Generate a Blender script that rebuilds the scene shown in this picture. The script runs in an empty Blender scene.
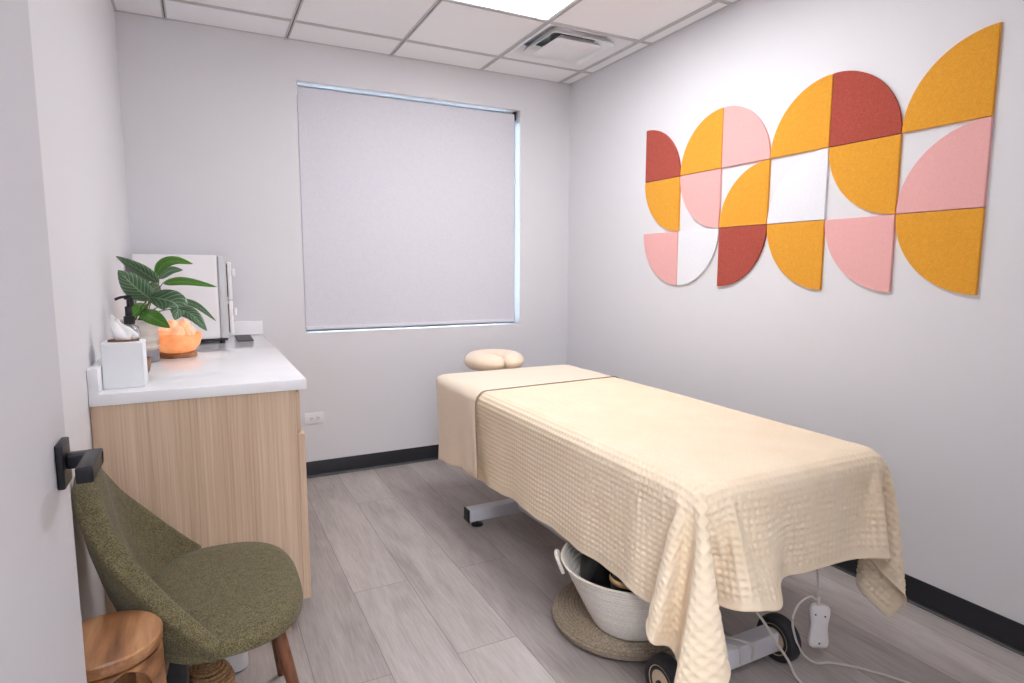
import bpy, bmesh, math, random
import numpy as np
from mathutils import Vector, Matrix
BNX, BNY, BSX, BSY = 80, 90, 0.020563, 0.020611   # draped blanket grid: columns, rows, spacing
# per row: first point then steps, in half millimetres
BLANKET = [
2230,2192,354,-4,-21,35,0,-21,35,8,-21,34,16,-17,34,25,-9,32,28,2,30,27,14,28,21,24,25,11,32,23,0,35,22,-8,35,21,-13,33,20,-14,34,20,-6,35,20,8,34,22,32,17,19,34,-19,12,18,-36,9,11,-39,8,7,-39,10,6,-40,9,7,-39,10,14,-38,9,34,-22,6,39,12,-1,30,29,-5,30,27,-5,35,21,-4,38,15,-2,40,10,-1,41,7,-1,41,4,0,41,3,-1,41,2,0,41,1,0,41,1,0,41,1,0,42,1,0,41,0,0,41,0,0,41,0,0,41,0,0,41,-1,0,41,-1,0,42,-1,0,41,-1,0,41,-2,0,41,-3,0,41,-4,1,40,-7,0,40,-11,2,37,-17,2,34,-23,5,28,-30,6,27,-30,6,40,-9,-1,28,30,-8,9,39,-10,4,39,-9,6,40,-10,10,39,-9,14,38,-8,23,33,-10,36,14,-13,30,-19,-20,11,-34,-21,-2,-35,-20,-9,-35,-20,-8,-36,-20,-2,-35,-20,8,-34,-22,17,-29,-23,26,-20,-26,29,-7,-28,27,4,-30,22,15,-33,12,20,-33,3,22,-35,-3,21,-35,-9,20,-35,
2240,2226,376,-7,-20,35,-5,-21,35,0,-22,35,6,-21,34,16,-18,34,23,-10,32,28,1,30,27,15,28,20,26,25,9,33,23,-3,35,21,-11,34,20,-14,33,20,-10,34,21,2,36,21,24,26,21,38,-6,15,25,-31,9,15,-37,9,10,-39,9,5,-39,9,5,-40,10,14,-38,9,33,-22,6,39,13,-1,30,28,-5,31,27,-5,35,20,-3,39,14,-2,40,9,-1,41,6,-1,41,3,0,41,2,-1,41,1,0,41,1,0,41,1,0,41,0,0,42,1,0,41,0,0,41,0,0,41,0,0,41,0,0,41,-1,0,41,0,0,42,-1,0,41,0,0,41,-2,0,41,-2,0,41,-3,1,41,-6,0,40,-9,1,38,-16,3,34,-23,4,28,-29,6,28,-29,6,40,-11,0,27,30,-9,7,39,-10,2,40,-9,7,40,-10,14,37,-8,19,36,-9,29,27,-11,38,2,-16,23,-26,-21,7,-35,-21,-5,-36,-20,-10,-35,-19,-5,-35,-20,4,-35,-21,16,-31,-23,24,-20,-26,30,-8,-28,27,5,-30,20,15,-33,11,20,-33,2,22,-35,-4,22,-35,-8,20,-35,-11,19,-35,
2255,2258,397,-9,-20,35,-9,-19,35,-6,-21,35,-1,-22,35,5,-21,35,14,-19,34,23,-11,32,28,1,31,27,15,27,18,28,25,6,33,22,-6,35,21,-14,34,20,-12,33,20,-3,36,21,15,32,21,36,8,18,32,-24,11,21,-34,9,14,-38,9,5,-40,9,3,-39,10,13,-38,9,34,-23,7,38,14,-2,30,27,-5,31,27,-5,36,20,-3,39,12,-2,41,8,-1,41,4,0,41,2,0,41,1,0,41,1,0,41,1,-1,41,0,0,41,0,0,42,0,0,41,0,0,41,1,0,41,-1,0,41,0,0,41,0,0,41,0,0,42,0,0,41,-1,0,41,0,0,41,-2,0,41,-2,1,41,-4,0,40,-8,1,39,-14,2,35,-22,4,28,-28,5,29,-30,6,39,-11,1,27,30,-9,5,39,-9,0,40,-10,11,39,-9,18,36,-9,24,32,-10,34,19,-12,36,-9,-18,17,-31,-21,1,-36,-21,-7,-35,-20,-8,-35,-19,1,-36,-21,12,-32,-23,24,-22,-25,29,-8,-27,27,5,-31,19,16,-33,10,21,-34,1,22,-34,-6,21,-35,-9,19,-35,-11,19,-35,-13,18,-35,
2275,2287,419,-11,-19,35,-11,-18,35,-10,-19,35,-7,-20,35,-4,-21,35,4,-22,35,13,-19,34,22,-12,33,28,0,30,26,16,27,17,29,24,2,34,22,-10,35,21,-13,33,20,-8,35,20,7,34,22,31,19,19,37,-13,13,26,-30,10,19,-35,9,8,-40,9,2,-40,10,11,-38,9,33,-24,7,38,15,-2,30,28,-5,32,26,-5,36,18,-3,40,12,-1,41,5,-1,41,3,0,41,2,0,41,0,0,41,0,0,41,1,0,41,0,0,41,0,0,42,0,0,41,0,0,41,0,0,41,0,-1,41,0,0,41,0,0,41,0,0,42,0,0,41,0,0,41,-1,1,41,0,0,41,-1,0,41,-3,0,41,-7,1,39,-12,1,36,-20,4,29,-28,5,28,-29,6,39,-13,1,26,30,-9,1,40,-10,2,40,-9,17,36,-9,23,33,-9,28,28,-11,37,11,-14,31,-18,-20,10,-34,-21,-3,-36,-20,-8,-35,-20,-3,-36,-20,9,-33,-22,23,-24,-24,29,-10,-28,26,7,-31,19,16,-33,8,22,-34,-1,22,-34,-7,20,-36,-11,18,-35,-13,18,-35,-14,16,-35,-13,17,-35,
2294,2316,440,-9,-19,35,-12,-18,35,-12,-18,36,-11,-18,35,-9,-19,35,-5,-21,35,2,-22,35,11,-20,34,21,-13,33,27,0,30,26,17,27,15,30,24,-2,35,22,-12,34,20,-12,34,20,1,35,21,23,27,20,38,-1,16,31,-25,11,24,-32,9,14,-38,9,1,-40,10,9,-39,10,32,-24,6,38,16,-2,30,28,-5,32,25,-4,38,17,-3,40,9,-1,41,4,-1,41,2,0,41,0,0,41,0,0,41,0,0,41,0,0,41,0,0,42,0,0,41,0,0,41,0,0,41,0,0,41,0,0,41,0,0,41,0,0,41,0,0,42,0,0,41,0,0,41,0,0,41,0,0,41,0,0,41,-2,0,41,-4,0,40,-10,2,37,-18,3,30,-27,5,28,-29,6,39,-15,1,24,31,-9,-3,40,-10,6,39,-9,25,32,-9,26,31,-10,31,23,-12,38,2,-16,24,-26,-20,4,-35,-21,-6,-36,-20,-6,-35,-20,6,-35,-21,20,-26,-24,29,-11,-28,27,7,-30,17,18,-33,6,21,-35,-3,22,-35,-9,20,-35,-12,17,-35,-14,16,-35,-14,16,-35,-14,16,-35,-14,17,-35,
2304,2350,462,-5,-21,35,-8,-20,35,-10,-19,35,-12,-18,35,-12,-17,35,-10,-19,36,-7,-20,35,0,-21,35,9,-21,34,20,-15,33,27,0,31,26,18,26,11,32,24,-6,35,21,-13,33,20,-6,35,20,14,33,21,36,9,18,35,-18,12,29,-28,10,21,-34,9,4,-39,10,5,-40,10,32,-25,7,37,17,-3,30,28,-5,33,24,-4,38,15,-2,41,7,-1,41,2,0,41,0,-1,41,0,0,41,0,0,41,0,0,41,0,0,41,0,0,42,0,0,41,0,0,41,0,0,41,0,0,41,0,0,41,0,0,41,0,0,41,0,0,42,0,0,41,0,0,41,0,0,41,0,0,41,0,0,41,0,0,41,-2,0,41,-7,1,38,-16,3,31,-26,5,28,-30,6,38,-16,1,24,32,-9,-8,39,-10,26,30,-12,19,36,-7,28,28,-10,34,18,-13,36,-8,-18,17,-32,-21,-2,-36,-20,-7,-35,-20,2,-35,-21,18,-29,-23,29,-12,-27,26,8,-31,15,18,-33,4,22,-35,-4,21,-35,-11,19,-35,-13,17,-35,-14,15,-35,-15,16,-36,-13,17,-35,-12,17,-35,-9,20,-35,
2294,2384,483,7,-20,35,0,-21,35,-5,-21,36,-9,-19,35,-11,-19,35,-12,-17,35,-11,-18,35,-8,-20,36,-2,-21,35,6,-21,34,19,-16,34,27,-2,30,25,20,27,7,34,22,-9,34,21,-11,35,20,5,35,21,30,19,19,37,-11,14,31,-25,11,30,-27,9,11,-38,9,0,-40,11,31,-27,7,37,19,-3,29,28,-5,34,22,-4,40,13,-2,41,4,0,41,0,0,41,0,0,41,0,0,41,-1,-1,41,0,0,41,0,0,41,0,0,42,0,0,41,0,0,41,0,0,41,0,0,41,0,0,41,0,0,41,0,0,41,0,0,42,0,0,41,0,0,41,0,0,41,0,0,41,1,0,41,0,0,41,0,1,41,-4,0,39,-13,2,33,-24,4,28,-30,6,37,-18,2,23,33,-9,-3,40,-10,34,19,-13,19,36,-7,28,28,-10,37,11,-15,31,-18,-19,8,-35,-21,-5,-35,-20,-1,-36,-20,14,-31,-23,28,-14,-27,25,8,-31,14,20,-33,2,22,-35,-7,20,-35,-11,18,-35,-14,16,-36,-14,16,-35,-14,16,-35,-12,18,-35,-9,19,-35,-5,21,-35,0,20,-36,
2267,2407,503,15,-12,36,12,-18,35,5,-20,36,-1,-21,35,-6,-20,35,-10,-19,36,-11,-18,35,-11,-18,35,-9,-19,35,-5,-21,36,5,-21,35,16,-17,33,28,-3,31,23,22,26,2,35,21,-11,34,21,-4,36,20,21,28,21,38,-3,15,32,-23,11,26,-31,8,32,-23,12,-3,-40,11,29,-28,7,36,20,-3,30,28,-5,35,20,-3,41,9,-2,41,1,0,41,0,0,41,-1,0,41,0,0,41,-1,0,41,0,0,41,0,0,41,0,0,42,0,0,41,0,0,41,0,-1,41,0,0,41,0,0,41,0,0,41,0,0,41,0,0,42,0,0,41,0,0,41,0,0,41,1,0,41,0,1,41,1,0,41,1,0,41,-2,0,41,-9,1,34,-21,4,29,-30,6,36,-19,3,21,33,-10,5,39,-11,37,11,-13,21,35,-7,30,26,-11,37,3,-16,24,-27,-21,0,-36,-20,-4,-36,-20,11,-33,-22,27,-17,-26,25,10,-31,11,20,-34,0,22,-35,-9,20,-35,-12,17,-36,-14,16,-35,-13,16,-35,-13,17,-35,-10,19,-36,-5,20,-35,0,21,-35,6,20,-36,11,16,-36,
2230,2412,522,19,-3,37,19,-7,36,15,-13,36,11,-18,35,3,-20,36,-2,-21,35,-7,-20,35,-10,-19,36,-12,-18,35,-10,-18,35,-5,-20,36,2,-21,35,14,-19,34,27,-4,31,21,25,25,-2,36,21,-11,34,20,10,34,21,37,8,17,32,-22,12,27,-30,8,37,-12,13,5,-39,11,28,-29,8,35,22,-4,30,27,-5,38,17,-3,41,4,0,41,0,-1,41,-1,0,41,-1,0,41,0,0,41,0,0,41,-1,0,41,0,0,42,0,0,41,0,0,41,0,0,41,0,0,41,0,0,41,0,0,41,0,0,41,0,0,41,0,0,42,0,0,41,0,0,41,0,0,41,1,0,41,0,0,41,0,0,41,2,0,41,0,0,41,-4,1,37,-18,2,29,-28,6,35,-22,4,20,35,-10,14,37,-12,39,3,-12,23,33,-8,32,23,-12,36,-7,-18,13,-33,-21,-3,-36,-20,6,-35,-21,25,-20,-25,25,11,-32,8,21,-34,-2,22,-35,-10,18,-35,-12,17,-36,-14,16,-35,-12,17,-35,-10,19,-36,-7,20,-35,-1,21,-36,5,19,-35,11,17,-36,15,11,-37,18,7,-36,
2195,2404,541,18,2,36,19,1,37,19,-2,36,18,-8,37,15,-13,35,9,-19,36,2,-20,35,-4,-21,36,-8,-19,35,-10,-19,36,-10,-18,35,-7,-20,36,0,-21,35,12,-19,34,26,-5,31,18,28,24,-8,35,21,-2,36,20,30,20,20,34,-21,11,29,-27,10,39,-3,12,16,-35,12,26,-31,9,34,24,-4,31,26,-5,39,11,-2,42,0,0,41,-1,0,41,-1,-1,41,0,0,41,0,0,41,0,0,41,0,0,41,0,0,42,0,0,41,0,0,41,0,0,41,0,0,41,0,0,41,0,0,41,0,0,41,0,0,41,-1,0,42,0,0,41,0,0,41,0,0,41,1,0,41,0,0,41,0,0,41,1,0,41,1,0,42,0,1,39,-11,1,30,-27,6,34,-23,4,14,37,-11,30,26,-12,39,1,-12,26,31,-9,33,20,-13,31,-19,-20,2,-36,-20,3,-35,-20,23,-24,-24,23,12,-32,6,21,-35,-5,21,-35,-10,18,-36,-13,17,-35,-12,17,-35,-10,18,-36,-7,20,-35,-3,20,-36,4,20,-35,10,17,-36,15,12,-37,18,7,-36,18,2,-37,18,0,-37,
2161,2389,559,17,4,37,18,4,36,18,4,37,19,1,37,19,-2,36,18,-8,36,15,-13,36,7,-19,36,0,-21,35,-5,-20,36,-9,-19,35,-9,-19,36,-8,-19,36,-2,-20,35,10,-20,35,26,-7,31,12,32,23,-9,35,20,16,31,20,34,-21,11,34,-20,13,39,-4,12,35,-17,11,18,-36,11,32,26,-5,34,23,-4,41,2,-1,41,0,0,41,-2,0,41,0,0,41,0,0,41,0,-1,41,0,0,41,0,0,41,0,0,42,0,0,41,0,0,41,0,0,41,0,0,41,0,0,41,0,0,41,0,0,41,0,0,41,0,0,42,0,0,41,0,0,41,0,0,41,0,0,41,0,0,41,-1,0,41,1,0,41,2,1,41,0,0,41,-2,0,34,-24,5,32,-24,4,18,35,-11,35,17,-11,40,0,-13,31,23,-12,33,22,-13,18,-31,-20,1,-36,-20,19,-28,-22,22,13,-33,4,22,-35,-7,19,-35,-11,18,-36,-11,17,-35,-10,18,-36,-8,19,-35,-4,21,-36,3,20,-36,9,17,-36,15,13,-36,18,7,-37,18,2,-36,18,-2,-37,17,-3,-38,17,-4,-37,
2127,2374,577,18,3,36,18,3,37,17,5,37,18,5,37,17,5,37,19,2,37,19,-1,36,18,-8,36,14,-14,36,6,-20,36,-1,-21,35,-7,-19,36,-8,-19,36,-8,-19,35,-3,-20,36,7,-20,36,25,-7,31,7,34,21,-1,36,20,37,-1,15,31,-24,12,38,-6,13,39,-10,11,24,-31,11,29,27,-7,40,12,-1,41,0,0,41,-2,-1,41,0,0,41,0,0,41,0,0,41,0,0,41,0,0,41,0,0,41,0,0,42,0,0,41,0,0,41,0,0,41,0,0,41,0,-1,41,0,0,41,0,0,41,0,0,42,0,0,41,0,0,41,0,0,41,0,0,41,0,0,41,0,0,41,-1,1,41,0,0,41,2,0,41,1,0,41,0,1,40,-11,1,30,-28,6,23,32,-11,39,8,-12,39,5,-13,29,25,-12,36,1,-16,6,-35,-19,16,-32,-22,21,14,-32,1,21,-36,-9,18,-35,-10,18,-36,-10,18,-36,-7,19,-35,-4,21,-36,1,20,-36,9,18,-36,14,13,-36,18,6,-37,18,2,-36,17,-2,-38,17,-4,-37,17,-5,-37,17,-5,-37,17,-4,-38,
2090,2368,595,19,0,37,19,1,37,18,2,36,18,3,37,18,4,37,17,6,37,18,5,37,18,3,37,19,0,36,18,-8,36,13,-16,36,5,-19,36,-3,-21,35,-7,-19,36,-7,-19,36,-4,-19,36,4,-20,36,26,-8,31,2,37,20,26,24,18,34,-21,12,36,-15,13,39,-4,11,31,-25,11,32,25,-5,41,1,-1,41,0,0,41,-1,0,41,0,-1,41,0,0,41,0,0,41,0,0,41,0,0,41,0,0,41,0,0,42,0,0,41,0,0,41,0,0,41,0,0,41,0,0,41,0,0,41,0,0,41,0,0,42,0,0,41,0,0,41,0,0,41,0,0,41,0,0,41,0,0,41,0,0,41,-1,0,41,1,0,41,1,0,41,-3,1,41,2,0,33,-24,5,30,25,-11,39,3,-11,36,15,-14,33,21,-12,27,-25,-19,13,-33,-19,21,14,-32,-1,20,-36,-9,17,-37,-10,18,-36,-6,20,-35,-4,20,-36,1,20,-36,8,19,-36,13,13,-36,18,7,-37,18,0,-37,17,-3,-37,17,-5,-37,16,-5,-37,17,-5,-38,17,-4,-37,17,-4,-37,18,-2,-37,
2057,2384,613,17,-6,37,17,-4,37,19,-3,37,18,-2,37,18,0,36,19,1,37,18,3,37,18,5,37,17,6,37,18,4,37,19,0,36,17,-8,36,13,-16,36,3,-20,36,-2,-20,36,-7,-19,36,-5,-18,36,3,-20,37,29,-7,30,6,36,19,37,-12,14,37,-11,13,40,-4,11,36,-15,10,37,15,-3,41,-2,-1,41,0,0,41,1,0,41,0,-1,41,0,0,41,0,0,41,0,0,41,0,0,41,0,0,41,0,0,42,0,0,41,0,0,41,0,0,41,0,0,41,1,0,41,0,0,41,0,0,42,0,0,41,-1,0,41,0,0,41,0,0,41,0,0,41,0,0,41,1,0,41,0,0,41,0,0,41,-1,0,41,-1,1,41,0,0,41,2,0,38,-14,3,37,12,-10,40,3,-12,37,12,-14,35,15,-14,15,-34,-17,23,13,-32,-3,18,-38,-11,16,-36,-5,19,-36,0,21,-36,1,20,-36,6,19,-36,13,14,-36,17,7,-37,18,0,-37,17,-4,-37,17,-5,-37,16,-6,-37,17,-4,-38,17,-4,-37,18,-2,-37,17,-1,-37,18,0,-37,18,1,-37,
2045,2421,625,11,-8,39,12,-9,38,13,-8,38,15,-8,38,16,-6,37,17,-6,38,17,-3,37,19,-2,36,18,0,37,18,3,37,18,3,37,17,7,37,19,-1,36,19,-6,36,7,-18,36,8,-19,35,-3,-19,37,-8,-17,37,9,-17,36,26,-8,31,27,21,14,37,-14,15,40,-6,10,41,0,2,41,-1,6,41,3,-2,41,1,-1,41,1,0,41,0,-1,41,0,0,41,0,0,41,0,0,41,0,0,41,0,0,41,0,0,41,0,0,42,0,0,41,0,0,41,0,0,41,0,0,41,0,0,41,0,0,42,0,0,41,0,0,41,0,0,41,0,0,41,0,0,41,0,0,41,0,0,42,0,0,41,0,0,41,0,0,41,0,0,41,-1,1,40,-3,2,41,1,-5,41,0,-3,40,4,-12,36,14,-15,31,-17,-13,24,13,-32,-8,13,-38,1,19,-37,7,18,-36,8,17,-36,-5,22,-35,12,15,-36,17,8,-37,18,0,-37,17,-5,-37,16,-6,-37,17,-4,-37,17,-3,-38,18,-1,-37,17,0,-37,17,1,-37,17,3,-38,17,4,-37,16,5,-38,15,6,-38,
2065,2457,628,6,-6,41,5,-7,40,7,-8,40,7,-8,39,9,-9,39,10,-9,39,12,-8,39,13,-9,38,15,-7,38,16,-6,37,17,-4,37,19,-2,37,19,0,37,18,1,36,18,10,36,17,-12,35,9,-16,37,6,-18,36,-4,-16,38,26,-6,30,24,-8,33,39,-1,11,41,0,8,42,2,1,41,0,2,41,1,0,42,1,0,41,0,0,41,1,-1,41,0,0,41,0,0,41,-1,0,42,0,0,41,0,0,41,0,1,41,0,0,41,0,0,42,0,0,41,0,0,41,0,0,41,0,-1,42,0,0,41,0,0,41,1,0,41,0,0,41,0,0,42,0,0,41,0,0,41,0,0,41,0,0,41,0,0,42,0,0,41,-1,0,41,-1,1,41,-1,1,40,0,-3,43,-2,-2,40,2,-11,40,0,-11,30,4,-27,4,14,-38,9,15,-37,12,17,-36,14,15,-35,-3,22,-35,16,7,-37,18,1,-37,16,-7,-37,17,-3,-37,18,-2,-37,17,0,-37,17,3,-38,16,3,-38,15,5,-37,15,6,-39,13,7,-38,12,8,-39,11,7,-38,10,8,-40,9,7,-39,
2103,2474,626,3,-3,41,4,-4,41,4,-4,41,4,-5,40,4,-5,41,5,-6,40,5,-6,41,6,-7,40,6,-8,40,8,-9,39,10,-8,39,11,-9,39,14,-8,38,16,-7,38,17,-5,37,19,-1,36,22,9,34,11,-15,36,8,-14,39,20,-9,35,33,-3,26,38,-1,15,41,-1,7,42,1,2,42,1,0,41,1,-1,42,1,0,41,0,0,41,0,0,42,0,0,41,0,0,41,0,0,41,0,0,42,0,0,41,0,0,41,0,0,41,0,0,42,0,0,41,0,0,41,0,0,41,0,0,42,0,0,41,0,0,41,0,0,41,0,0,42,0,0,41,0,0,41,0,0,41,0,0,42,0,0,41,0,0,41,0,0,42,0,0,41,0,0,41,-1,0,41,-2,0,43,-2,-1,41,2,-8,39,1,-16,30,5,-28,20,7,-36,11,15,-37,7,19,-36,14,15,-35,17,-9,-36,18,0,-38,17,1,-37,17,3,-37,15,5,-38,14,6,-39,13,7,-38,11,8,-39,9,7,-40,9,8,-39,7,7,-40,7,7,-40,6,6,-40,6,5,-41,5,5,-40,5,5,-41,
2143,2480,623,4,-3,41,4,-3,41,3,-2,41,4,-3,40,3,-3,41,4,-3,41,3,-3,41,4,-3,41,3,-4,41,4,-4,41,4,-5,40,5,-6,41,5,-6,40,6,-7,41,7,-9,40,9,-8,39,13,-9,39,19,-4,36,20,-2,37,27,-4,32,35,-4,23,41,1,13,42,1,2,43,1,1,40,1,-1,42,1,0,41,0,0,42,0,0,41,0,-1,41,0,0,42,0,0,41,0,0,41,0,0,42,0,0,41,0,0,41,0,0,41,0,0,42,0,0,41,0,0,41,0,0,41,0,0,42,0,0,41,0,0,41,0,0,41,0,0,42,0,0,41,0,0,41,0,0,42,0,0,41,0,0,41,0,0,42,0,0,41,0,0,41,0,0,42,-1,0,41,1,0,43,-3,0,42,-1,-1,41,-1,-13,35,4,-26,23,5,-34,22,5,-35,18,6,-37,16,6,-37,14,7,-38,12,8,-39,9,8,-39,9,7,-40,7,7,-40,6,7,-41,5,5,-40,5,6,-41,5,4,-40,4,4,-41,4,4,-41,5,4,-41,4,3,-40,4,3,-41,4,2,-41,4,3,-41,
2184,2485,620,4,-3,41,3,-3,40,4,-3,41,3,-2,41,4,-3,41,3,-2,41,4,-3,41,3,-3,41,4,-3,41,3,-3,40,4,-3,41,4,-5,41,5,-4,40,5,-5,41,4,-3,41,4,-2,40,3,0,42,-2,1,41,21,-2,36,26,-4,33,35,-3,24,42,1,7,42,2,0,42,0,-1,41,1,0,42,0,0,41,0,0,41,1,0,42,0,0,41,0,0,42,0,0,41,0,0,41,0,0,41,0,0,42,0,0,41,0,0,41,0,0,42,0,0,41,0,0,41,0,0,41,0,0,42,0,0,41,0,0,41,0,0,41,0,0,42,0,0,41,0,0,41,0,0,42,0,0,41,0,0,41,0,0,42,0,0,41,-1,0,41,0,0,42,0,0,41,-1,0,42,0,0,42,1,0,42,-3,-8,36,2,-23,26,4,-33,24,4,-34,13,7,-39,7,6,-40,6,5,-41,5,4,-41,4,4,-40,5,4,-41,4,3,-41,4,3,-41,4,2,-41,4,3,-41,4,3,-41,4,2,-40,4,3,-41,4,2,-41,4,3,-41,4,2,-41,4,2,-41,4,3,-41,
2223,2498,617,4,-3,41,3,-2,41,4,-2,41,3,-2,41,3,-2,41,3,-2,41,3,-2,41,3,-2,41,3,-2,41,3,-1,41,2,-1,41,2,-1,41,1,-1,41,-1,0,41,-3,0,41,-1,0,41,-7,1,41,9,-1,40,10,-1,40,27,-2,33,35,-2,21,42,0,8,42,1,-1,41,0,0,42,1,-1,41,0,0,41,1,0,42,0,0,41,0,0,41,0,0,42,0,0,41,0,0,41,0,0,41,0,0,42,0,0,41,0,0,41,0,0,42,0,0,41,0,0,41,0,0,41,0,0,42,0,0,41,0,0,41,0,0,41,0,0,42,0,0,41,0,0,41,0,0,42,0,0,41,0,0,41,0,0,42,0,0,41,0,0,41,-1,0,42,0,0,41,0,0,41,-1,0,42,0,1,42,0,-7,36,1,-21,30,2,-29,5,1,-41,2,0,-42,0,-1,-41,3,0,-41,4,1,-41,4,3,-41,4,2,-41,4,2,-40,4,3,-41,4,2,-41,3,2,-41,4,2,-41,4,3,-41,4,2,-41,4,2,-41,4,2,-40,4,3,-41,4,2,-41,4,2,-41,
2256,2523,616,2,-1,41,3,-1,41,2,-1,41,1,-1,41,2,0,41,1,-1,42,2,0,41,0,-1,41,1,0,41,-1,0,41,-1,-1,41,-2,0,41,-3,0,42,-3,0,40,-4,0,42,0,0,41,0,0,41,-1,0,41,14,-1,39,26,-2,32,36,-1,21,41,0,8,41,0,-2,42,1,0,41,0,0,41,1,0,41,0,0,42,0,0,41,0,0,41,0,0,42,0,0,41,0,0,41,0,0,41,0,0,42,0,0,41,0,0,41,0,0,42,0,0,41,0,0,41,0,0,41,0,0,42,0,0,41,0,0,41,0,0,41,0,0,42,0,0,41,0,0,41,0,0,42,0,0,41,0,0,41,0,0,41,0,0,42,0,0,41,0,0,41,-1,0,41,0,0,42,-1,0,41,0,1,41,0,-8,36,1,-19,26,2,-33,15,1,-39,5,-1,-41,-4,0,-41,-3,0,-41,-4,0,-41,-2,0,-41,-1,0,-41,1,0,-41,2,1,-41,2,0,-41,2,1,-42,3,1,-41,3,1,-41,3,1,-41,3,1,-41,3,1,-41,4,1,-41,3,2,-41,4,1,-40,
2275,2560,616,1,-1,41,0,0,41,0,0,41,0,0,42,0,0,41,-1,-1,41,0,0,41,-2,0,41,-1,0,41,-3,0,41,-2,0,41,-4,-1,41,-4,0,41,-3,0,41,-3,0,41,-1,0,42,-1,0,41,7,0,41,11,-1,40,27,-1,31,36,-1,22,40,-1,7,42,1,-2,41,0,0,41,1,0,42,0,0,41,0,0,41,0,0,41,0,0,41,0,0,42,0,0,41,0,0,41,0,0,42,0,0,41,0,0,41,0,0,41,0,0,42,0,0,41,0,0,41,0,0,41,0,0,42,0,0,41,0,0,41,0,0,41,0,0,42,0,0,41,0,0,41,0,0,41,0,0,42,0,0,41,0,0,41,0,0,41,0,0,41,0,0,42,0,0,41,-1,0,41,0,0,41,0,1,41,0,-8,36,1,-20,26,1,-31,12,1,-40,6,-1,-41,1,0,-41,-2,0,-41,-3,0,-41,-5,0,-41,-3,0,-41,-2,0,-41,-2,0,-41,0,0,-42,0,0,-41,0,0,-41,1,0,-41,1,1,-41,2,0,-41,1,0,-41,2,0,-41,2,1,-42,3,0,-41,
2279,2601,616,0,-1,41,-1,0,41,-1,0,42,-1,0,41,-1,0,41,-1,0,41,-1,0,41,-2,-1,41,-2,0,41,-2,0,41,-3,0,41,-3,0,41,-2,0,41,-2,-1,42,-1,0,41,0,0,41,0,0,41,2,0,41,12,-1,40,27,-1,31,35,-1,22,41,0,7,41,0,-2,41,1,0,42,0,0,41,0,0,41,0,0,41,1,0,41,0,0,42,0,0,41,0,0,41,0,0,41,0,0,42,0,0,41,0,0,41,0,0,41,0,0,42,0,0,41,0,0,41,0,0,41,0,0,41,0,0,42,0,0,41,0,0,41,0,0,41,0,0,42,0,0,41,0,0,41,0,0,41,0,0,42,0,0,41,0,0,41,-1,0,41,0,0,41,0,0,41,0,0,42,-1,0,41,0,1,40,0,-8,36,1,-20,27,1,-31,13,1,-40,1,-1,-41,0,0,-41,0,0,-41,-1,0,-41,-2,0,-41,-2,0,-41,-3,0,-41,-2,0,-42,-1,0,-41,-2,0,-41,-1,1,-41,0,0,-41,-1,-1,-41,0,0,-41,0,0,-41,1,0,-42,0,0,-41,1,0,-41,
2274,2641,616,0,0,41,-1,0,41,-1,0,42,-1,0,41,-1,0,41,-1,0,41,-1,-1,41,-1,0,41,-1,0,41,-2,0,41,-1,0,41,-3,0,42,-2,0,41,-2,0,41,-1,-1,41,-1,0,41,0,0,41,4,0,41,12,-1,40,27,-1,31,36,0,21,40,-1,7,42,1,-1,41,0,0,41,0,0,41,1,0,41,0,0,41,0,0,42,0,0,41,0,0,41,0,0,41,0,0,42,0,0,41,0,0,41,0,0,41,0,0,41,0,0,42,0,0,41,0,0,41,0,0,41,0,0,41,0,0,42,0,0,41,0,0,41,0,0,41,0,0,42,0,0,41,0,0,41,0,0,41,0,0,41,0,0,41,0,0,42,0,0,41,0,0,41,-1,0,41,0,0,41,0,0,42,0,1,40,0,-7,36,0,-21,27,1,-31,11,1,-40,3,0,-41,0,0,-41,0,0,-41,0,0,-41,-1,0,-41,-2,-1,-41,-1,0,-42,-2,0,-41,-2,1,-41,-1,0,-41,-2,0,-41,-1,0,-41,-1,0,-41,-1,0,-41,-1,0,-42,0,0,-41,0,0,-41,0,0,-41,
2266,2682,616,-1,0,41,-1,0,41,0,-1,41,-1,0,42,-1,0,41,0,0,41,0,0,41,-1,0,41,0,0,41,0,0,41,0,0,42,-1,0,41,-1,0,41,-2,0,41,-1,0,41,0,-1,41,-1,0,41,4,0,42,11,-1,39,27,-1,31,36,0,21,41,0,7,41,0,-1,41,1,0,41,0,0,41,0,0,42,0,0,41,0,0,41,0,0,41,0,0,41,0,0,41,0,0,42,0,0,41,0,0,41,0,0,41,0,0,41,0,0,42,0,0,41,0,0,41,0,0,41,0,0,41,0,0,42,0,0,41,0,0,41,0,0,41,0,0,41,0,0,42,0,0,41,0,0,41,0,0,41,0,0,41,0,0,41,0,0,42,0,0,41,0,0,41,0,0,41,-1,0,41,0,1,41,0,-7,36,1,-21,27,0,-31,12,1,-40,4,0,-41,1,0,-41,0,0,-41,-1,0,-41,-1,0,-41,-1,0,-42,-1,0,-41,-2,0,-41,-1,0,-41,-2,0,-41,-1,0,-41,-1,0,-41,-1,0,-41,-2,0,-42,0,0,-41,-1,0,-41,-1,0,-41,0,0,-41,
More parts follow.
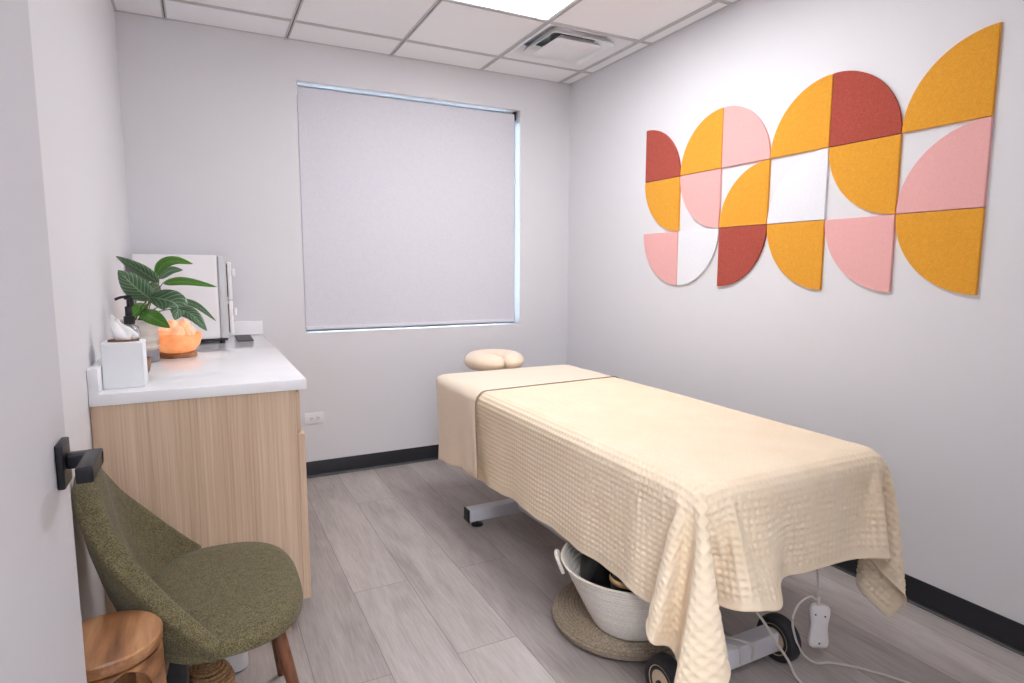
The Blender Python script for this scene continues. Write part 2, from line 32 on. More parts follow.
2257,2722,616,-1,0,41,0,0,41,-1,0,41,0,0,42,0,0,41,-1,0,41,0,0,41,0,0,41,0,0,41,0,0,41,1,0,42,0,0,41,1,0,41,0,0,41,0,0,41,0,0,41,0,-1,42,1,0,41,13,0,40,28,-1,30,35,-1,21,41,0,7,41,0,-1,41,1,0,42,0,0,41,0,0,41,0,0,41,0,0,41,0,0,41,0,0,41,0,0,42,0,0,41,0,0,41,0,0,41,0,0,41,0,0,41,0,0,42,0,0,41,0,0,41,0,0,41,0,0,41,0,0,42,0,0,41,0,0,41,0,0,41,0,0,41,0,0,41,0,0,42,0,0,41,0,0,41,0,0,41,0,0,41,0,0,41,0,0,41,0,0,42,0,0,41,0,0,41,-1,1,41,1,-7,35,0,-21,28,0,-31,11,1,-39,3,0,-42,0,0,-41,0,0,-41,0,0,-41,0,0,-41,-1,0,-42,0,0,-41,-1,0,-41,-1,0,-41,0,0,-41,-1,0,-41,-1,0,-41,-1,0,-41,-1,0,-42,-1,0,-41,-1,0,-41,0,0,-41,-1,0,-41,
2250,2763,616,-1,0,41,0,0,41,0,0,41,0,0,42,-1,-1,41,0,0,41,0,0,41,0,0,41,-1,0,41,0,0,42,0,0,41,0,0,41,0,0,41,1,0,41,0,0,41,2,0,42,2,0,41,6,0,41,12,0,40,28,-1,30,35,0,21,41,0,7,42,0,-1,41,0,0,41,1,0,41,0,0,41,0,0,41,0,0,41,0,0,41,0,0,42,0,0,41,0,0,41,0,0,41,0,0,41,0,0,41,0,0,42,0,0,41,0,0,41,0,0,41,0,0,41,0,0,41,0,0,41,0,0,42,0,0,41,0,0,41,0,0,41,0,0,41,0,0,41,0,0,41,0,0,42,0,0,41,0,0,41,0,0,41,0,0,41,0,0,41,0,0,41,-1,0,42,0,1,41,0,-7,35,0,-21,28,1,-31,12,0,-39,2,0,-42,0,0,-41,0,0,-41,0,0,-41,-1,0,-41,0,0,-41,0,0,-42,0,0,-41,-1,0,-41,0,0,-41,-1,0,-41,0,0,-41,-1,0,-42,0,0,-41,-1,0,-41,-1,0,-41,-1,0,-41,0,0,-41,
2246,2804,616,0,0,41,0,0,41,0,0,41,0,0,42,0,0,41,0,0,41,0,0,41,0,0,41,0,0,41,0,0,42,1,0,41,0,0,41,1,0,41,1,0,41,1,-1,41,2,0,42,2,0,41,4,0,41,12,0,40,28,-1,30,35,0,22,41,0,6,42,0,-1,41,1,0,41,0,0,41,0,0,41,0,0,42,0,0,41,0,0,41,0,0,41,0,0,41,0,0,41,0,0,41,0,0,41,0,0,42,0,0,41,0,0,41,0,0,41,0,0,41,0,0,41,0,0,41,0,0,41,0,0,42,0,0,41,0,0,41,0,0,41,0,0,41,0,0,41,0,0,41,0,0,41,0,0,42,0,0,41,0,0,41,0,0,41,0,0,41,0,0,41,-1,0,42,0,1,41,0,-6,35,0,-22,28,1,-30,12,0,-40,2,0,-42,0,0,-41,0,0,-41,0,0,-41,0,0,-41,0,0,-41,-1,0,-42,0,0,-41,0,0,-41,0,0,-41,-1,0,-41,0,0,-41,0,0,-42,-1,0,-41,0,0,-41,-1,0,-41,0,0,-41,-1,0,-41,
2246,2845,616,0,0,41,0,0,41,1,0,41,0,0,42,0,0,41,1,0,41,0,0,41,0,0,41,1,0,41,0,0,42,1,0,41,1,0,41,1,0,41,1,0,41,1,0,41,0,0,41,0,0,42,5,-1,41,11,0,40,28,0,30,36,0,22,40,-1,6,42,1,-1,41,0,0,41,0,0,41,0,0,41,0,0,42,0,0,41,0,0,41,0,0,41,0,0,41,0,0,41,0,0,41,0,0,41,0,0,42,0,0,41,0,0,41,0,0,41,0,0,41,0,0,41,0,0,41,0,0,41,0,0,42,0,0,41,0,0,41,0,0,41,0,0,41,0,0,41,0,0,41,0,0,41,0,0,42,0,0,41,0,0,41,0,0,41,0,0,41,0,0,41,0,0,42,0,1,40,0,-6,36,0,-22,28,0,-30,12,0,-40,2,0,-42,0,0,-41,0,0,-41,0,0,-41,0,0,-41,0,0,-41,0,0,-42,0,0,-41,0,0,-41,-1,0,-41,0,0,-41,0,0,-41,0,0,-42,0,0,-41,-1,0,-41,0,0,-41,-1,0,-41,0,0,-41,
2249,2886,616,0,0,41,0,0,41,1,0,41,0,0,42,1,0,41,0,0,41,1,0,41,0,0,41,1,0,41,0,0,41,1,0,42,0,0,41,1,0,41,0,0,41,0,0,41,0,0,41,0,0,42,4,0,41,11,-1,40,28,0,30,36,0,22,40,0,6,42,0,-1,41,0,0,41,0,0,41,0,0,41,0,0,42,0,0,41,0,0,41,0,0,41,0,0,41,0,0,41,0,0,41,0,0,41,0,0,42,0,0,41,0,0,41,0,0,41,0,0,41,0,0,41,0,0,41,0,0,41,0,0,42,0,0,41,0,0,41,0,0,41,0,0,41,0,0,41,0,0,41,0,0,41,0,0,42,0,0,41,0,0,41,0,0,41,0,0,41,0,0,41,0,0,42,0,1,40,0,-6,36,0,-22,28,0,-30,12,0,-40,2,1,-42,0,0,-41,0,0,-41,0,0,-41,0,0,-41,0,0,-41,0,0,-42,0,0,-41,0,0,-41,0,0,-41,0,0,-41,0,0,-41,0,0,-42,-1,0,-41,0,0,-41,0,0,-41,0,0,-41,-1,0,-41,
2253,2927,616,0,0,41,0,0,41,0,0,41,1,0,42,0,0,41,1,0,41,0,0,41,0,0,41,1,0,41,0,0,41,0,0,42,0,0,41,0,0,41,0,0,41,0,0,41,-1,0,41,0,0,42,4,0,41,11,0,40,28,-1,30,36,0,22,40,0,6,42,0,-1,41,1,0,41,0,0,41,0,0,41,0,0,42,0,0,41,0,0,41,0,0,41,0,0,41,0,0,41,0,0,41,0,0,41,0,0,42,0,0,41,0,0,41,0,0,41,0,0,41,0,0,41,0,0,41,0,0,41,0,0,42,0,0,41,0,0,41,0,0,41,0,0,41,0,0,41,0,0,41,0,0,41,0,0,42,0,0,41,0,0,41,0,0,41,0,0,41,0,0,41,-1,0,42,0,1,41,0,-6,35,0,-22,28,1,-30,12,0,-40,2,0,-42,0,0,-41,0,0,-41,0,0,-41,0,0,-41,0,0,-41,0,0,-42,0,0,-41,0,0,-41,0,0,-41,0,0,-41,0,0,-41,0,0,-42,0,0,-41,0,0,-41,0,0,-41,0,0,-41,-1,0,-41,
2256,2968,616,0,0,41,0,0,41,0,0,41,0,0,42,0,0,41,1,0,41,0,0,41,0,0,41,0,0,41,0,0,41,0,0,42,0,0,41,-1,0,41,0,0,41,0,0,41,-1,0,41,0,0,42,4,0,41,11,0,40,28,0,30,36,-1,22,40,0,6,42,1,-1,41,0,0,41,0,0,41,0,0,41,0,0,42,0,0,41,0,0,41,0,0,41,0,0,41,0,0,41,0,0,41,0,0,41,0,0,42,0,0,41,0,0,41,0,0,41,0,0,41,0,0,41,0,0,41,0,0,41,0,0,42,0,0,41,0,0,41,0,0,41,0,0,41,0,0,41,0,0,41,0,0,41,0,0,42,0,0,41,0,0,41,0,0,41,0,0,41,0,0,41,0,0,42,-1,1,41,0,-6,35,1,-22,28,0,-30,12,0,-40,2,0,-42,0,0,-41,0,0,-41,0,0,-41,0,0,-41,0,0,-41,0,0,-42,1,0,-41,0,0,-41,0,0,-41,0,0,-41,0,0,-41,0,0,-42,0,0,-41,0,0,-41,-1,0,-41,0,0,-41,0,0,-41,
2257,3009,616,0,0,41,0,0,41,0,0,41,0,0,42,0,0,41,0,0,41,0,0,41,0,0,41,0,0,41,0,0,41,-1,0,42,0,0,41,0,0,41,0,0,41,0,0,41,-1,0,41,0,0,42,4,0,41,11,0,40,28,0,30,36,0,22,40,0,6,42,0,-1,41,0,0,41,0,0,41,0,0,41,0,0,42,0,0,41,0,0,41,0,0,41,0,0,41,0,0,41,0,0,41,0,0,41,0,0,42,0,0,41,0,0,41,0,0,41,0,0,41,0,0,41,0,0,41,0,0,41,0,0,42,0,0,41,0,0,41,0,0,41,0,0,41,0,0,41,0,0,41,0,0,41,0,0,42,0,0,41,0,0,41,0,0,41,0,0,41,0,0,41,0,0,42,0,0,41,0,-5,35,0,-22,28,0,-30,12,0,-40,2,0,-42,0,0,-41,0,0,-41,0,0,-41,0,0,-41,0,0,-42,1,0,-41,0,0,-41,0,0,-41,0,0,-41,0,0,-41,0,0,-41,0,0,-42,0,0,-41,0,0,-41,0,0,-41,0,0,-41,0,0,-41,
2257,3051,616,0,0,41,0,0,41,0,0,41,0,0,42,0,0,41,0,0,41,-1,0,41,0,0,41,0,0,41,0,0,41,0,0,42,0,0,41,0,0,41,0,0,41,-1,0,41,0,-1,41,0,0,42,4,0,41,11,0,40,28,0,30,36,0,21,41,0,7,41,0,-1,41,0,0,41,0,0,41,0,0,41,0,0,42,0,0,41,0,0,41,0,0,41,0,0,41,0,0,41,0,0,41,0,0,41,0,0,42,0,0,41,0,0,41,0,0,41,0,0,41,0,0,41,0,0,41,0,0,41,0,0,42,0,0,41,0,0,41,0,0,41,0,0,41,0,0,41,0,0,41,0,0,41,0,0,42,0,0,41,0,0,41,0,0,41,0,0,41,0,0,41,0,0,41,0,0,42,0,-6,35,0,-21,28,0,-31,12,0,-39,2,0,-42,0,0,-41,0,0,-41,0,0,-41,0,0,-41,1,1,-42,0,-1,-41,0,0,-41,0,0,-41,0,0,-41,0,0,-41,0,0,-41,0,0,-42,0,0,-41,0,0,-41,0,0,-41,0,0,-41,0,0,-41,
2256,3092,616,0,0,41,0,0,41,0,0,41,0,0,42,0,0,41,0,0,41,0,0,41,0,0,41,0,0,41,-1,0,41,0,0,42,0,0,41,0,0,41,0,0,41,0,0,41,0,0,41,0,0,42,4,0,41,11,-1,40,28,0,30,36,0,21,41,0,7,41,0,-1,41,1,0,41,0,0,41,0,0,41,0,0,42,0,0,41,0,0,41,0,0,41,0,0,41,0,0,41,0,0,41,0,0,41,0,0,42,0,0,41,0,0,41,0,0,41,0,0,41,0,0,41,0,0,41,0,0,41,0,0,42,0,0,41,0,0,41,0,0,41,0,0,41,0,0,41,0,0,41,0,0,41,0,0,42,0,0,41,0,0,41,0,0,41,0,0,41,0,0,41,-1,0,41,0,0,41,0,-6,36,0,-21,28,0,-31,12,0,-39,2,1,-42,0,0,-41,1,0,-41,0,0,-41,0,0,-41,0,0,-42,0,0,-41,0,0,-41,0,0,-41,0,0,-41,0,0,-41,0,0,-41,0,0,-42,0,0,-41,0,0,-41,0,0,-41,0,0,-41,0,0,-41,
2255,3133,616,0,0,41,0,0,41,0,0,41,0,0,42,0,0,41,0,0,41,0,0,41,0,0,41,0,0,41,0,0,41,0,0,42,0,0,41,0,0,41,0,0,41,0,0,41,1,0,41,0,0,42,3,0,41,11,0,40,28,0,30,36,0,21,41,0,6,41,0,0,41,0,0,41,0,0,41,0,0,41,0,0,42,0,0,41,0,0,41,0,0,41,0,0,41,0,0,41,0,0,41,0,0,41,0,0,42,0,0,41,0,0,41,0,0,41,0,0,41,0,0,41,0,0,41,0,0,41,0,0,42,0,0,41,0,0,41,0,0,41,0,0,41,0,0,41,0,0,41,0,0,41,0,0,42,0,0,41,0,0,41,0,0,41,0,0,41,0,0,41,0,0,41,0,0,41,0,-6,36,0,-21,28,0,-31,12,0,-40,2,0,-41,0,0,-41,1,0,-41,0,0,-41,0,0,-41,0,0,-42,0,0,-41,0,0,-41,0,0,-41,0,0,-41,0,0,-41,0,0,-41,0,0,-42,1,0,-41,0,0,-41,0,0,-41,0,0,-41,0,0,-41,
2254,3174,616,0,0,41,0,0,41,0,0,41,0,0,42,0,0,41,0,0,41,0,0,41,1,0,41,0,0,41,0,0,41,0,0,42,0,0,41,0,0,41,0,0,41,0,0,41,1,0,41,0,0,42,3,0,41,11,0,40,28,0,30,36,0,21,41,0,7,41,0,-1,41,0,0,41,0,0,41,0,0,41,0,0,42,0,0,41,0,0,41,0,0,41,0,0,41,0,0,41,0,0,41,0,0,41,0,0,42,0,0,41,0,0,41,0,0,41,0,0,41,0,0,41,0,0,41,0,0,41,0,0,42,0,0,41,0,0,41,0,0,41,0,0,41,0,0,41,0,0,41,0,0,41,0,0,42,0,0,41,0,0,41,0,0,41,0,0,41,0,0,41,0,0,41,0,0,41,0,-6,36,0,-21,28,0,-31,12,0,-40,2,0,-41,0,0,-41,0,0,-41,1,0,-41,0,0,-41,0,0,-42,0,0,-41,0,0,-41,0,0,-41,0,0,-41,0,0,-41,0,0,-41,1,0,-42,0,0,-41,0,0,-41,0,0,-41,0,0,-41,0,0,-41,
2253,3215,616,1,0,41,0,0,41,0,0,41,0,0,42,0,0,41,0,0,41,0,0,41,0,0,41,1,0,41,0,0,41,0,0,42,0,0,41,0,0,41,0,0,41,0,0,41,1,0,41,0,0,42,3,0,41,11,0,40,28,0,30,36,0,21,40,0,7,42,0,-1,41,0,0,41,0,0,41,0,0,41,0,0,42,0,0,41,0,0,41,0,0,41,0,0,41,0,0,41,0,0,41,0,0,41,0,0,42,0,0,41,0,0,41,0,0,41,0,0,41,0,0,41,0,0,41,0,0,41,0,0,42,0,0,41,0,0,41,0,0,41,0,0,41,0,0,41,0,0,41,0,0,41,0,0,42,0,0,41,0,0,41,0,0,41,0,0,41,0,0,41,0,0,41,0,0,41,0,-6,36,0,-21,28,0,-31,12,0,-40,2,0,-41,0,0,-41,0,0,-41,1,0,-41,0,0,-41,0,0,-42,0,0,-41,0,0,-41,0,0,-41,0,0,-41,0,0,-41,0,0,-41,1,0,-42,0,0,-41,0,0,-41,0,0,-41,0,0,-41,0,0,-41,
2253,3257,616,0,0,41,1,0,41,0,0,41,0,0,42,0,0,41,0,0,41,0,0,41,0,0,41,1,0,41,0,0,41,0,0,42,0,0,41,0,0,41,0,0,41,0,0,41,1,0,41,0,0,42,3,-1,41,11,0,40,28,0,30,36,0,21,40,0,7,42,0,-1,41,0,0,41,0,0,41,0,0,41,0,0,42,0,0,41,0,0,41,0,0,41,0,0,41,0,0,41,0,0,41,0,0,41,0,0,42,0,0,41,0,0,41,0,0,41,0,0,41,0,0,41,0,0,41,0,0,41,0,0,42,0,0,41,0,0,41,0,0,41,0,0,41,0,0,41,0,0,41,0,0,41,0,0,42,0,0,41,0,0,41,0,0,41,0,0,41,0,0,41,0,0,41,0,0,41,0,-6,36,0,-21,28,0,-31,12,0,-39,2,0,-42,0,0,-41,0,1,-41,1,0,-41,0,0,-41,0,0,-42,0,0,-41,0,0,-41,0,0,-41,0,0,-41,0,0,-41,1,0,-42,0,0,-41,0,0,-41,0,0,-41,0,0,-41,0,0,-41,0,0,-41,
2253,3298,616,1,0,41,0,0,41,0,0,41,0,0,42,0,0,41,0,0,41,0,0,41,1,0,41,0,0,41,0,0,41,0,0,42,0,0,41,0,0,41,0,0,41,0,0,41,1,0,41,0,0,42,3,0,41,11,0,40,28,0,30,36,0,21,40,0,7,42,0,-1,41,0,0,41,0,0,41,0,0,41,0,0,42,0,0,41,0,0,41,0,0,41,0,0,41,0,0,41,0,0,41,0,0,41,0,0,42,0,0,41,0,0,41,0,0,41,0,0,41,0,0,41,0,0,41,0,0,41,0,0,42,0,0,41,0,0,41,0,0,41,0,0,41,0,0,41,0,0,41,0,0,41,0,0,42,0,0,41,0,0,41,0,0,41,0,0,41,0,0,41,0,0,41,0,0,42,0,-6,35,0,-21,28,0,-31,12,0,-39,2,0,-42,0,0,-41,1,0,-41,0,0,-41,0,0,-41,0,0,-42,0,0,-41,0,0,-41,0,0,-41,0,0,-41,1,0,-41,0,0,-41,0,0,-42,0,0,-41,0,0,-41,0,0,-41,0,0,-41,0,0,-41,
2254,3339,616,0,0,41,0,0,41,0,0,41,0,0,42,0,0,41,0,0,41,1,0,41,0,0,41,0,0,41,0,0,41,0,0,42,0,0,41,0,0,41,0,0,41,1,0,41,0,0,41,0,0,42,3,0,41,11,0,40,28,0,30,36,0,21,40,0,7,42,0,-1,41,0,0,41,0,0,41,0,0,41,0,0,42,0,0,41,0,0,41,0,0,41,0,0,41,0,0,41,0,0,41,0,0,41,0,0,42,0,0,41,0,0,41,0,0,41,0,0,41,0,0,41,0,0,41,0,0,41,0,0,42,0,0,41,0,0,41,0,0,41,0,0,41,0,0,41,0,0,41,0,0,41,0,0,42,0,0,41,0,0,41,0,0,41,0,0,41,0,0,41,0,0,41,0,0,42,0,-6,35,0,-21,28,0,-31,12,0,-39,3,0,-42,0,0,-41,0,0,-41,0,0,-41,0,0,-41,0,0,-42,0,0,-41,0,0,-41,0,0,-41,0,0,-41,1,0,-41,0,0,-41,0,0,-42,0,0,-41,0,0,-41,0,0,-41,0,0,-41,0,0,-41,
2254,3380,616,0,0,41,0,0,41,0,0,41,0,0,41,0,0,42,1,0,41,0,0,41,0,0,41,0,0,41,0,0,41,0,0,42,0,0,41,0,0,41,0,0,41,1,0,41,0,0,41,0,0,42,3,0,41,11,0,40,28,0,30,36,0,21,40,0,7,42,0,-1,41,0,0,41,0,0,41,0,0,41,0,0,42,0,0,41,0,0,41,0,0,41,0,0,41,0,0,41,0,0,41,0,0,41,0,0,42,0,0,41,0,0,41,0,0,41,0,0,41,0,0,41,0,0,41,0,0,41,0,0,42,0,0,41,0,0,41,0,0,41,0,0,41,0,0,41,0,0,41,0,0,41,0,0,42,0,0,41,0,0,41,0,0,41,0,0,41,0,0,41,0,0,41,0,0,42,0,-6,35,0,-21,28,0,-31,12,0,-39,3,0,-42,0,0,-41,0,0,-41,0,0,-41,0,0,-41,0,0,-42,0,0,-41,0,0,-41,0,0,-41,1,0,-41,0,0,-41,0,0,-41,0,0,-42,0,0,-41,0,0,-41,0,0,-41,0,0,-41,1,0,-41,
2254,3421,616,0,0,41,0,0,41,0,0,41,0,0,41,1,0,42,0,0,41,0,0,41,0,0,41,0,0,41,0,0,41,0,0,42,0,0,41,0,0,41,0,0,41,1,0,41,0,0,41,0,0,42,3,0,41,11,0,40,28,0,30,36,0,21,40,0,7,42,0,-1,41,0,0,41,0,0,41,0,0,41,0,0,42,0,0,41,0,0,41,0,0,41,0,0,41,0,0,41,0,0,41,0,0,41,0,0,42,0,0,41,0,0,41,0,0,41,0,0,41,0,0,41,0,0,41,0,0,41,0,0,42,0,0,41,0,0,41,0,0,41,0,0,41,0,0,41,0,0,41,0,0,41,0,0,42,0,0,41,0,0,41,0,0,41,0,0,41,0,0,41,0,0,41,0,0,42,0,-6,35,0,-21,28,0,-31,12,0,-39,3,0,-42,0,0,-41,0,0,-41,0,0,-41,0,0,-41,0,0,-42,0,0,-41,0,0,-41,0,0,-41,1,0,-41,0,0,-41,0,0,-41,0,0,-42,0,0,-41,0,0,-41,0,0,-41,0,0,-41,1,0,-41,
2254,3463,616,0,0,41,0,0,41,0,0,41,0,0,41,1,0,42,0,0,41,0,0,41,0,0,41,0,0,41,0,0,41,0,0,42,0,0,41,0,0,41,0,0,41,0,0,41,1,0,41,0,0,42,3,0,41,11,0,40,28,0,30,36,-1,21,40,1,7,42,0,-1,41,0,0,41,0,0,41,0,0,41,0,0,42,0,0,41,0,0,41,0,0,41,0,0,41,0,0,41,0,0,41,0,0,41,0,0,42,0,0,41,0,0,41,0,0,41,0,0,41,0,0,41,0,0,41,0,0,41,0,0,42,0,0,41,0,0,41,0,0,41,0,0,41,0,0,41,0,0,41,0,0,41,0,0,42,0,0,41,0,0,41,0,0,41,0,0,41,0,0,41,0,0,41,-1,0,42,0,-6,35,0,-21,28,0,-31,12,1,-39,3,0,-42,0,0,-41,0,0,-41,0,0,-41,0,0,-41,0,0,-42,0,0,-41,0,0,-41,0,0,-41,1,0,-41,0,0,-41,0,0,-41,0,0,-42,0,0,-41,0,0,-41,0,0,-41,0,0,-41,1,0,-41,
2254,3504,616,0,0,41,0,0,41,0,0,41,0,0,41,1,0,42,0,0,41,0,0,41,0,0,41,0,0,41,0,0,41,0,0,42,0,0,41,0,0,41,0,0,41,1,0,41,0,0,41,0,0,42,3,0,41,11,0,40,28,0,30,36,0,21,40,0,7,42,0,-1,41,0,0,41,0,0,41,0,0,41,0,0,42,0,0,41,0,0,41,0,0,41,0,0,41,0,0,41,0,0,41,0,0,41,0,0,42,0,0,41,0,0,41,0,0,41,0,0,41,0,0,41,0,0,41,0,0,41,0,0,42,0,0,41,0,0,41,0,0,41,0,0,41,0,0,41,0,0,41,0,0,41,0,0,42,0,0,41,0,0,41,0,0,41,0,0,41,0,0,41,0,0,41,0,0,42,0,-6,35,0,-21,28,0,-31,12,0,-39,3,0,-42,0,0,-41,0,0,-41,0,0,-41,0,0,-41,0,0,-42,0,0,-41,0,0,-41,0,0,-41,1,0,-41,0,0,-41,0,0,-41,0,0,-42,0,0,-41,0,0,-41,0,0,-41,0,0,-41,1,0,-41,
2254,3545,616,0,0,41,0,0,41,0,0,41,0,0,41,1,0,42,0,0,41,0,0,41,0,0,41,0,0,41,0,0,41,0,0,42,0,0,41,0,0,41,0,0,41,1,0,41,0,0,41,0,0,42,3,0,41,11,0,40,28,0,30,36,0,21,40,0,7,42,0,-1,41,0,0,41,0,0,41,0,0,41,0,0,42,0,0,41,0,0,41,0,0,41,0,0,41,0,0,41,0,0,41,0,0,41,0,0,42,0,0,41,0,0,41,0,0,41,0,0,41,0,0,41,0,0,41,0,0,41,0,0,42,0,0,41,0,0,41,0,0,41,0,0,41,0,0,41,0,0,41,0,0,41,0,0,42,0,0,41,0,0,41,0,0,41,0,0,41,0,0,41,0,0,41,0,0,42,0,-6,35,0,-21,28,0,-31,12,0,-39,3,0,-42,0,0,-41,0,0,-41,0,0,-41,0,0,-41,0,0,-42,0,0,-41,0,0,-41,0,0,-41,1,0,-41,0,0,-41,0,0,-41,0,0,-42,0,0,-41,0,0,-41,0,0,-41,0,0,-41,0,0,-41,
2254,3586,616,0,0,41,0,0,41,0,0,41,0,0,41,1,0,42,0,0,41,0,0,41,0,0,41,0,0,41,0,0,41,0,0,42,0,0,41,0,0,41,0,0,41,1,0,41,0,0,41,0,0,42,2,0,41,12,0,40,28,0,30,36,0,21,40,0,7,42,0,-1,41,0,0,41,0,0,41,0,0,41,0,0,42,0,0,41,0,0,41,0,0,41,0,0,41,0,0,41,0,0,41,0,0,41,0,0,42,0,0,41,0,0,41,0,0,41,0,0,41,0,0,41,0,0,41,0,0,41,0,0,42,0,0,41,0,0,41,0,0,41,0,0,41,0,0,41,0,0,41,0,0,41,0,0,42,0,0,41,0,0,41,0,0,41,0,0,41,0,0,41,0,0,41,0,0,41,0,-6,36,0,-21,28,0,-31,12,0,-39,3,0,-42,0,0,-41,0,0,-41,0,0,-41,0,0,-41,0,0,-41,0,0,-42,0,0,-41,0,0,-41,0,0,-41,1,0,-41,0,0,-41,0,0,-42,0,0,-41,0,0,-41,0,0,-41,0,0,-41,0,0,-41,
2254,3628,616,0,0,41,0,0,41,0,0,41,0,0,41,1,0,42,0,0,41,0,0,41,0,0,41,0,0,41,0,0,41,0,0,42,0,0,41,0,0,41,0,0,41,1,0,41,0,-1,41,0,0,42,2,0,41,12,0,40,28,0,30,36,0,21,40,0,7,42,0,-1,41,0,0,41,0,0,41,0,0,41,0,0,42,0,0,41,0,0,41,0,0,41,0,0,41,0,0,41,0,0,41,0,0,41,0,0,42,0,0,41,0,0,41,0,0,41,0,0,41,0,0,41,0,0,41,0,0,41,0,0,42,0,0,41,0,0,41,0,0,41,0,0,41,0,0,41,0,0,41,0,0,41,0,0,42,0,0,41,0,0,41,0,0,41,0,0,41,0,0,41,0,0,41,0,0,41,0,-6,36,0,-21,28,0,-31,12,0,-39,3,0,-42,0,0,-41,0,0,-41,0,0,-41,0,1,-41,0,0,-41,0,0,-42,0,0,-41,0,0,-41,0,0,-41,0,0,-41,1,0,-41,0,0,-41,0,0,-42,0,0,-41,0,0,-41,0,0,-41,0,0,-41,
2254,3669,616,0,0,41,0,0,41,0,0,41,0,0,41,0,0,42,1,0,41,0,0,41,0,0,41,0,0,41,0,0,41,0,0,42,0,0,41,0,0,41,1,0,41,0,0,41,0,0,41,0,0,42,2,0,41,12,0,40,28,0,30,36,0,21,40,0,7,42,0,-1,41,0,0,41,0,0,41,0,0,41,0,0,42,0,0,41,0,0,41,0,0,41,0,0,41,0,0,41,0,0,41,0,0,41,0,0,42,0,0,41,0,0,41,0,0,41,0,0,41,0,0,41,0,0,41,0,0,41,0,0,42,0,0,41,0,0,41,0,0,41,0,0,41,0,0,41,0,0,41,0,0,41,0,0,42,0,0,41,0,0,41,0,0,41,0,0,41,0,0,41,0,0,42,0,1,40,0,-7,36,0,-21,28,0,-31,12,0,-39,3,0,-42,0,0,-41,0,0,-41,0,0,-41,0,0,-41,0,0,-41,0,0,-42,0,0,-41,0,0,-41,0,0,-41,0,0,-41,1,0,-41,0,0,-41,0,0,-42,0,0,-41,0,0,-41,0,0,-41,0,0,-41,
2254,3710,616,0,0,41,0,0,41,0,0,41,0,0,41,0,0,42,1,0,41,0,0,41,0,0,41,0,0,41,0,0,41,0,0,42,0,0,41,0,0,41,1,0,41,0,0,41,0,0,41,0,0,42,2,0,41,12,0,40,28,0,30,36,0,21,40,0,7,42,0,-1,41,0,0,41,0,0,41,0,0,41,0,0,42,0,0,41,0,0,41,0,0,41,0,0,41,0,0,41,0,0,41,0,0,41,0,0,42,0,0,41,0,0,41,0,0,41,0,0,41,0,0,41,0,0,41,0,0,41,0,0,42,0,0,41,0,0,41,0,0,41,0,0,41,0,0,41,0,0,41,0,0,41,0,0,42,0,0,41,0,0,41,0,0,41,0,0,41,0,0,41,0,0,42,0,1,41,0,-7,35,0,-21,28,0,-31,12,0,-39,3,0,-41,0,0,-42,0,0,-41,0,0,-41,0,0,-41,0,0,-41,0,0,-42,0,0,-41,0,0,-41,0,0,-41,0,0,-41,0,0,-41,1,0,-41,0,0,-42,0,0,-41,0,0,-41,0,0,-41,0,0,-41,
2254,3751,616,0,0,41,0,0,41,0,0,41,0,0,41,0,0,42,1,0,41,0,0,41,0,0,41,0,0,41,0,0,41,0,0,42,0,0,41,0,0,41,1,0,41,0,0,41,0,0,41,0,0,42,2,0,41,12,0,40,28,0,30,36,0,21,40,0,7,42,0,-1,41,0,0,41,0,0,41,0,0,41,0,0,42,0,0,41,0,0,41,0,0,41,0,0,41,0,0,41,0,0,41,0,0,41,0,0,42,0,0,41,0,0,41,0,0,41,0,0,41,0,0,41,0,0,41,0,0,41,0,0,42,0,0,41,0,0,41,0,0,41,0,0,41,0,0,41,0,0,41,0,0,41,0,0,42,0,0,41,0,0,41,0,0,41,0,0,41,0,0,41,0,0,42,0,1,41,0,-7,35,0,-21,28,0,-31,13,0,-39,2,0,-41,0,0,-42,0,0,-41,0,0,-41,0,0,-41,0,0,-41,0,0,-42,0,0,-41,0,0,-41,0,0,-41,0,0,-41,0,0,-41,1,0,-41,0,0,-42,0,0,-41,0,0,-41,0,0,-41,0,0,-41,
2254,3792,616,0,0,41,0,0,41,0,0,41,0,0,41,0,0,42,1,0,41,0,0,41,0,0,41,0,0,41,0,0,41,0,0,42,0,0,41,0,0,41,1,0,41,0,0,41,0,0,41,0,0,42,2,0,41,12,0,40,28,0,30,36,0,21,40,0,7,42,0,-1,41,0,0,41,0,0,41,0,0,41,0,0,42,0,0,41,0,0,41,0,0,41,0,0,41,0,0,41,0,0,41,0,0,41,0,0,42,0,0,41,0,0,41,0,0,41,0,0,41,0,0,41,0,0,41,0,0,41,0,0,42,0,0,41,0,0,41,0,0,41,0,0,41,0,0,41,0,0,41,0,0,41,0,0,42,0,0,41,0,0,41,0,0,41,0,0,41,0,0,41,0,0,42,0,1,41,0,-7,35,0,-21,28,0,-31,13,0,-39,2,0,-41,0,0,-42,0,0,-41,0,0,-41,0,0,-41,0,0,-41,0,0,-41,0,0,-42,0,0,-41,0,0,-41,0,0,-41,0,0,-41,1,0,-41,0,0,-42,0,0,-41,0,0,-41,0,0,-41,0,0,-41,
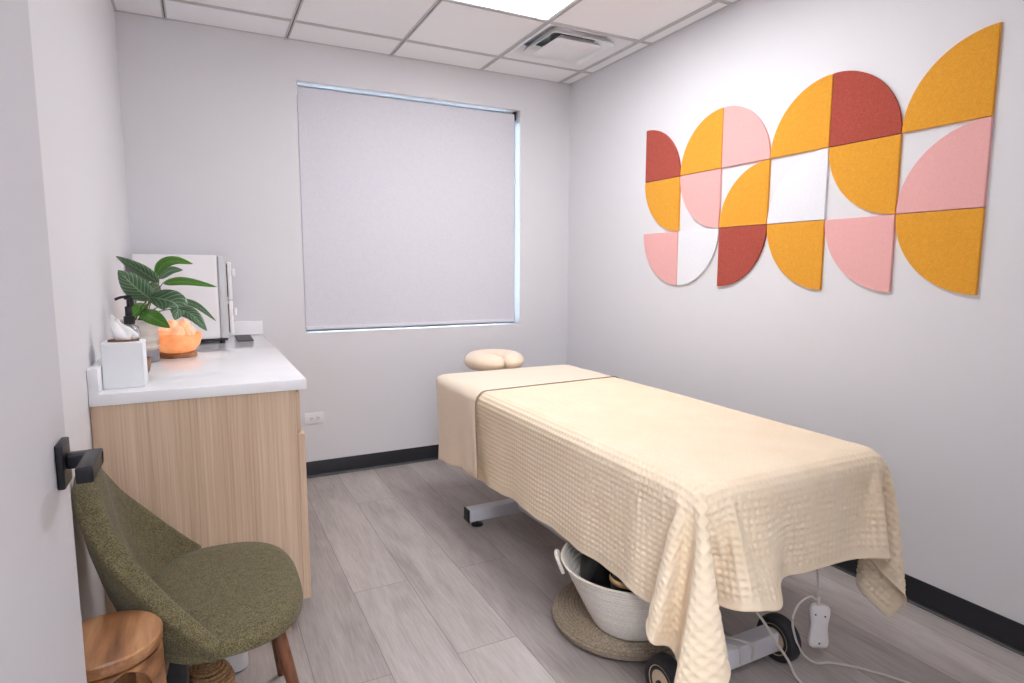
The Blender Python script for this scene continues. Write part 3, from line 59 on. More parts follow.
2254,3834,616,0,0,41,0,0,41,0,0,41,0,0,41,1,0,42,0,0,41,0,0,41,0,0,41,0,0,41,0,0,41,0,0,42,0,0,41,0,0,41,1,0,41,0,0,41,0,0,41,0,0,42,2,0,41,12,0,40,28,0,30,36,0,21,40,0,7,42,0,-1,41,0,0,41,0,0,41,0,0,41,0,0,42,0,0,41,0,0,41,0,0,41,0,0,41,0,0,41,0,0,41,0,0,41,0,0,42,0,0,41,0,0,41,0,0,41,0,0,41,0,0,41,0,0,41,0,0,41,0,0,42,0,0,41,0,0,41,0,0,41,0,0,41,0,0,41,0,0,41,0,0,41,0,0,42,0,0,41,0,0,41,0,0,41,0,0,41,0,0,41,0,0,42,0,1,41,0,-7,35,0,-21,28,0,-31,13,0,-39,2,0,-41,0,0,-42,0,0,-41,0,0,-41,0,0,-41,0,0,-41,0,0,-41,0,0,-42,0,0,-41,0,0,-41,0,0,-41,0,0,-41,0,0,-41,1,0,-41,0,0,-42,0,0,-41,0,0,-41,0,0,-41,
2254,3875,616,0,0,41,0,0,41,0,0,41,0,0,42,1,0,41,0,0,41,0,0,41,0,0,41,0,0,41,0,0,41,0,0,42,0,0,41,1,0,41,0,0,41,0,0,41,0,0,41,0,0,42,2,0,41,12,0,40,28,0,30,36,0,21,40,0,7,42,0,-1,41,0,0,41,0,0,41,0,0,41,0,0,42,0,0,41,0,0,41,0,0,41,0,0,41,0,0,41,0,0,41,0,0,41,0,0,42,0,0,41,0,0,41,0,0,41,0,0,41,0,0,41,0,0,41,0,0,41,0,0,42,0,0,41,0,0,41,0,0,41,0,0,41,0,0,41,0,0,41,0,0,41,0,0,42,0,0,41,0,0,41,0,0,41,0,0,41,0,0,41,0,0,42,0,1,40,0,-7,36,0,-21,28,0,-30,13,0,-40,2,0,-41,0,0,-42,0,0,-41,0,0,-41,0,0,-41,0,0,-41,0,0,-41,0,0,-42,0,0,-41,0,0,-41,0,0,-41,0,0,-41,0,0,-41,0,0,-41,1,0,-42,0,0,-41,0,0,-41,0,0,-41,
2254,3916,616,0,0,41,0,0,41,0,0,41,0,0,42,1,0,41,0,0,41,0,0,41,0,0,41,0,0,41,0,0,41,0,0,42,0,0,41,1,0,41,0,0,41,0,0,41,0,0,41,0,0,42,2,0,41,12,0,40,28,0,31,36,0,20,40,0,7,42,0,-1,41,0,0,41,0,0,41,0,0,41,0,0,42,0,0,41,0,0,41,0,0,41,0,0,41,0,0,41,0,0,41,0,0,41,0,0,42,0,0,41,0,0,41,0,0,41,0,0,41,0,0,41,0,0,41,0,0,41,0,0,42,0,0,41,0,0,41,0,0,41,0,0,41,0,0,41,0,0,41,0,0,41,0,0,42,0,0,41,0,0,41,0,0,41,0,0,41,0,0,41,0,0,42,0,1,40,0,-7,36,0,-20,28,0,-31,12,0,-40,2,0,-41,0,0,-42,0,0,-41,1,0,-41,0,0,-41,0,0,-41,0,0,-41,0,0,-42,0,0,-41,0,0,-41,0,0,-41,0,0,-41,0,0,-41,0,0,-41,0,0,-42,0,0,-41,0,0,-41,1,0,-41,
2254,3957,616,0,0,41,0,0,41,0,0,41,0,0,42,1,0,41,0,0,41,0,0,41,0,0,41,0,0,41,0,0,41,0,0,42,0,0,41,1,0,41,0,0,41,0,0,41,0,0,41,0,0,42,2,0,41,12,0,40,28,0,31,36,0,20,40,0,7,42,0,-1,41,0,0,41,0,0,41,0,0,41,0,0,42,0,0,41,0,0,41,0,0,41,0,0,41,0,0,41,0,0,41,0,0,41,0,0,42,0,0,41,0,0,41,0,0,41,0,0,41,0,0,41,0,0,41,0,0,41,0,0,42,0,0,41,0,0,41,0,0,41,0,0,41,0,0,41,0,0,41,0,0,41,0,0,42,0,0,41,0,0,41,0,0,41,0,0,41,0,0,41,0,0,42,0,1,40,0,-7,36,0,-20,28,0,-31,12,0,-40,2,0,-41,0,0,-42,0,0,-41,0,0,-41,1,0,-41,0,0,-41,0,0,-41,0,0,-42,0,0,-41,0,0,-41,0,0,-41,0,0,-41,0,0,-41,0,0,-41,0,0,-42,0,0,-41,0,0,-41,0,0,-41,
2254,3999,616,0,0,41,0,0,41,0,0,41,0,0,42,1,0,41,0,0,41,0,0,41,0,0,41,0,0,41,0,0,41,0,0,42,0,0,41,1,0,41,0,-1,41,0,0,41,0,0,41,0,0,42,2,0,41,12,0,40,28,0,31,36,0,20,40,0,7,42,0,-1,41,0,0,41,0,0,41,0,0,41,0,0,42,0,0,41,0,0,41,0,0,41,0,0,41,0,0,41,0,0,41,0,0,41,0,0,42,0,0,41,0,0,41,0,0,41,0,0,41,0,0,41,0,0,41,0,0,41,0,0,42,0,0,41,0,0,41,0,0,41,0,0,41,0,0,41,0,0,41,0,0,41,0,0,42,0,0,41,0,0,41,0,0,41,0,0,41,0,0,41,0,0,42,0,1,40,0,-7,36,0,-20,28,0,-31,12,0,-40,2,0,-41,0,0,-42,0,0,-41,0,0,-41,1,0,-41,0,0,-41,0,0,-41,0,0,-42,0,1,-41,0,0,-41,0,0,-41,0,0,-41,0,0,-41,0,0,-41,0,0,-42,0,0,-41,0,0,-41,0,0,-41,
2254,4040,616,0,0,41,0,0,41,0,0,41,0,0,42,1,0,41,0,0,41,0,0,41,0,0,41,0,0,41,0,0,41,0,0,42,0,0,41,1,0,41,0,0,41,0,0,41,0,0,41,0,0,42,2,0,41,12,0,40,28,0,31,36,0,20,40,0,7,42,0,-1,41,0,0,41,0,0,41,0,0,41,0,0,42,0,0,41,0,0,41,0,0,41,0,0,41,0,0,41,0,0,41,0,0,41,0,0,42,0,0,41,0,0,41,0,0,41,0,0,41,0,0,41,0,0,41,0,0,41,0,0,42,0,0,41,0,0,41,0,0,41,0,0,41,0,0,41,0,0,41,0,0,41,0,0,42,0,0,41,0,0,41,0,0,41,0,0,41,0,0,41,0,0,42,0,1,40,0,-7,36,0,-20,28,0,-31,12,0,-40,2,0,-41,0,0,-42,0,0,-41,0,0,-41,1,0,-41,0,0,-41,0,0,-41,0,0,-42,0,0,-41,0,0,-41,0,0,-41,0,0,-41,0,0,-41,0,0,-41,0,0,-42,0,0,-41,0,0,-41,0,0,-41,
2254,4081,616,0,0,41,0,0,41,0,0,41,0,0,42,1,0,41,0,0,41,0,0,41,0,0,41,0,0,41,0,0,41,0,0,42,0,0,41,1,0,41,0,0,41,0,0,41,0,0,41,0,0,42,2,0,41,12,0,40,28,0,31,36,0,20,40,0,7,42,0,-1,41,0,0,41,0,0,41,0,0,41,0,0,42,0,0,41,0,0,41,0,0,41,0,0,41,0,0,41,0,0,41,0,0,41,0,0,42,0,0,41,0,0,41,0,0,41,0,0,41,0,0,41,0,0,41,0,0,41,0,0,42,0,0,41,0,0,41,0,0,41,0,0,41,0,0,41,0,0,41,0,0,41,0,0,42,0,0,41,0,0,41,0,0,41,0,0,41,0,0,41,0,0,42,0,1,40,0,-7,36,0,-20,28,0,-31,12,0,-40,2,0,-41,0,0,-42,0,0,-41,1,0,-41,0,0,-41,0,0,-41,0,0,-41,0,0,-42,0,0,-41,0,0,-41,0,0,-41,0,0,-41,0,0,-41,1,0,-41,0,0,-42,0,0,-41,0,0,-41,0,0,-41,
2254,4122,616,0,0,41,0,0,41,0,0,41,0,0,42,1,0,41,0,0,41,0,0,41,0,0,41,0,0,41,0,0,41,0,0,42,0,0,41,1,0,41,0,0,41,0,0,41,0,0,41,0,0,42,2,0,41,12,0,40,28,0,31,36,0,20,40,0,7,42,0,-1,41,0,0,41,0,0,41,0,0,41,0,0,42,0,0,41,0,0,41,0,0,41,0,0,41,0,0,41,0,0,41,0,0,41,0,0,42,0,0,41,0,0,41,0,0,41,0,0,41,0,0,41,0,0,41,0,0,41,0,0,42,0,0,41,0,0,41,0,0,41,0,0,41,0,0,41,0,0,41,0,0,41,0,0,42,0,0,41,0,0,41,0,0,41,0,0,41,0,0,41,0,0,42,0,1,40,0,-7,36,0,-20,28,0,-31,12,0,-40,2,0,-41,0,0,-42,0,0,-41,1,0,-41,0,0,-41,0,0,-41,0,0,-41,0,0,-42,0,0,-41,0,0,-41,0,0,-41,1,0,-41,0,0,-41,0,0,-41,0,0,-42,1,0,-41,0,0,-41,0,0,-41,
2254,4163,616,0,0,41,0,0,41,0,0,41,0,0,42,1,0,41,0,0,41,0,0,41,0,0,41,0,0,41,0,0,41,0,0,42,0,0,41,1,0,41,0,0,41,0,0,41,0,0,41,0,0,42,2,0,41,12,0,40,28,0,31,36,0,20,40,0,7,42,0,-1,41,0,0,41,0,0,41,0,0,41,0,0,42,0,0,41,0,0,41,0,0,41,0,0,41,0,0,41,0,0,41,0,0,41,0,0,42,0,0,41,0,0,41,0,0,41,0,0,41,0,0,41,0,0,41,0,0,41,0,0,42,0,0,41,0,0,41,0,0,41,0,0,41,0,0,41,0,0,41,0,0,41,0,0,42,0,0,41,0,0,41,0,0,41,0,0,41,0,0,41,0,0,42,0,1,40,0,-7,36,0,-20,28,0,-31,12,0,-40,2,0,-41,0,0,-42,0,0,-41,1,0,-41,0,0,-41,0,0,-41,0,0,-41,0,0,-42,0,0,-41,0,0,-41,1,0,-41,0,0,-41,0,0,-41,0,0,-41,1,0,-42,0,0,-41,0,0,-41,1,0,-41,
2254,4205,616,0,0,41,0,0,41,0,0,41,0,0,42,1,0,41,0,0,41,0,0,41,0,0,41,0,0,41,0,0,41,0,0,42,0,0,41,1,0,41,0,0,41,0,0,41,0,0,41,0,0,42,2,0,41,12,0,40,28,0,31,36,0,20,40,0,7,42,0,-1,41,0,0,41,0,0,41,0,0,41,0,0,42,0,0,41,0,0,41,0,0,41,0,0,41,0,0,41,0,0,41,0,0,41,0,0,42,0,0,41,0,0,41,0,0,41,0,0,41,0,0,41,0,0,41,0,0,41,0,0,42,0,0,41,0,0,41,0,0,41,0,0,41,0,0,41,0,0,41,0,0,41,0,0,42,0,0,41,0,0,41,0,0,41,0,0,41,0,0,41,0,0,42,0,1,40,0,-7,36,0,-20,28,0,-31,12,0,-40,2,0,-41,0,0,-42,0,0,-41,1,0,-41,0,0,-41,0,0,-41,0,0,-41,0,0,-42,0,0,-41,0,0,-41,1,0,-41,0,0,-41,0,0,-41,0,0,-41,1,0,-42,0,0,-41,0,0,-41,1,0,-41,
2254,4246,616,0,0,41,0,0,41,0,0,41,0,0,42,1,0,41,0,0,41,0,0,41,0,0,41,0,0,41,0,0,41,0,0,42,0,0,41,0,0,41,1,0,41,0,0,41,0,0,41,0,0,42,2,0,41,12,0,40,28,0,31,36,0,20,40,0,7,42,0,-1,41,0,0,41,0,0,41,0,0,41,0,0,42,0,0,41,0,0,41,0,0,41,0,0,41,0,0,41,0,0,41,0,0,41,0,0,42,0,0,41,0,0,41,0,0,41,0,0,41,0,0,41,0,0,41,0,0,41,0,0,42,0,0,41,0,0,41,0,0,41,0,0,41,0,0,41,0,0,41,0,0,41,0,0,42,0,0,41,0,0,41,0,0,41,0,0,41,0,0,41,0,0,42,0,1,40,0,-7,36,0,-20,28,0,-31,12,0,-40,2,0,-41,0,0,-42,0,0,-41,0,0,-41,1,0,-41,0,0,-41,0,0,-41,0,0,-42,0,0,-41,0,0,-41,0,0,-41,1,0,-41,0,0,-41,0,0,-41,0,0,-42,1,0,-41,0,0,-41,0,0,-41,
2254,4287,616,0,0,41,0,0,41,0,0,41,0,0,42,1,0,41,0,0,41,0,0,41,0,0,41,0,0,41,0,0,41,0,0,42,0,0,41,0,0,41,1,0,41,0,0,41,0,0,41,0,0,42,2,0,41,12,0,40,28,0,31,36,0,20,40,0,7,42,0,-1,41,0,0,41,0,0,41,0,0,41,0,0,42,0,0,41,0,0,41,0,0,41,0,0,41,0,0,41,0,0,41,0,0,41,0,0,42,0,0,41,0,0,41,0,0,41,0,0,41,0,0,41,0,0,41,0,0,41,0,0,42,0,0,41,0,0,41,0,0,41,0,0,41,0,0,41,0,0,41,0,0,41,0,0,42,0,0,41,0,0,41,0,0,41,0,0,41,0,0,41,0,0,42,0,1,40,0,-7,36,0,-20,28,0,-31,12,0,-40,2,0,-41,0,0,-42,0,0,-41,0,0,-41,1,0,-41,0,0,-41,0,0,-41,0,0,-42,0,0,-41,0,0,-41,0,0,-41,0,0,-41,0,0,-41,1,0,-41,0,0,-42,0,0,-41,0,0,-41,0,0,-41,
2254,4328,616,0,0,41,0,0,41,0,0,41,0,0,42,1,0,41,0,0,41,0,0,41,0,0,41,0,0,41,0,0,41,0,0,42,0,0,41,0,0,41,1,0,41,0,0,41,0,0,41,0,0,42,2,0,41,12,0,40,28,0,31,36,0,20,40,0,7,42,0,-1,41,0,0,41,0,0,41,0,0,41,0,0,42,0,0,41,0,0,41,0,0,41,0,0,41,0,0,41,0,0,41,0,0,41,0,0,42,0,0,41,0,0,41,0,0,41,0,0,41,0,0,41,0,0,41,0,0,41,0,0,42,0,0,41,0,0,41,0,0,41,0,0,41,0,0,41,0,0,41,0,0,41,0,0,42,0,0,41,0,0,41,0,0,41,0,0,41,0,0,41,0,0,42,0,1,40,0,-7,36,0,-20,28,0,-31,12,0,-40,2,0,-41,0,0,-42,0,0,-41,0,0,-41,0,0,-41,1,0,-41,0,0,-41,0,0,-42,0,0,-41,0,0,-41,0,0,-41,0,0,-41,0,0,-41,0,0,-41,0,0,-42,0,0,-41,0,0,-41,0,0,-41,
2254,4370,616,0,0,41,0,0,41,0,0,41,0,0,42,1,0,41,0,0,41,0,0,41,0,0,41,0,0,41,0,0,41,0,-1,42,0,0,41,1,0,41,0,0,41,0,0,41,0,0,41,0,0,42,2,0,41,12,0,40,28,0,31,36,0,20,40,0,7,42,0,-1,41,0,0,41,0,0,41,0,0,41,0,0,42,0,0,41,0,0,41,0,0,41,0,0,41,0,0,41,0,0,41,0,0,41,0,0,42,0,0,41,0,0,41,0,0,41,0,0,41,0,0,41,0,0,41,0,0,41,0,0,42,0,0,41,0,0,41,0,0,41,0,0,41,0,0,41,0,0,41,0,0,41,0,0,42,0,0,41,0,0,41,0,0,41,0,0,41,0,0,41,0,0,42,0,1,40,0,-7,36,0,-20,28,0,-31,12,0,-40,2,0,-41,0,0,-42,0,0,-41,0,0,-41,0,0,-41,1,0,-41,0,0,-41,0,0,-42,0,0,-41,0,0,-41,0,0,-41,0,0,-41,0,0,-41,0,0,-41,0,0,-42,0,0,-41,0,0,-41,0,0,-41,
2254,4411,616,0,0,41,0,0,41,0,0,41,0,0,42,1,0,41,0,0,41,0,0,41,0,0,41,0,0,41,0,0,41,0,0,42,0,0,41,1,0,41,0,0,41,0,0,41,0,0,41,0,0,42,2,0,41,12,0,40,28,0,31,36,0,20,40,0,7,42,0,-1,41,0,0,41,0,0,41,0,0,41,0,0,42,0,0,41,0,0,41,0,0,41,0,0,41,0,0,41,0,0,41,0,0,41,0,0,42,0,0,41,0,0,41,0,0,41,0,0,41,0,0,41,0,0,41,0,0,41,0,0,42,0,0,41,0,0,41,0,0,41,0,0,41,0,0,41,0,0,41,0,0,41,0,0,42,0,0,41,0,0,41,0,0,41,0,0,41,0,0,41,0,0,42,0,1,40,0,-7,36,0,-20,28,0,-31,12,0,-40,2,0,-41,0,0,-42,0,0,-41,0,0,-41,0,0,-41,1,0,-41,0,0,-41,0,0,-42,0,0,-41,0,0,-41,0,0,-41,0,0,-41,0,0,-41,0,0,-41,0,0,-42,0,0,-41,0,0,-41,0,0,-41,
2254,4452,616,0,0,41,0,0,41,0,0,41,0,0,42,1,0,41,0,0,41,0,0,41,0,0,41,0,0,41,0,0,41,0,0,42,0,0,41,1,0,41,0,0,41,0,0,41,0,0,41,0,0,42,2,0,41,12,0,40,28,0,31,36,0,20,40,0,7,42,0,-1,41,0,0,41,0,0,41,0,0,41,0,0,42,0,0,41,0,0,41,0,0,41,0,0,41,0,0,41,0,0,41,0,0,41,0,0,42,0,0,41,0,0,41,0,0,41,0,0,41,0,0,41,0,0,41,0,0,41,0,0,42,0,0,41,0,0,41,0,0,41,0,0,41,0,0,41,0,0,41,0,0,41,0,0,42,0,0,41,0,0,41,0,0,41,0,0,41,0,0,41,0,0,42,0,1,40,0,-7,36,0,-20,28,0,-31,12,0,-40,2,0,-41,0,0,-42,0,0,-41,0,0,-41,0,0,-41,1,0,-41,0,0,-41,0,0,-42,0,0,-41,0,0,-41,0,0,-41,0,0,-41,0,0,-41,0,0,-41,0,0,-42,1,0,-41,0,0,-41,0,0,-41,
2254,4493,616,0,0,41,0,0,41,0,0,41,0,0,42,1,0,41,0,0,41,0,0,41,0,0,41,0,0,41,0,0,41,0,0,42,0,0,41,1,0,41,0,0,41,0,0,41,0,0,42,0,0,41,2,0,41,12,0,40,27,0,31,37,0,20,40,0,7,42,0,-1,41,0,0,41,0,0,41,0,0,41,0,0,42,0,0,41,0,0,41,0,0,41,0,0,41,0,0,41,0,0,41,0,0,41,0,0,42,0,0,41,0,0,41,0,0,41,0,0,41,0,0,41,0,0,41,0,0,41,0,0,42,0,0,41,0,0,41,0,0,41,0,0,41,0,0,41,0,0,41,0,0,41,0,0,42,0,0,41,0,0,41,0,0,41,0,0,41,0,0,41,0,0,42,0,1,40,0,-7,37,0,-20,27,0,-31,12,0,-40,2,0,-41,0,0,-42,0,0,-41,0,0,-41,0,0,-41,1,0,-41,0,0,-41,0,0,-42,0,0,-41,0,0,-41,0,0,-41,0,0,-41,0,0,-41,1,0,-41,0,0,-42,0,0,-41,0,0,-41,0,0,-41,
2254,4534,616,0,0,41,0,0,41,0,0,41,0,0,42,1,0,41,0,0,41,0,0,41,0,0,41,0,0,41,0,0,41,0,0,42,0,0,41,1,0,41,0,0,41,0,0,41,0,0,42,0,0,41,2,0,41,12,0,40,27,0,31,37,0,20,40,0,7,42,0,-1,41,0,0,41,0,0,41,0,0,41,0,0,42,0,0,41,0,0,41,0,0,41,0,0,41,0,0,41,0,0,41,0,0,41,0,0,42,0,0,41,0,0,41,0,0,41,0,0,41,0,0,41,0,0,41,0,0,41,0,0,42,0,0,41,0,0,41,0,0,41,0,0,41,0,0,41,0,0,41,0,0,41,0,0,42,0,0,41,0,0,41,0,0,41,0,0,41,0,0,41,0,0,42,0,1,41,0,-7,36,0,-20,27,0,-31,12,0,-40,2,0,-41,0,0,-42,0,0,-41,0,0,-41,1,0,-41,0,0,-41,0,0,-41,0,0,-42,0,0,-41,0,0,-41,0,0,-41,0,0,-41,1,0,-41,0,0,-41,0,0,-42,0,0,-41,0,0,-41,0,0,-41,
2254,4576,616,0,0,41,0,0,41,0,0,41,0,0,42,1,0,41,0,0,41,0,0,41,0,0,41,0,0,41,0,0,41,0,0,42,0,0,41,1,0,41,0,0,41,0,0,41,0,0,41,0,0,42,2,0,41,12,0,40,27,0,31,37,0,20,40,0,7,42,0,-1,41,0,0,41,0,0,41,0,0,41,0,0,42,0,0,41,0,0,41,0,0,41,0,0,41,0,0,41,0,0,41,0,0,41,0,0,42,0,0,41,0,0,41,0,0,41,0,0,41,0,0,41,0,0,41,0,0,41,0,0,42,0,0,41,0,0,41,0,0,41,0,0,41,0,0,41,0,0,41,0,0,41,0,0,42,0,0,41,0,0,41,0,0,41,0,0,41,0,0,41,0,0,42,0,1,41,0,-7,36,0,-20,27,0,-31,12,0,-40,2,0,-41,0,0,-42,0,0,-41,1,0,-41,0,0,-41,0,0,-41,0,0,-41,0,0,-42,0,0,-41,0,0,-41,0,0,-41,1,0,-41,0,0,-41,0,0,-41,0,0,-42,0,0,-41,0,0,-41,0,0,-41,
2254,4617,616,0,0,41,0,0,41,0,0,41,0,0,42,1,0,41,0,0,41,0,0,41,0,0,41,0,0,41,0,0,41,0,0,42,0,0,41,0,0,41,1,0,41,0,0,41,0,0,41,0,0,42,2,0,41,12,0,40,27,0,31,37,0,20,40,0,7,42,0,-1,41,0,0,41,0,0,41,0,0,41,0,0,42,0,0,41,0,0,41,0,0,41,0,0,41,0,0,41,0,0,41,0,0,41,0,0,42,0,0,41,0,0,41,0,0,41,0,0,41,0,0,41,0,0,41,0,0,41,0,0,42,0,0,41,0,0,41,0,0,41,0,0,41,0,0,41,0,0,41,0,0,41,0,0,42,0,0,41,0,0,41,0,0,41,0,0,41,0,0,41,0,0,42,0,1,40,0,-7,37,0,-20,27,0,-32,12,0,-39,3,0,-41,0,0,-42,0,0,-41,0,0,-41,0,0,-41,0,0,-41,0,0,-41,0,0,-42,0,0,-41,0,0,-41,0,0,-41,1,0,-41,0,0,-41,0,0,-41,0,0,-42,0,0,-41,0,0,-41,0,0,-41,
2254,4658,616,0,0,41,0,0,41,0,0,41,0,0,42,1,0,41,0,0,41,0,0,41,0,0,41,0,0,41,0,0,41,0,0,42,0,0,41,0,0,41,1,0,41,0,0,41,0,0,41,0,0,42,2,0,41,12,0,39,27,0,32,37,0,20,40,0,7,42,0,-1,41,0,0,41,0,0,41,0,0,41,0,0,42,0,0,41,0,0,41,0,0,41,0,0,41,0,0,41,0,0,41,0,0,41,0,0,42,0,0,41,0,0,41,0,0,41,0,0,41,0,0,41,0,0,41,0,0,41,0,0,42,0,0,41,0,0,41,0,0,41,0,0,41,0,0,41,0,0,41,0,0,41,0,0,42,0,0,41,0,0,41,0,0,41,0,0,41,0,0,41,0,0,42,0,0,40,0,-6,37,0,-20,27,0,-32,12,0,-39,3,0,-41,0,0,-42,0,0,-41,0,0,-41,0,0,-41,0,0,-41,0,0,-41,0,0,-42,0,0,-41,0,0,-41,1,0,-41,0,0,-41,0,0,-41,0,0,-41,0,0,-42,0,0,-41,0,0,-41,0,0,-41,
2254,4699,616,0,0,41,0,0,41,0,0,41,0,0,42,0,0,41,1,0,41,0,0,41,0,0,41,0,0,41,0,0,41,0,0,42,0,0,41,0,0,41,0,0,41,0,0,41,1,0,41,0,0,42,2,0,41,13,0,39,26,0,32,37,0,20,40,0,7,42,0,-1,41,0,0,41,0,0,41,0,0,41,0,0,42,0,0,41,0,0,41,0,0,41,0,0,41,0,0,41,0,0,41,0,0,41,0,0,42,0,0,41,0,0,41,0,0,41,0,0,41,0,0,41,0,0,41,0,0,41,0,0,42,0,0,41,0,0,41,0,0,41,0,0,41,0,0,41,0,0,41,0,0,41,0,0,42,0,0,41,0,0,41,0,0,41,0,0,41,0,0,41,0,0,41,0,0,41,0,-6,37,0,-20,27,0,-32,12,0,-39,3,0,-41,0,0,-42,0,0,-41,0,0,-41,0,0,-41,0,0,-41,0,0,-41,0,0,-42,0,0,-41,0,0,-41,1,0,-41,0,0,-41,0,0,-41,0,0,-41,0,0,-42,0,0,-41,0,0,-41,1,0,-41,
2254,4741,616,0,0,41,0,0,41,0,0,41,0,0,42,0,0,41,1,0,41,0,0,41,0,-1,41,0,0,41,0,0,41,0,0,42,0,0,41,0,0,41,0,0,41,0,0,41,0,0,41,0,0,42,3,0,41,13,0,39,26,0,32,37,0,20,40,0,7,42,0,-1,41,0,0,41,0,0,41,0,0,41,0,0,42,0,0,41,0,0,41,0,0,41,0,0,41,0,0,41,0,0,41,0,0,41,0,0,42,0,0,41,0,0,41,0,0,41,0,0,41,0,0,41,0,0,41,0,0,41,0,0,42,0,0,41,0,0,41,0,0,41,0,0,41,0,0,41,0,0,41,0,0,41,0,0,42,0,0,41,0,0,41,0,0,41,0,0,41,0,0,41,0,0,41,0,0,41,0,-6,37,0,-20,27,0,-32,12,0,-39,3,0,-41,0,0,-42,0,0,-41,0,0,-41,0,0,-41,0,0,-41,0,0,-41,0,0,-42,0,0,-41,0,0,-41,1,0,-41,0,0,-41,0,0,-41,0,0,-41,0,0,-42,0,0,-41,0,0,-41,1,0,-41,
2254,4782,616,0,0,41,0,0,41,0,0,41,0,0,42,0,0,41,0,0,41,1,0,41,0,0,41,0,0,41,0,0,41,0,0,42,0,0,41,0,0,41,0,0,41,0,0,41,0,0,41,0,0,42,3,0,41,13,0,39,26,0,32,37,0,20,41,0,6,41,0,0,41,0,0,41,0,0,41,0,0,41,0,0,42,0,0,41,0,0,41,0,0,41,0,0,41,0,0,41,0,0,41,0,0,41,0,0,42,0,0,41,0,0,41,0,0,41,0,0,41,0,0,41,0,0,41,0,0,41,0,0,42,0,0,41,0,0,41,0,0,41,0,0,41,0,0,41,0,0,41,0,0,41,0,0,42,0,0,41,0,0,41,0,0,41,0,0,41,0,0,41,0,0,41,0,0,41,0,-6,37,0,-20,27,0,-32,12,0,-39,3,0,-41,0,0,-42,0,0,-41,0,0,-41,0,0,-41,0,0,-41,0,0,-41,0,0,-42,0,0,-41,1,0,-41,0,0,-41,0,0,-41,0,0,-41,0,0,-41,0,0,-42,0,0,-41,0,0,-41,1,0,-41,
2254,4823,616,0,0,41,0,0,41,0,0,41,0,0,42,0,0,41,0,0,41,0,0,41,1,0,41,0,0,41,0,0,41,0,0,42,0,0,41,0,0,41,0,0,41,0,0,41,0,0,41,0,0,42,3,0,41,13,0,39,26,0,32,37,0,20,41,0,6,41,0,0,41,0,0,41,0,0,41,0,0,41,0,0,42,0,0,41,0,0,41,0,0,41,0,0,41,0,0,41,0,0,41,0,0,41,0,0,42,0,0,41,0,0,41,0,0,41,0,0,41,0,0,41,0,0,41,0,0,41,0,0,42,0,0,41,0,0,41,0,0,41,0,0,41,0,0,41,0,0,41,0,0,41,0,0,42,0,0,41,0,0,41,0,0,41,0,0,41,0,0,41,0,0,41,0,0,41,0,-6,37,0,-20,27,0,-32,12,0,-39,3,0,-41,0,0,-42,0,0,-41,0,0,-41,0,0,-41,0,0,-41,0,0,-41,0,0,-42,0,0,-41,1,0,-41,0,0,-41,0,0,-41,0,0,-41,0,0,-41,0,0,-42,0,0,-41,0,0,-41,1,0,-41,
2254,4864,616,0,0,41,0,0,41,0,0,41,0,0,42,0,0,41,0,0,41,0,0,41,0,0,41,1,0,41,0,0,41,0,0,42,0,0,41,0,0,41,0,0,41,0,0,41,0,0,41,0,0,42,3,0,41,13,0,39,26,0,32,37,0,20,41,0,6,41,0,0,41,0,0,41,0,0,41,0,0,41,0,0,42,0,0,41,0,0,41,0,0,41,0,0,41,0,0,41,0,0,41,0,0,41,0,0,42,0,0,41,0,0,41,0,0,41,0,0,41,0,0,41,0,0,41,0,0,41,0,0,42,0,0,41,0,0,41,0,0,41,0,0,41,0,0,41,0,0,41,0,0,41,0,0,42,0,0,41,0,0,41,0,0,41,0,0,41,0,0,41,0,0,41,0,0,41,0,-6,37,0,-20,27,0,-32,12,0,-39,3,0,-41,0,0,-42,0,0,-41,0,0,-41,0,0,-41,0,0,-41,0,0,-41,0,0,-42,0,0,-41,1,0,-41,0,0,-41,0,0,-41,0,0,-41,0,0,-41,0,0,-42,0,0,-41,0,0,-41,1,0,-41,
2254,4905,616,0,0,41,0,0,41,0,0,41,0,0,42,0,0,41,0,0,41,0,0,41,0,0,41,1,0,41,0,0,41,0,0,42,0,0,41,0,0,41,0,0,41,0,0,41,0,0,41,0,0,42,3,0,41,13,0,39,26,0,32,37,0,20,41,0,6,41,0,0,41,0,0,41,0,0,41,0,0,41,0,0,42,0,0,41,0,0,41,0,0,41,0,0,41,0,0,41,0,0,41,0,0,41,0,0,42,0,0,41,0,0,41,0,0,41,0,0,41,0,0,41,0,0,41,0,0,41,0,0,42,0,0,41,0,0,41,0,0,41,0,0,41,0,0,41,0,0,41,0,0,41,0,0,42,0,0,41,0,0,41,0,0,41,0,0,41,0,0,41,0,0,41,0,0,41,0,-6,37,0,-20,27,0,-32,12,0,-39,3,0,-41,0,0,-42,0,0,-41,0,0,-41,0,0,-41,0,0,-41,0,0,-41,0,0,-42,0,0,-41,1,0,-41,0,0,-41,0,0,-41,0,0,-41,0,0,-41,0,0,-42,0,0,-41,0,0,-41,1,0,-41,
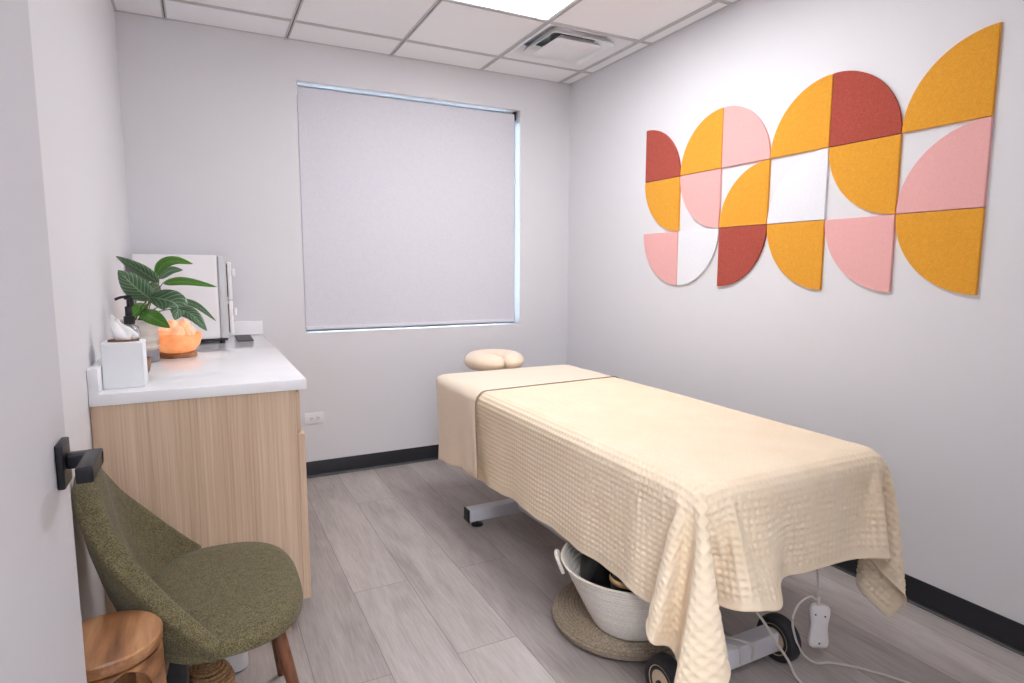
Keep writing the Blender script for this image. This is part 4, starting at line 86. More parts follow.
2253,4947,616,1,0,41,0,0,41,0,0,42,0,0,41,0,0,41,0,0,41,0,0,41,0,0,41,0,0,41,1,0,42,0,0,41,0,0,41,0,0,41,0,0,41,0,0,41,0,0,41,0,0,42,3,0,41,13,0,39,26,0,32,37,0,20,41,0,6,41,0,0,41,0,0,41,0,0,41,0,0,41,0,0,42,0,0,41,0,0,41,0,0,41,0,0,41,0,0,41,0,0,41,0,0,41,0,0,42,0,0,41,0,0,41,0,0,41,0,0,41,0,0,41,0,0,41,0,0,41,0,0,42,0,0,41,0,0,41,0,0,41,0,0,41,0,0,41,0,0,41,0,0,41,0,0,42,0,0,41,0,0,41,0,0,41,0,0,41,0,0,41,0,0,41,0,0,41,0,-6,37,0,-20,27,0,-32,12,0,-39,3,0,-41,0,0,-42,0,0,-41,0,0,-41,0,0,-41,0,0,-41,0,0,-41,0,0,-42,0,0,-41,0,0,-41,1,0,-41,0,0,-41,0,0,-41,0,0,-41,0,0,-42,0,0,-41,0,0,-41,1,0,-41,
2253,4988,616,1,0,41,0,0,41,0,0,42,0,0,41,0,0,41,0,0,41,0,0,41,0,0,41,0,0,41,1,0,42,0,0,41,0,0,41,0,0,41,0,0,41,0,0,41,0,0,41,0,0,42,3,0,41,12,0,39,27,0,32,37,0,20,41,0,6,41,0,0,41,0,0,41,0,0,41,0,0,41,0,0,42,0,0,41,0,0,41,0,0,41,0,0,41,0,0,41,0,0,41,0,0,41,0,0,42,0,0,41,0,0,41,0,0,41,0,0,41,0,0,41,0,0,41,0,0,41,0,0,42,0,0,41,0,0,41,0,0,41,0,0,41,0,0,41,0,0,41,0,0,41,0,0,42,0,0,41,0,0,41,0,0,41,0,0,41,0,0,41,0,0,41,0,0,41,0,-6,37,0,-20,27,0,-32,12,0,-39,3,0,-41,0,0,-42,0,0,-41,0,0,-41,0,0,-41,0,0,-41,0,0,-41,0,0,-42,0,0,-41,0,0,-41,1,0,-41,0,0,-41,0,0,-41,0,0,-41,0,0,-42,0,0,-41,0,0,-41,0,0,-41,
2253,5029,616,1,0,41,0,0,41,0,0,42,0,0,41,0,0,41,0,0,41,0,0,41,0,0,41,0,0,41,1,0,42,0,0,41,0,0,41,0,0,41,0,0,41,0,0,41,0,0,42,0,0,41,3,0,41,12,0,39,27,0,32,37,0,20,41,0,6,41,0,0,41,0,0,41,0,0,41,0,0,41,0,0,42,0,0,41,0,0,41,0,0,41,0,0,41,0,0,41,0,0,41,0,0,41,0,0,42,0,0,41,0,0,41,0,0,41,0,0,41,0,0,41,0,0,41,0,0,41,0,0,42,0,0,41,0,0,41,0,0,41,0,0,41,0,0,41,0,0,41,0,0,41,0,0,42,0,0,41,0,0,41,0,0,41,0,0,41,0,0,41,0,0,42,0,1,40,0,-7,37,0,-20,27,0,-32,12,0,-39,3,0,-41,0,0,-42,0,0,-41,0,0,-41,0,0,-41,0,0,-41,0,0,-41,0,0,-42,0,0,-41,0,0,-41,1,0,-41,0,0,-41,0,0,-41,0,0,-41,0,0,-42,0,0,-41,0,0,-41,0,0,-41,
2253,5070,616,1,0,41,0,0,41,0,0,42,0,0,41,0,0,41,0,0,41,0,0,41,0,0,41,0,0,41,1,0,42,0,0,41,0,0,41,0,0,41,0,0,41,0,0,41,0,0,42,0,0,41,3,0,41,12,0,39,27,0,32,37,0,20,41,0,6,41,0,0,41,0,0,41,0,0,41,0,0,41,0,0,42,0,0,41,0,0,41,0,0,41,0,0,41,0,0,41,0,0,41,0,0,41,0,0,42,0,0,41,0,0,41,0,0,41,0,0,41,0,0,41,0,0,41,0,0,41,0,0,42,0,0,41,0,0,41,0,0,41,0,0,41,0,0,41,0,0,41,0,0,41,0,0,42,0,0,41,0,0,41,0,0,41,0,0,41,0,0,41,0,0,42,0,1,40,0,-7,37,0,-20,27,0,-31,12,0,-40,2,0,-41,0,0,-42,1,0,-41,0,0,-41,0,0,-41,0,0,-41,0,0,-41,0,0,-42,0,0,-41,0,0,-41,0,0,-41,1,0,-41,0,0,-41,0,0,-41,0,0,-42,0,0,-41,0,0,-41,0,0,-41,
2253,5112,616,1,0,41,0,0,41,0,0,42,0,0,41,0,0,41,0,0,41,0,-1,41,0,0,41,1,0,41,0,0,42,0,0,41,0,0,41,0,0,41,0,0,41,0,0,41,0,0,42,0,0,41,3,0,41,12,0,40,27,0,31,37,0,20,40,0,7,42,0,-1,41,0,0,41,0,0,41,0,0,41,0,0,42,0,0,41,0,0,41,0,0,41,0,0,41,0,0,41,0,0,41,0,0,41,0,0,42,0,0,41,0,0,41,0,0,41,0,0,41,0,0,41,0,0,41,0,0,41,0,0,42,0,0,41,0,0,41,0,0,41,0,0,41,0,0,41,0,0,41,0,0,41,0,0,42,0,0,41,0,0,41,0,0,41,0,0,41,0,0,41,0,0,42,0,1,40,0,-7,37,0,-20,27,0,-31,12,0,-40,2,0,-41,0,0,-42,0,0,-41,1,0,-41,0,0,-41,0,0,-41,0,0,-41,0,0,-42,0,0,-41,0,0,-41,0,0,-41,1,0,-41,0,0,-41,0,0,-41,0,0,-42,0,0,-41,0,0,-41,0,0,-41,
2253,5153,616,1,0,41,0,0,41,0,0,42,0,0,41,0,0,41,0,0,41,0,0,41,0,0,41,1,0,41,0,0,42,0,0,41,0,0,41,0,0,41,0,0,41,0,0,41,0,0,42,0,0,41,3,0,41,12,0,40,27,0,31,37,0,20,40,0,7,42,0,-1,41,0,0,41,0,0,41,0,0,41,0,0,42,0,0,41,0,0,41,0,0,41,0,0,41,0,0,41,0,0,41,0,0,41,0,0,42,0,0,41,0,0,41,0,0,41,0,0,41,0,0,41,0,0,41,0,0,41,0,0,42,0,0,41,0,0,41,0,0,41,0,0,41,0,0,41,0,0,41,0,0,41,0,0,42,0,0,41,0,0,41,0,0,41,0,0,41,0,0,41,0,0,42,0,1,40,0,-7,37,0,-20,27,0,-31,12,0,-40,2,0,-41,0,0,-42,1,0,-41,0,0,-41,0,0,-41,0,0,-41,0,0,-41,0,0,-42,0,0,-41,0,0,-41,0,0,-41,1,0,-41,0,0,-41,0,0,-41,0,0,-42,0,0,-41,0,0,-41,0,0,-41,
2253,5194,616,0,0,41,1,0,42,0,0,41,0,0,41,0,0,41,0,0,41,0,0,41,0,0,41,1,0,42,0,0,41,0,0,41,0,0,41,0,0,41,0,0,41,0,0,41,0,0,42,0,0,41,3,0,41,12,0,40,27,0,31,37,0,20,40,0,7,42,0,-1,41,0,0,41,0,0,41,0,0,41,0,0,42,0,0,41,0,0,41,0,0,41,0,0,41,0,0,41,0,0,41,0,0,41,0,0,42,0,0,41,0,0,41,0,0,41,0,0,41,0,0,41,0,0,41,0,0,41,0,0,42,0,0,41,0,0,41,0,0,41,0,0,41,0,0,41,0,0,41,0,0,41,0,0,42,0,0,41,0,0,41,0,0,41,0,0,41,0,0,41,0,0,42,0,1,40,0,-7,37,0,-20,27,0,-31,12,0,-40,2,0,-41,0,0,-42,1,0,-41,0,0,-41,0,0,-41,0,0,-41,0,0,-41,0,0,-42,0,0,-41,0,0,-41,0,0,-41,1,0,-41,0,0,-41,0,0,-41,0,0,-42,0,0,-41,0,0,-41,0,0,-41,
2253,5235,616,0,0,41,1,0,42,0,0,41,0,0,41,0,0,41,0,0,41,0,0,41,0,0,41,1,0,42,0,0,41,0,0,41,0,0,41,0,0,41,0,0,41,0,0,42,0,0,41,0,0,41,3,0,41,12,0,40,27,0,31,37,0,20,40,0,7,42,0,-1,41,0,0,41,0,0,41,0,0,41,0,0,42,0,0,41,0,0,41,0,0,41,0,0,41,0,0,41,0,0,41,0,0,41,0,0,42,0,0,41,0,0,41,0,0,41,0,0,41,0,0,41,0,0,41,0,0,41,0,0,42,0,0,41,0,0,41,0,0,41,0,0,41,0,0,41,0,0,41,0,0,41,0,0,42,0,0,41,0,0,41,0,0,41,0,0,41,0,0,41,0,0,42,0,1,40,0,-7,37,0,-20,27,0,-31,12,0,-40,3,0,-41,-1,0,-42,1,0,-41,0,0,-41,0,0,-41,0,0,-41,0,0,-41,0,0,-42,0,0,-41,0,0,-41,0,0,-41,1,0,-41,0,0,-41,0,0,-41,0,0,-42,0,0,-41,0,0,-41,0,0,-41,
2253,5276,616,0,0,41,0,0,42,1,0,41,0,0,41,0,0,41,0,0,41,0,0,41,0,0,41,0,0,42,1,0,41,0,0,41,0,0,41,0,0,41,0,0,41,0,0,42,0,0,41,0,0,41,3,0,41,12,0,40,27,0,31,37,0,20,40,0,7,42,0,-1,41,0,0,41,0,0,41,0,0,41,0,0,42,0,0,41,0,0,41,0,0,41,0,0,41,0,0,41,0,0,41,0,0,41,0,0,42,0,0,41,0,0,41,0,0,41,0,0,41,0,0,41,0,0,41,0,0,41,0,0,42,0,0,41,0,0,41,0,0,41,0,0,41,0,0,41,0,0,41,0,0,41,0,0,42,0,0,41,0,0,41,0,0,41,0,0,41,0,0,41,0,0,42,0,1,40,0,-7,37,0,-20,27,0,-31,12,0,-40,3,0,-41,0,0,-41,0,0,-42,0,0,-41,0,0,-41,0,0,-41,0,0,-41,0,0,-41,0,0,-42,0,0,-41,0,0,-41,1,0,-41,0,0,-41,0,0,-41,0,0,-42,0,0,-41,0,0,-41,0,0,-41,
2253,5318,616,0,0,41,0,0,42,0,0,41,1,0,41,0,0,41,0,0,41,0,0,41,0,0,41,0,0,42,0,0,41,0,0,41,0,0,41,1,0,41,0,0,41,0,-1,42,0,0,41,0,0,41,3,0,41,12,0,40,27,1,31,37,0,20,40,0,7,42,0,-1,41,0,0,41,0,0,41,0,0,41,0,0,42,0,0,41,0,0,41,0,0,41,0,0,41,0,0,41,0,0,41,0,0,41,0,0,42,0,0,41,0,0,41,0,0,41,0,0,41,0,0,41,0,0,41,0,0,41,0,0,42,0,0,41,0,0,41,0,0,41,0,0,41,0,0,41,0,0,41,0,0,41,0,0,42,0,0,41,0,0,41,0,0,41,0,0,41,0,0,41,0,0,42,0,1,40,0,-7,37,0,-20,27,0,-31,12,0,-40,3,-1,-41,0,0,-41,0,0,-42,0,0,-41,0,0,-41,0,0,-41,0,0,-41,0,1,-41,0,0,-42,0,0,-41,0,0,-41,1,0,-41,0,0,-41,0,0,-41,0,0,-42,0,0,-41,0,0,-41,0,0,-41,
2253,5359,616,0,0,41,0,0,42,0,0,41,0,0,41,0,0,41,1,0,41,0,0,41,0,0,41,0,0,42,0,0,41,0,0,41,0,0,41,0,0,41,0,0,41,0,0,42,0,0,41,0,0,41,3,0,41,13,0,40,27,0,31,37,0,20,40,0,7,42,0,-1,41,0,0,41,0,0,41,0,0,41,0,0,42,0,0,41,0,0,41,0,0,41,0,0,41,0,0,41,0,0,41,0,0,41,0,0,42,0,0,41,0,0,41,0,0,41,0,0,41,0,0,41,0,0,41,0,0,41,0,0,42,0,0,41,0,0,41,0,0,41,0,0,41,0,0,41,0,0,41,0,0,41,0,0,42,0,0,41,0,0,41,0,0,41,0,0,41,0,0,41,0,0,42,0,1,40,0,-7,37,0,-20,27,0,-31,11,0,-40,3,0,-41,1,0,-41,0,0,-42,0,0,-41,0,0,-41,0,0,-41,0,0,-41,0,0,-41,0,0,-42,0,0,-41,0,0,-41,1,0,-41,0,0,-41,0,0,-41,0,0,-41,0,0,-42,0,0,-41,0,0,-41,
2253,5400,616,0,0,42,0,0,41,0,0,41,0,0,41,0,0,41,0,0,41,0,0,41,1,0,41,0,0,42,0,0,41,0,0,41,0,0,41,0,0,41,0,0,41,0,0,42,0,0,41,0,0,41,3,0,41,13,0,39,27,0,32,37,0,20,40,0,7,42,0,-1,41,0,0,41,0,0,41,0,0,41,0,0,42,0,0,41,0,0,41,0,0,41,0,0,41,0,0,41,0,0,41,0,0,41,0,0,42,0,0,41,0,0,41,0,0,41,0,0,41,0,0,41,0,0,41,0,0,41,0,0,42,0,0,41,0,0,41,0,0,41,0,0,41,0,0,41,0,0,41,0,0,41,0,0,42,0,0,41,0,0,41,0,0,41,0,0,41,0,0,41,0,0,42,0,1,40,0,-7,37,0,-20,27,0,-31,12,0,-40,3,0,-41,-1,0,-41,1,0,-42,0,0,-41,0,0,-41,0,0,-41,0,0,-41,0,0,-41,0,0,-42,0,0,-41,0,0,-41,1,0,-41,0,0,-41,0,0,-41,0,0,-41,0,0,-42,0,0,-41,0,0,-41]
PI = math.pi
sc = bpy.context.scene
COL = sc.collection
random.seed(7)

# ------------------------------------------------------------------ dimensions (metres)
D, R, L, H = 3.878, 2.439, -.325, 2.62          # back wall, right wall, left wall, ceiling
FRONT = .2                                       # room side of the wall with the door
EYE = Vector((0, 0, 1.302)); YAW, PITCH, ROLL, FPX = .4704, .1179, .0016, 609.2
_f = Vector((math.sin(YAW)*math.cos(PITCH), math.cos(YAW)*math.cos(PITCH), -math.sin(PITCH)))
_r0 = Vector((math.cos(YAW), -math.sin(YAW), 0)); _u0 = _r0.cross(_f)
_r = _r0*math.cos(ROLL) + _u0*math.sin(ROLL); _u = _u0*math.cos(ROLL) - _r0*math.sin(ROLL)
def at(x, y, Y):                                 # survey helper: sight line through a photo point, met at depth Y
    d = _f + _r*((x-512)/FPX) - _u*((y-341.5)/FPX)
    return EYE + d*(Y/d.y)

# ------------------------------------------------------------------ materials
def lin(c): return tuple((v/255/12.92 if v/255 <= .04045 else ((v/255+.055)/1.055)**2.4) for v in c) + (1,)
class NT:
    def __init__(s, name):
        s.m = bpy.data.materials.new(name); s.m.use_nodes = True; s.t = s.m.node_tree
        s.b = s.t.nodes['Principled BSDF']
    def n(s, kind, **kw):
        o = s.t.nodes.new('ShaderNode'+kind)
        for k, v in kw.items():
            if k in o.inputs: o.inputs[k].default_value = v
            else: setattr(o, k, v)
        return o
    def l(s, a, b): s.t.links.new(a, b)
    def coord(s, kind='Object', scale=(1,1,1), rot=(0,0,0)):
        c = s.n('TexCoord'); m = s.n('Mapping'); m.inputs['Scale'].default_value = scale; m.inputs['Rotation'].default_value = rot
        s.l(c.outputs[kind], m.inputs[0]); return m.outputs[0]
    def ramp(s, fac, stops):
        r = s.n('ValToRGB'); e = r.color_ramp.elements
        while len(e) < len(stops): e.new(.5)
        for k, (p, c) in enumerate(stops): e[k].position = p; e[k].color = lin(c)
        s.l(fac, r.inputs[0]); return r.outputs[0]
    def bump(s, h, strength=.3, dist=.002):
        b = s.n('Bump', Strength=strength, Distance=dist); s.l(h, b.inputs['Height']); s.l(b.outputs[0], s.b.inputs['Normal']); return b
def plain(name, c, rough=.5, metal=0, noise=0, nscale=200, bump=0, **kw):
    N = NT(name); N.b.inputs['Base Color'].default_value = lin(c); N.b.inputs['Roughness'].default_value = rough; N.b.inputs['Metallic'].default_value = metal
    for k, v in kw.items(): N.b.inputs[k].default_value = v
    if noise or bump:
        t = N.n('TexNoise', Scale=nscale, Detail=3); N.l(N.coord(), t.inputs[0])
        if noise:
            lo = tuple(max(0, v-noise) for v in c); hi = tuple(min(255, v+noise) for v in c)
            N.l(N.ramp(t.outputs[0], [(.3, lo), (.7, hi)]), N.b.inputs['Base Color'])
        if bump: N.bump(t.outputs[0], bump, .001)
    return N.m
def grain(name, lo, mid, hi, axis='Z', fine=90, rough=.5, stretch=.03, bump=.1, coat=0):
    N = NT(name); s = [1, 1, 1]; s['XYZ'.index(axis)] = stretch
    v = N.coord(scale=tuple(s))
    a = N.n('TexNoise', Scale=fine, Detail=4, Roughness=.6); N.l(v, a.inputs[0])
    b = N.n('TexNoise', Scale=fine/7, Detail=2); N.l(v, b.inputs[0])
    mx = N.n('MixRGB'); mx.inputs[0].default_value = .4; N.l(a.outputs[0], mx.inputs[1]); N.l(b.outputs[0], mx.inputs[2])
    N.l(N.ramp(mx.outputs[0], [(.36, lo), (.5, mid), (.64, hi)]), N.b.inputs['Base Color'])
    N.b.inputs['Roughness'].default_value = rough; N.b.inputs['Coat Weight'].default_value = coat
    N.bump(mx.outputs[0], bump, .001)
    return N.m
def fabric(name, lo, hi, scale=700, bump=.5, rough=.95, sheen=.3, dist=.001):
    N = NT(name); v = N.coord()
    a = N.n('TexNoise', Scale=scale, Detail=2); N.l(v, a.inputs[0])
    b = N.n('TexNoise', Scale=scale/6, Detail=2); N.l(v, b.inputs[0])
    mx = N.n('MixRGB'); mx.inputs[0].default_value = .18; N.l(a.outputs[0], mx.inputs[1]); N.l(b.outputs[0], mx.inputs[2])
    N.l(N.ramp(mx.outputs[0], [(.35, lo), (.65, hi)]), N.b.inputs['Base Color'])
    N.b.inputs['Roughness'].default_value = rough; N.b.inputs['Sheen Weight'].default_value = sheen
    N.bump(a.outputs[0], bump, dist); return N.m
def floor_mat():
    N = NT('grey oak vinyl plank')
    c = N.coord(rot=(0, 0, PI/2)); sh = N.n('Mapping'); sh.inputs['Location'].default_value = (.31, .43, 0); N.l(c, sh.inputs[0])
    def brick(a, b, m, ms):
        k = N.n('TexBrick'); k.offset = .37; k.inputs['Color1'].default_value = a; k.inputs['Color2'].default_value = b; k.inputs['Mortar'].default_value = m
        k.inputs['Scale'].default_value = 1; k.inputs['Mortar Size'].default_value = ms; k.inputs['Mortar Smooth'].default_value = .2; k.inputs['Bias'].default_value = 0
        k.inputs['Brick Width'].default_value = 1.5; k.inputs['Row Height'].default_value = .2286; N.l(sh.outputs[0], k.inputs[0]); return k
    k = brick((.0, 0, 0, 1), (1, 1, 1, 1), (.5, .5, .5, 1), .0012)
    # each plank shifts the grain
    add = N.n('VectorMath'); add.operation = 'MULTIPLY_ADD'; N.l(k.outputs['Color'], add.inputs[0]); add.inputs[1].default_value = (3, 7, 5); N.l(N.coord(), add.inputs[2])
    st = N.n('Mapping'); st.inputs['Scale'].default_value = (1, .07, 1); N.l(add.outputs[0], st.inputs[0])
    a = N.n('TexNoise', Scale=110, Detail=5, Roughness=.65); N.l(st.outputs[0], a.inputs[0])
    st2 = N.n('Mapping'); st2.inputs['Scale'].default_value = (1, .22, 1); N.l(add.outputs[0], st2.inputs[0])
    b = N.n('TexNoise', Scale=9, Detail=3, Distortion=.8); N.l(st2.outputs[0], b.inputs[0])
    mx = N.n('MixRGB'); mx.inputs[0].default_value = .5; N.l(a.outputs[0], mx.inputs[1]); N.l(b.outputs[0], mx.inputs[2])
    col = N.ramp(mx.outputs[0], [(.34, (FLO)), (.5, (FMI)), (.66, (FHI))])
    tone = N.n('MixRGB', blend_type='MULTIPLY'); tone.inputs[0].default_value = 1; N.l(col, tone.inputs[1])
    N.l(N.ramp(k.outputs['Color'], [(0, (228, 226, 225)), (1, (255, 255, 255))]), tone.inputs[2])
    gap = N.n('MixRGB'); N.l(k.outputs['Fac'], gap.inputs[0]); N.l(tone.outputs[0], gap.inputs[1]); gap.inputs[2].default_value = lin((118, 110, 105))
    N.l(gap.outputs[0], N.b.inputs['Base Color']); N.b.inputs['Roughness'].default_value = .5
    N.bump(a.outputs[0], .12, .001); return N.m
FLO, FMI, FHI = (160, 151, 146), (180, 172, 167), (195, 188, 184)
def waffle_mat():
    N = NT('cream waffle weave cotton'); v = N.coord()
    a = N.n('TexNoise', Scale=900, Detail=2); N.l(v, a.inputs[0])
    b = N.n('TexNoise', Scale=7, Detail=2); N.l(v, b.inputs[0])
    N.l(N.ramp(b.outputs[0], [(.3, (237, 218, 188)), (.7, (242, 224, 197))]), N.b.inputs['Base Color'])
    N.b.inputs['Roughness'].default_value = .95; N.b.inputs['Sheen Weight'].default_value = .2
    N.bump(a.outputs[0], .35, .001); return N.m
def leaf_mat(name, dark, vein, k=1):
    N = NT(name); c = N.n('TexCoord'); sp = N.n('SeparateXYZ'); N.l(c.outputs['UV'], sp.inputs[0])
    # v across the blade (0..1), u along; veins run slantwise from the midrib
    ab = N.n('Math', operation='ABSOLUTE'); m0 = N.n('Math', operation='SUBTRACT'); N.l(sp.outputs[1], m0.inputs[0]); m0.inputs[1].default_value = .5; N.l(m0.outputs[0], ab.inputs[0])
    ma = N.n('Math', operation='MULTIPLY_ADD'); N.l(ab.outputs[0], ma.inputs[0]); ma.inputs[1].default_value = -.5; N.l(sp.outputs[0], ma.inputs[2])
    fr = N.n('Math', operation='MULTIPLY'); N.l(ma.outputs[0], fr.inputs[0]); fr.inputs[1].default_value = 9
    fc = N.n('Math', operation='FRACT'); N.l(fr.outputs[0], fc.inputs[0])
    pk = N.n('Math', operation='PINGPONG'); N.l(fc.outputs[0], pk.inputs[0]); pk.inputs[1].default_value = .5
    side = N.n('Math', operation='LESS_THAN'); N.l(pk.outputs[0], side.inputs[0]); side.inputs[1].default_value = .13*k
    rib = N.n('Math', operation='LESS_THAN'); N.l(ab.outputs[0], rib.inputs[0]); rib.inputs[1].default_value = .035
    mxm = N.n('Math', operation='MAXIMUM'); N.l(side.outputs[0], mxm.inputs[0]); N.l(rib.outputs[0], mxm.inputs[1])
    mx = N.n('MixRGB'); N.l(mxm.outputs[0], mx.inputs[0]); mx.inputs[1].default_value = lin(dark); mx.inputs[2].default_value = lin(vein)
    N.l(mx.outputs[0], N.b.inputs['Base Color']); N.b.inputs['Roughness'].default_value = .3
    return N.m
def coil_mat(name, lo, hi, freq, bump=.8, radial=False):
    N = NT(name); c = N.n('TexCoord')
    if radial:
        ln = N.n('VectorMath', operation='LENGTH'); fl = N.n('VectorMath', operation='MULTIPLY'); fl.inputs[1].default_value = (1, 1, 1.0); N.l(c.outputs['Object'], fl.inputs[0]); N.l(fl.outputs[0], ln.inputs[0]); src = ln.outputs['Value']
    else:
        sp = N.n('SeparateXYZ'); N.l(c.outputs['UV'], sp.inputs[0]); src = sp.outputs[1]
    m = N.n('Math', operation='MULTIPLY'); N.l(src, m.inputs[0]); m.inputs[1].default_value = freq
    pk = N.n('Math', operation='PINGPONG'); N.l(m.outputs[0], pk.inputs[0]); pk.inputs[1].default_value = .5
    t = N.n('TexNoise', Scale=160, Detail=3); N.l(c.outputs['Object'], t.inputs[0])
    N.l(N.ramp(t.outputs[0], [(.3, lo), (.7, hi)]), N.b.inputs['Base Color'])
    sq = N.n('Math', operation='POWER'); m2 = N.n('Math', operation='MULTIPLY'); N.l(pk.outputs[0], m2.inputs[0]); m2.inputs[1].default_value = 2
    N.l(m2.outputs[0], sq.inputs[0]); sq.inputs[1].default_value = .5
    ad = N.n('Math', operation='MULTIPLY_ADD'); N.l(t.outputs[0], ad.inputs[0]); ad.inputs[1].default_value = .5; N.l(sq.outputs[0], ad.inputs[2])
    N.bump(ad.outputs[0], bump, .004); N.b.inputs['Roughness'].default_value = .9; return N.m
def emit(name, c, s):
    N = NT(name); N.b.inputs['Base Color'].default_value = lin(c); N.b.inputs['Emission Color'].default_value = lin(c); N.b.inputs['Emission Strength'].default_value = s; return N.m
def salt_mat(name, lo, hi, s):
    N = NT(name); t = N.n('TexNoise', Scale=28, Detail=4); N.l(N.coord(), t.inputs[0])
    col = N.ramp(t.outputs[0], [(.3, lo), (.7, hi)])
    N.l(col, N.b.inputs['Base Color']); N.l(col, N.b.inputs['Emission Color']); N.b.inputs['Emission Strength'].default_value = s
    N.b.inputs['Roughness'].default_value = .35; N.bump(t.outputs[0], .3, .003); return N.m

WALLC = (228, 228, 231)
M = dict(
    wall=plain('painted drywall', WALLC, .6, bump=.03, nscale=260),
    door=plain('pale grey painted door', (206, 205, 209), .45),
    tile=plain('white ceiling tile', (246, 247, 249), .9, noise=3, nscale=300, bump=.2),
    grid=plain('ceiling grid metal', (205, 204, 204), .5),
    reveal=plain('grey slot of the ceiling grid', (120, 117, 117), .8),
    dark=plain('dark shadow gap', (60, 58, 58), .9),
    base=plain('black rubber cove base', (30, 31, 36), .45, bump=.05),
    frame=plain('white window frame', (225, 230, 236), .4),
    shade=fabric('grey white roller shade cloth', (218, 218, 226), (227, 227, 235), 260, .25, .9, .1),
    white=plain('white plastic', (238, 238, 240), .35),
    whitemat=plain('matte white card', (236, 238, 240), .7),
    steel=plain('light grey powder coated steel', (214, 214, 220), .35, .1),
    black=plain('black plastic', (22, 22, 24), .45),
    rubber=plain('black rubber tyre', (38, 38, 42), .7),
    tan=plain('tan nylon wheel hub', (198, 176, 150), .5),
    blackmetal=plain('satin black metal', (30, 30, 34), .38, .5),
    oak=grain('light oak laminate', (190, 160, 131), (211, 182, 154), (225, 199, 173), 'Z', 150, .5, .012),
    quartz=plain('polished white quartz', (244, 244, 246), .08, noise=2, nscale=12),
    olive=fabric('olive woven upholstery', (60, 55, 33), (121, 111, 78), 330, .8, .95, .08),
    walnut=grain('walnut chair leg', (78, 46, 30), (110, 68, 45), (135, 88, 60), 'Z', 60, .4),
    acacia=grain('acacia wood', (100, 63, 37), (150, 103, 66), (190, 145, 102), 'Y', 26, .42, .12),
    salt=salt_mat('glowing salt', (240, 146, 90), (250, 174, 118), .22),
    chunk=salt_mat('pale salt crystal', (250, 180, 134), (252, 208, 174), .2),
    pot=plain('ribbed cream pot', (214, 204, 194), .6, noise=6, nscale=40),
    potgrey=plain('grey pot base', (150, 150, 158), .5, noise=5, nscale=40),
    soil=plain('potting soil', (42, 32, 26), .95, noise=12, nscale=120, bump=.6),
    leaf=leaf_mat('variegated dark leaf', (74, 106, 76), (136, 162, 128), .75),
    leaf2=leaf_mat('fresh green leaf', (66, 124, 26), (112, 158, 60), .5),
    stem=plain('green stem', (92, 112, 62), .5),
    glass=plain('clear plastic', (245, 246, 248), .05, **{'Transmission Weight': .9, 'IOR': 1.3}),
    pane=plain('window glass', (255, 255, 255), .0, **{'Transmission Weight': 1.0, 'IOR': 1.01}),
    chrome=plain('grey metal trim', (202, 203, 205), .35, .3),
    mesh=plain('charcoal grid mat', (118, 116, 119), .7),
    rope=coil_mat('white cotton rope', (210, 203, 194), (226, 220, 212), 95, .3),
    jute=coil_mat('natural jute braid', (136, 121, 104), (182, 166, 146), 190, .5),
    jute2=coil_mat('brown woven seagrass', (140, 106, 72), (196, 158, 116), 70, 1.0),
    vinyl=plain('black vinyl', (24, 24, 27), .35, noise=3, nscale=30),
    leather=plain('tan strap', (196, 160, 112), .6),
    cream=fabric('cream sateen sheet', (240, 222, 196), (244, 229, 206), 500, .1, .6, .25),
    flannel=fabric('cream flannel cover', (244, 222, 196), (249, 231, 208), 300, .4, .95, .4),
    trim=plain('brown edge stitching', (124, 84, 58), .8),
    cord=plain('pale grey cord', (206, 200, 194), .5),
    bodygrey=plain('pale grey plastic', (224, 220, 220), .4),
    print=plain('small grey print', (90, 90, 95), .6),
    tissue=plain('white tissue paper', (250, 250, 250), .8),
    brown=plain('brown box opening', (120, 78, 54), .7),
    yellow=fabric('mustard felt', (222, 150, 38), (240, 174, 58), 420, .5, 1, .1),
    red=fabric('brick red felt', (156, 62, 50), (188, 88, 72), 420, .5, 1, .1),
    pink=fabric('blush pink felt', (234, 172, 168), (242, 186, 182), 420, .4, 1, .1),
    feltwhite=fabric('white felt', (230, 231, 236), (239, 240, 244), 420, .3, 1, .05),
    lamp=emit('led diffuser', (249, 250, 255), 7.6),
    hallfill=emit('hall fill emitter', (248, 250, 255), 10),  # emitter for the added hallway fill
    waffle=waffle_mat(),
    floor=floor_mat(),
)

# ------------------------------------------------------------------ building helpers
def box(bm, x0, x1, y0, y1, z0, z1, bev=0, seg=2):
    r = bmesh.ops.create_cube(bm, size=1)['verts']
    for v in r: v.co = Vector((x0 if v.co.x < 0 else x1, y0 if v.co.y < 0 else y1, z0 if v.co.z < 0 else z1))
    if bev:
        es = {e for v in r for e in v.link_edges}
        return bmesh.ops.bevel(bm, geom=list(es), offset=bev, segments=seg, affect='EDGES', profile=.5)['verts']
    return r
def rbox(bm, x0, x1, y0, y1, z0, z1, rv, rt, sv=6, st=3):     # box with round vertical edges and soft top/bottom
    pts = rrect(x0, x1, y0, y1, rv, sv); n = len(pts); cx, cy = (x0+x1)/2, (y0+y1)/2
    rings = []
    prof = [(z0+rt-rt*math.cos(a), rt-rt*math.sin(a)) for a in [PI/2*k/st for k in range(st+1)]] + [(z1-rt+rt*math.sin(a), rt-rt*math.cos(a)) for a in [PI/2*k/st for k in range(st+1)]]
    for z, ins in prof:
        sx = 1-2*ins/(x1-x0); sy = 1-2*ins/(y1-y0)
        rings.append([bm.verts.new((cx+(p[0]-cx)*sx, cy+(p[1]-cy)*sy, z)) for p in pts])
    skin(bm, rings, True); bm.faces.new(rings[-1]); bm.faces.new(rings[0][::-1])
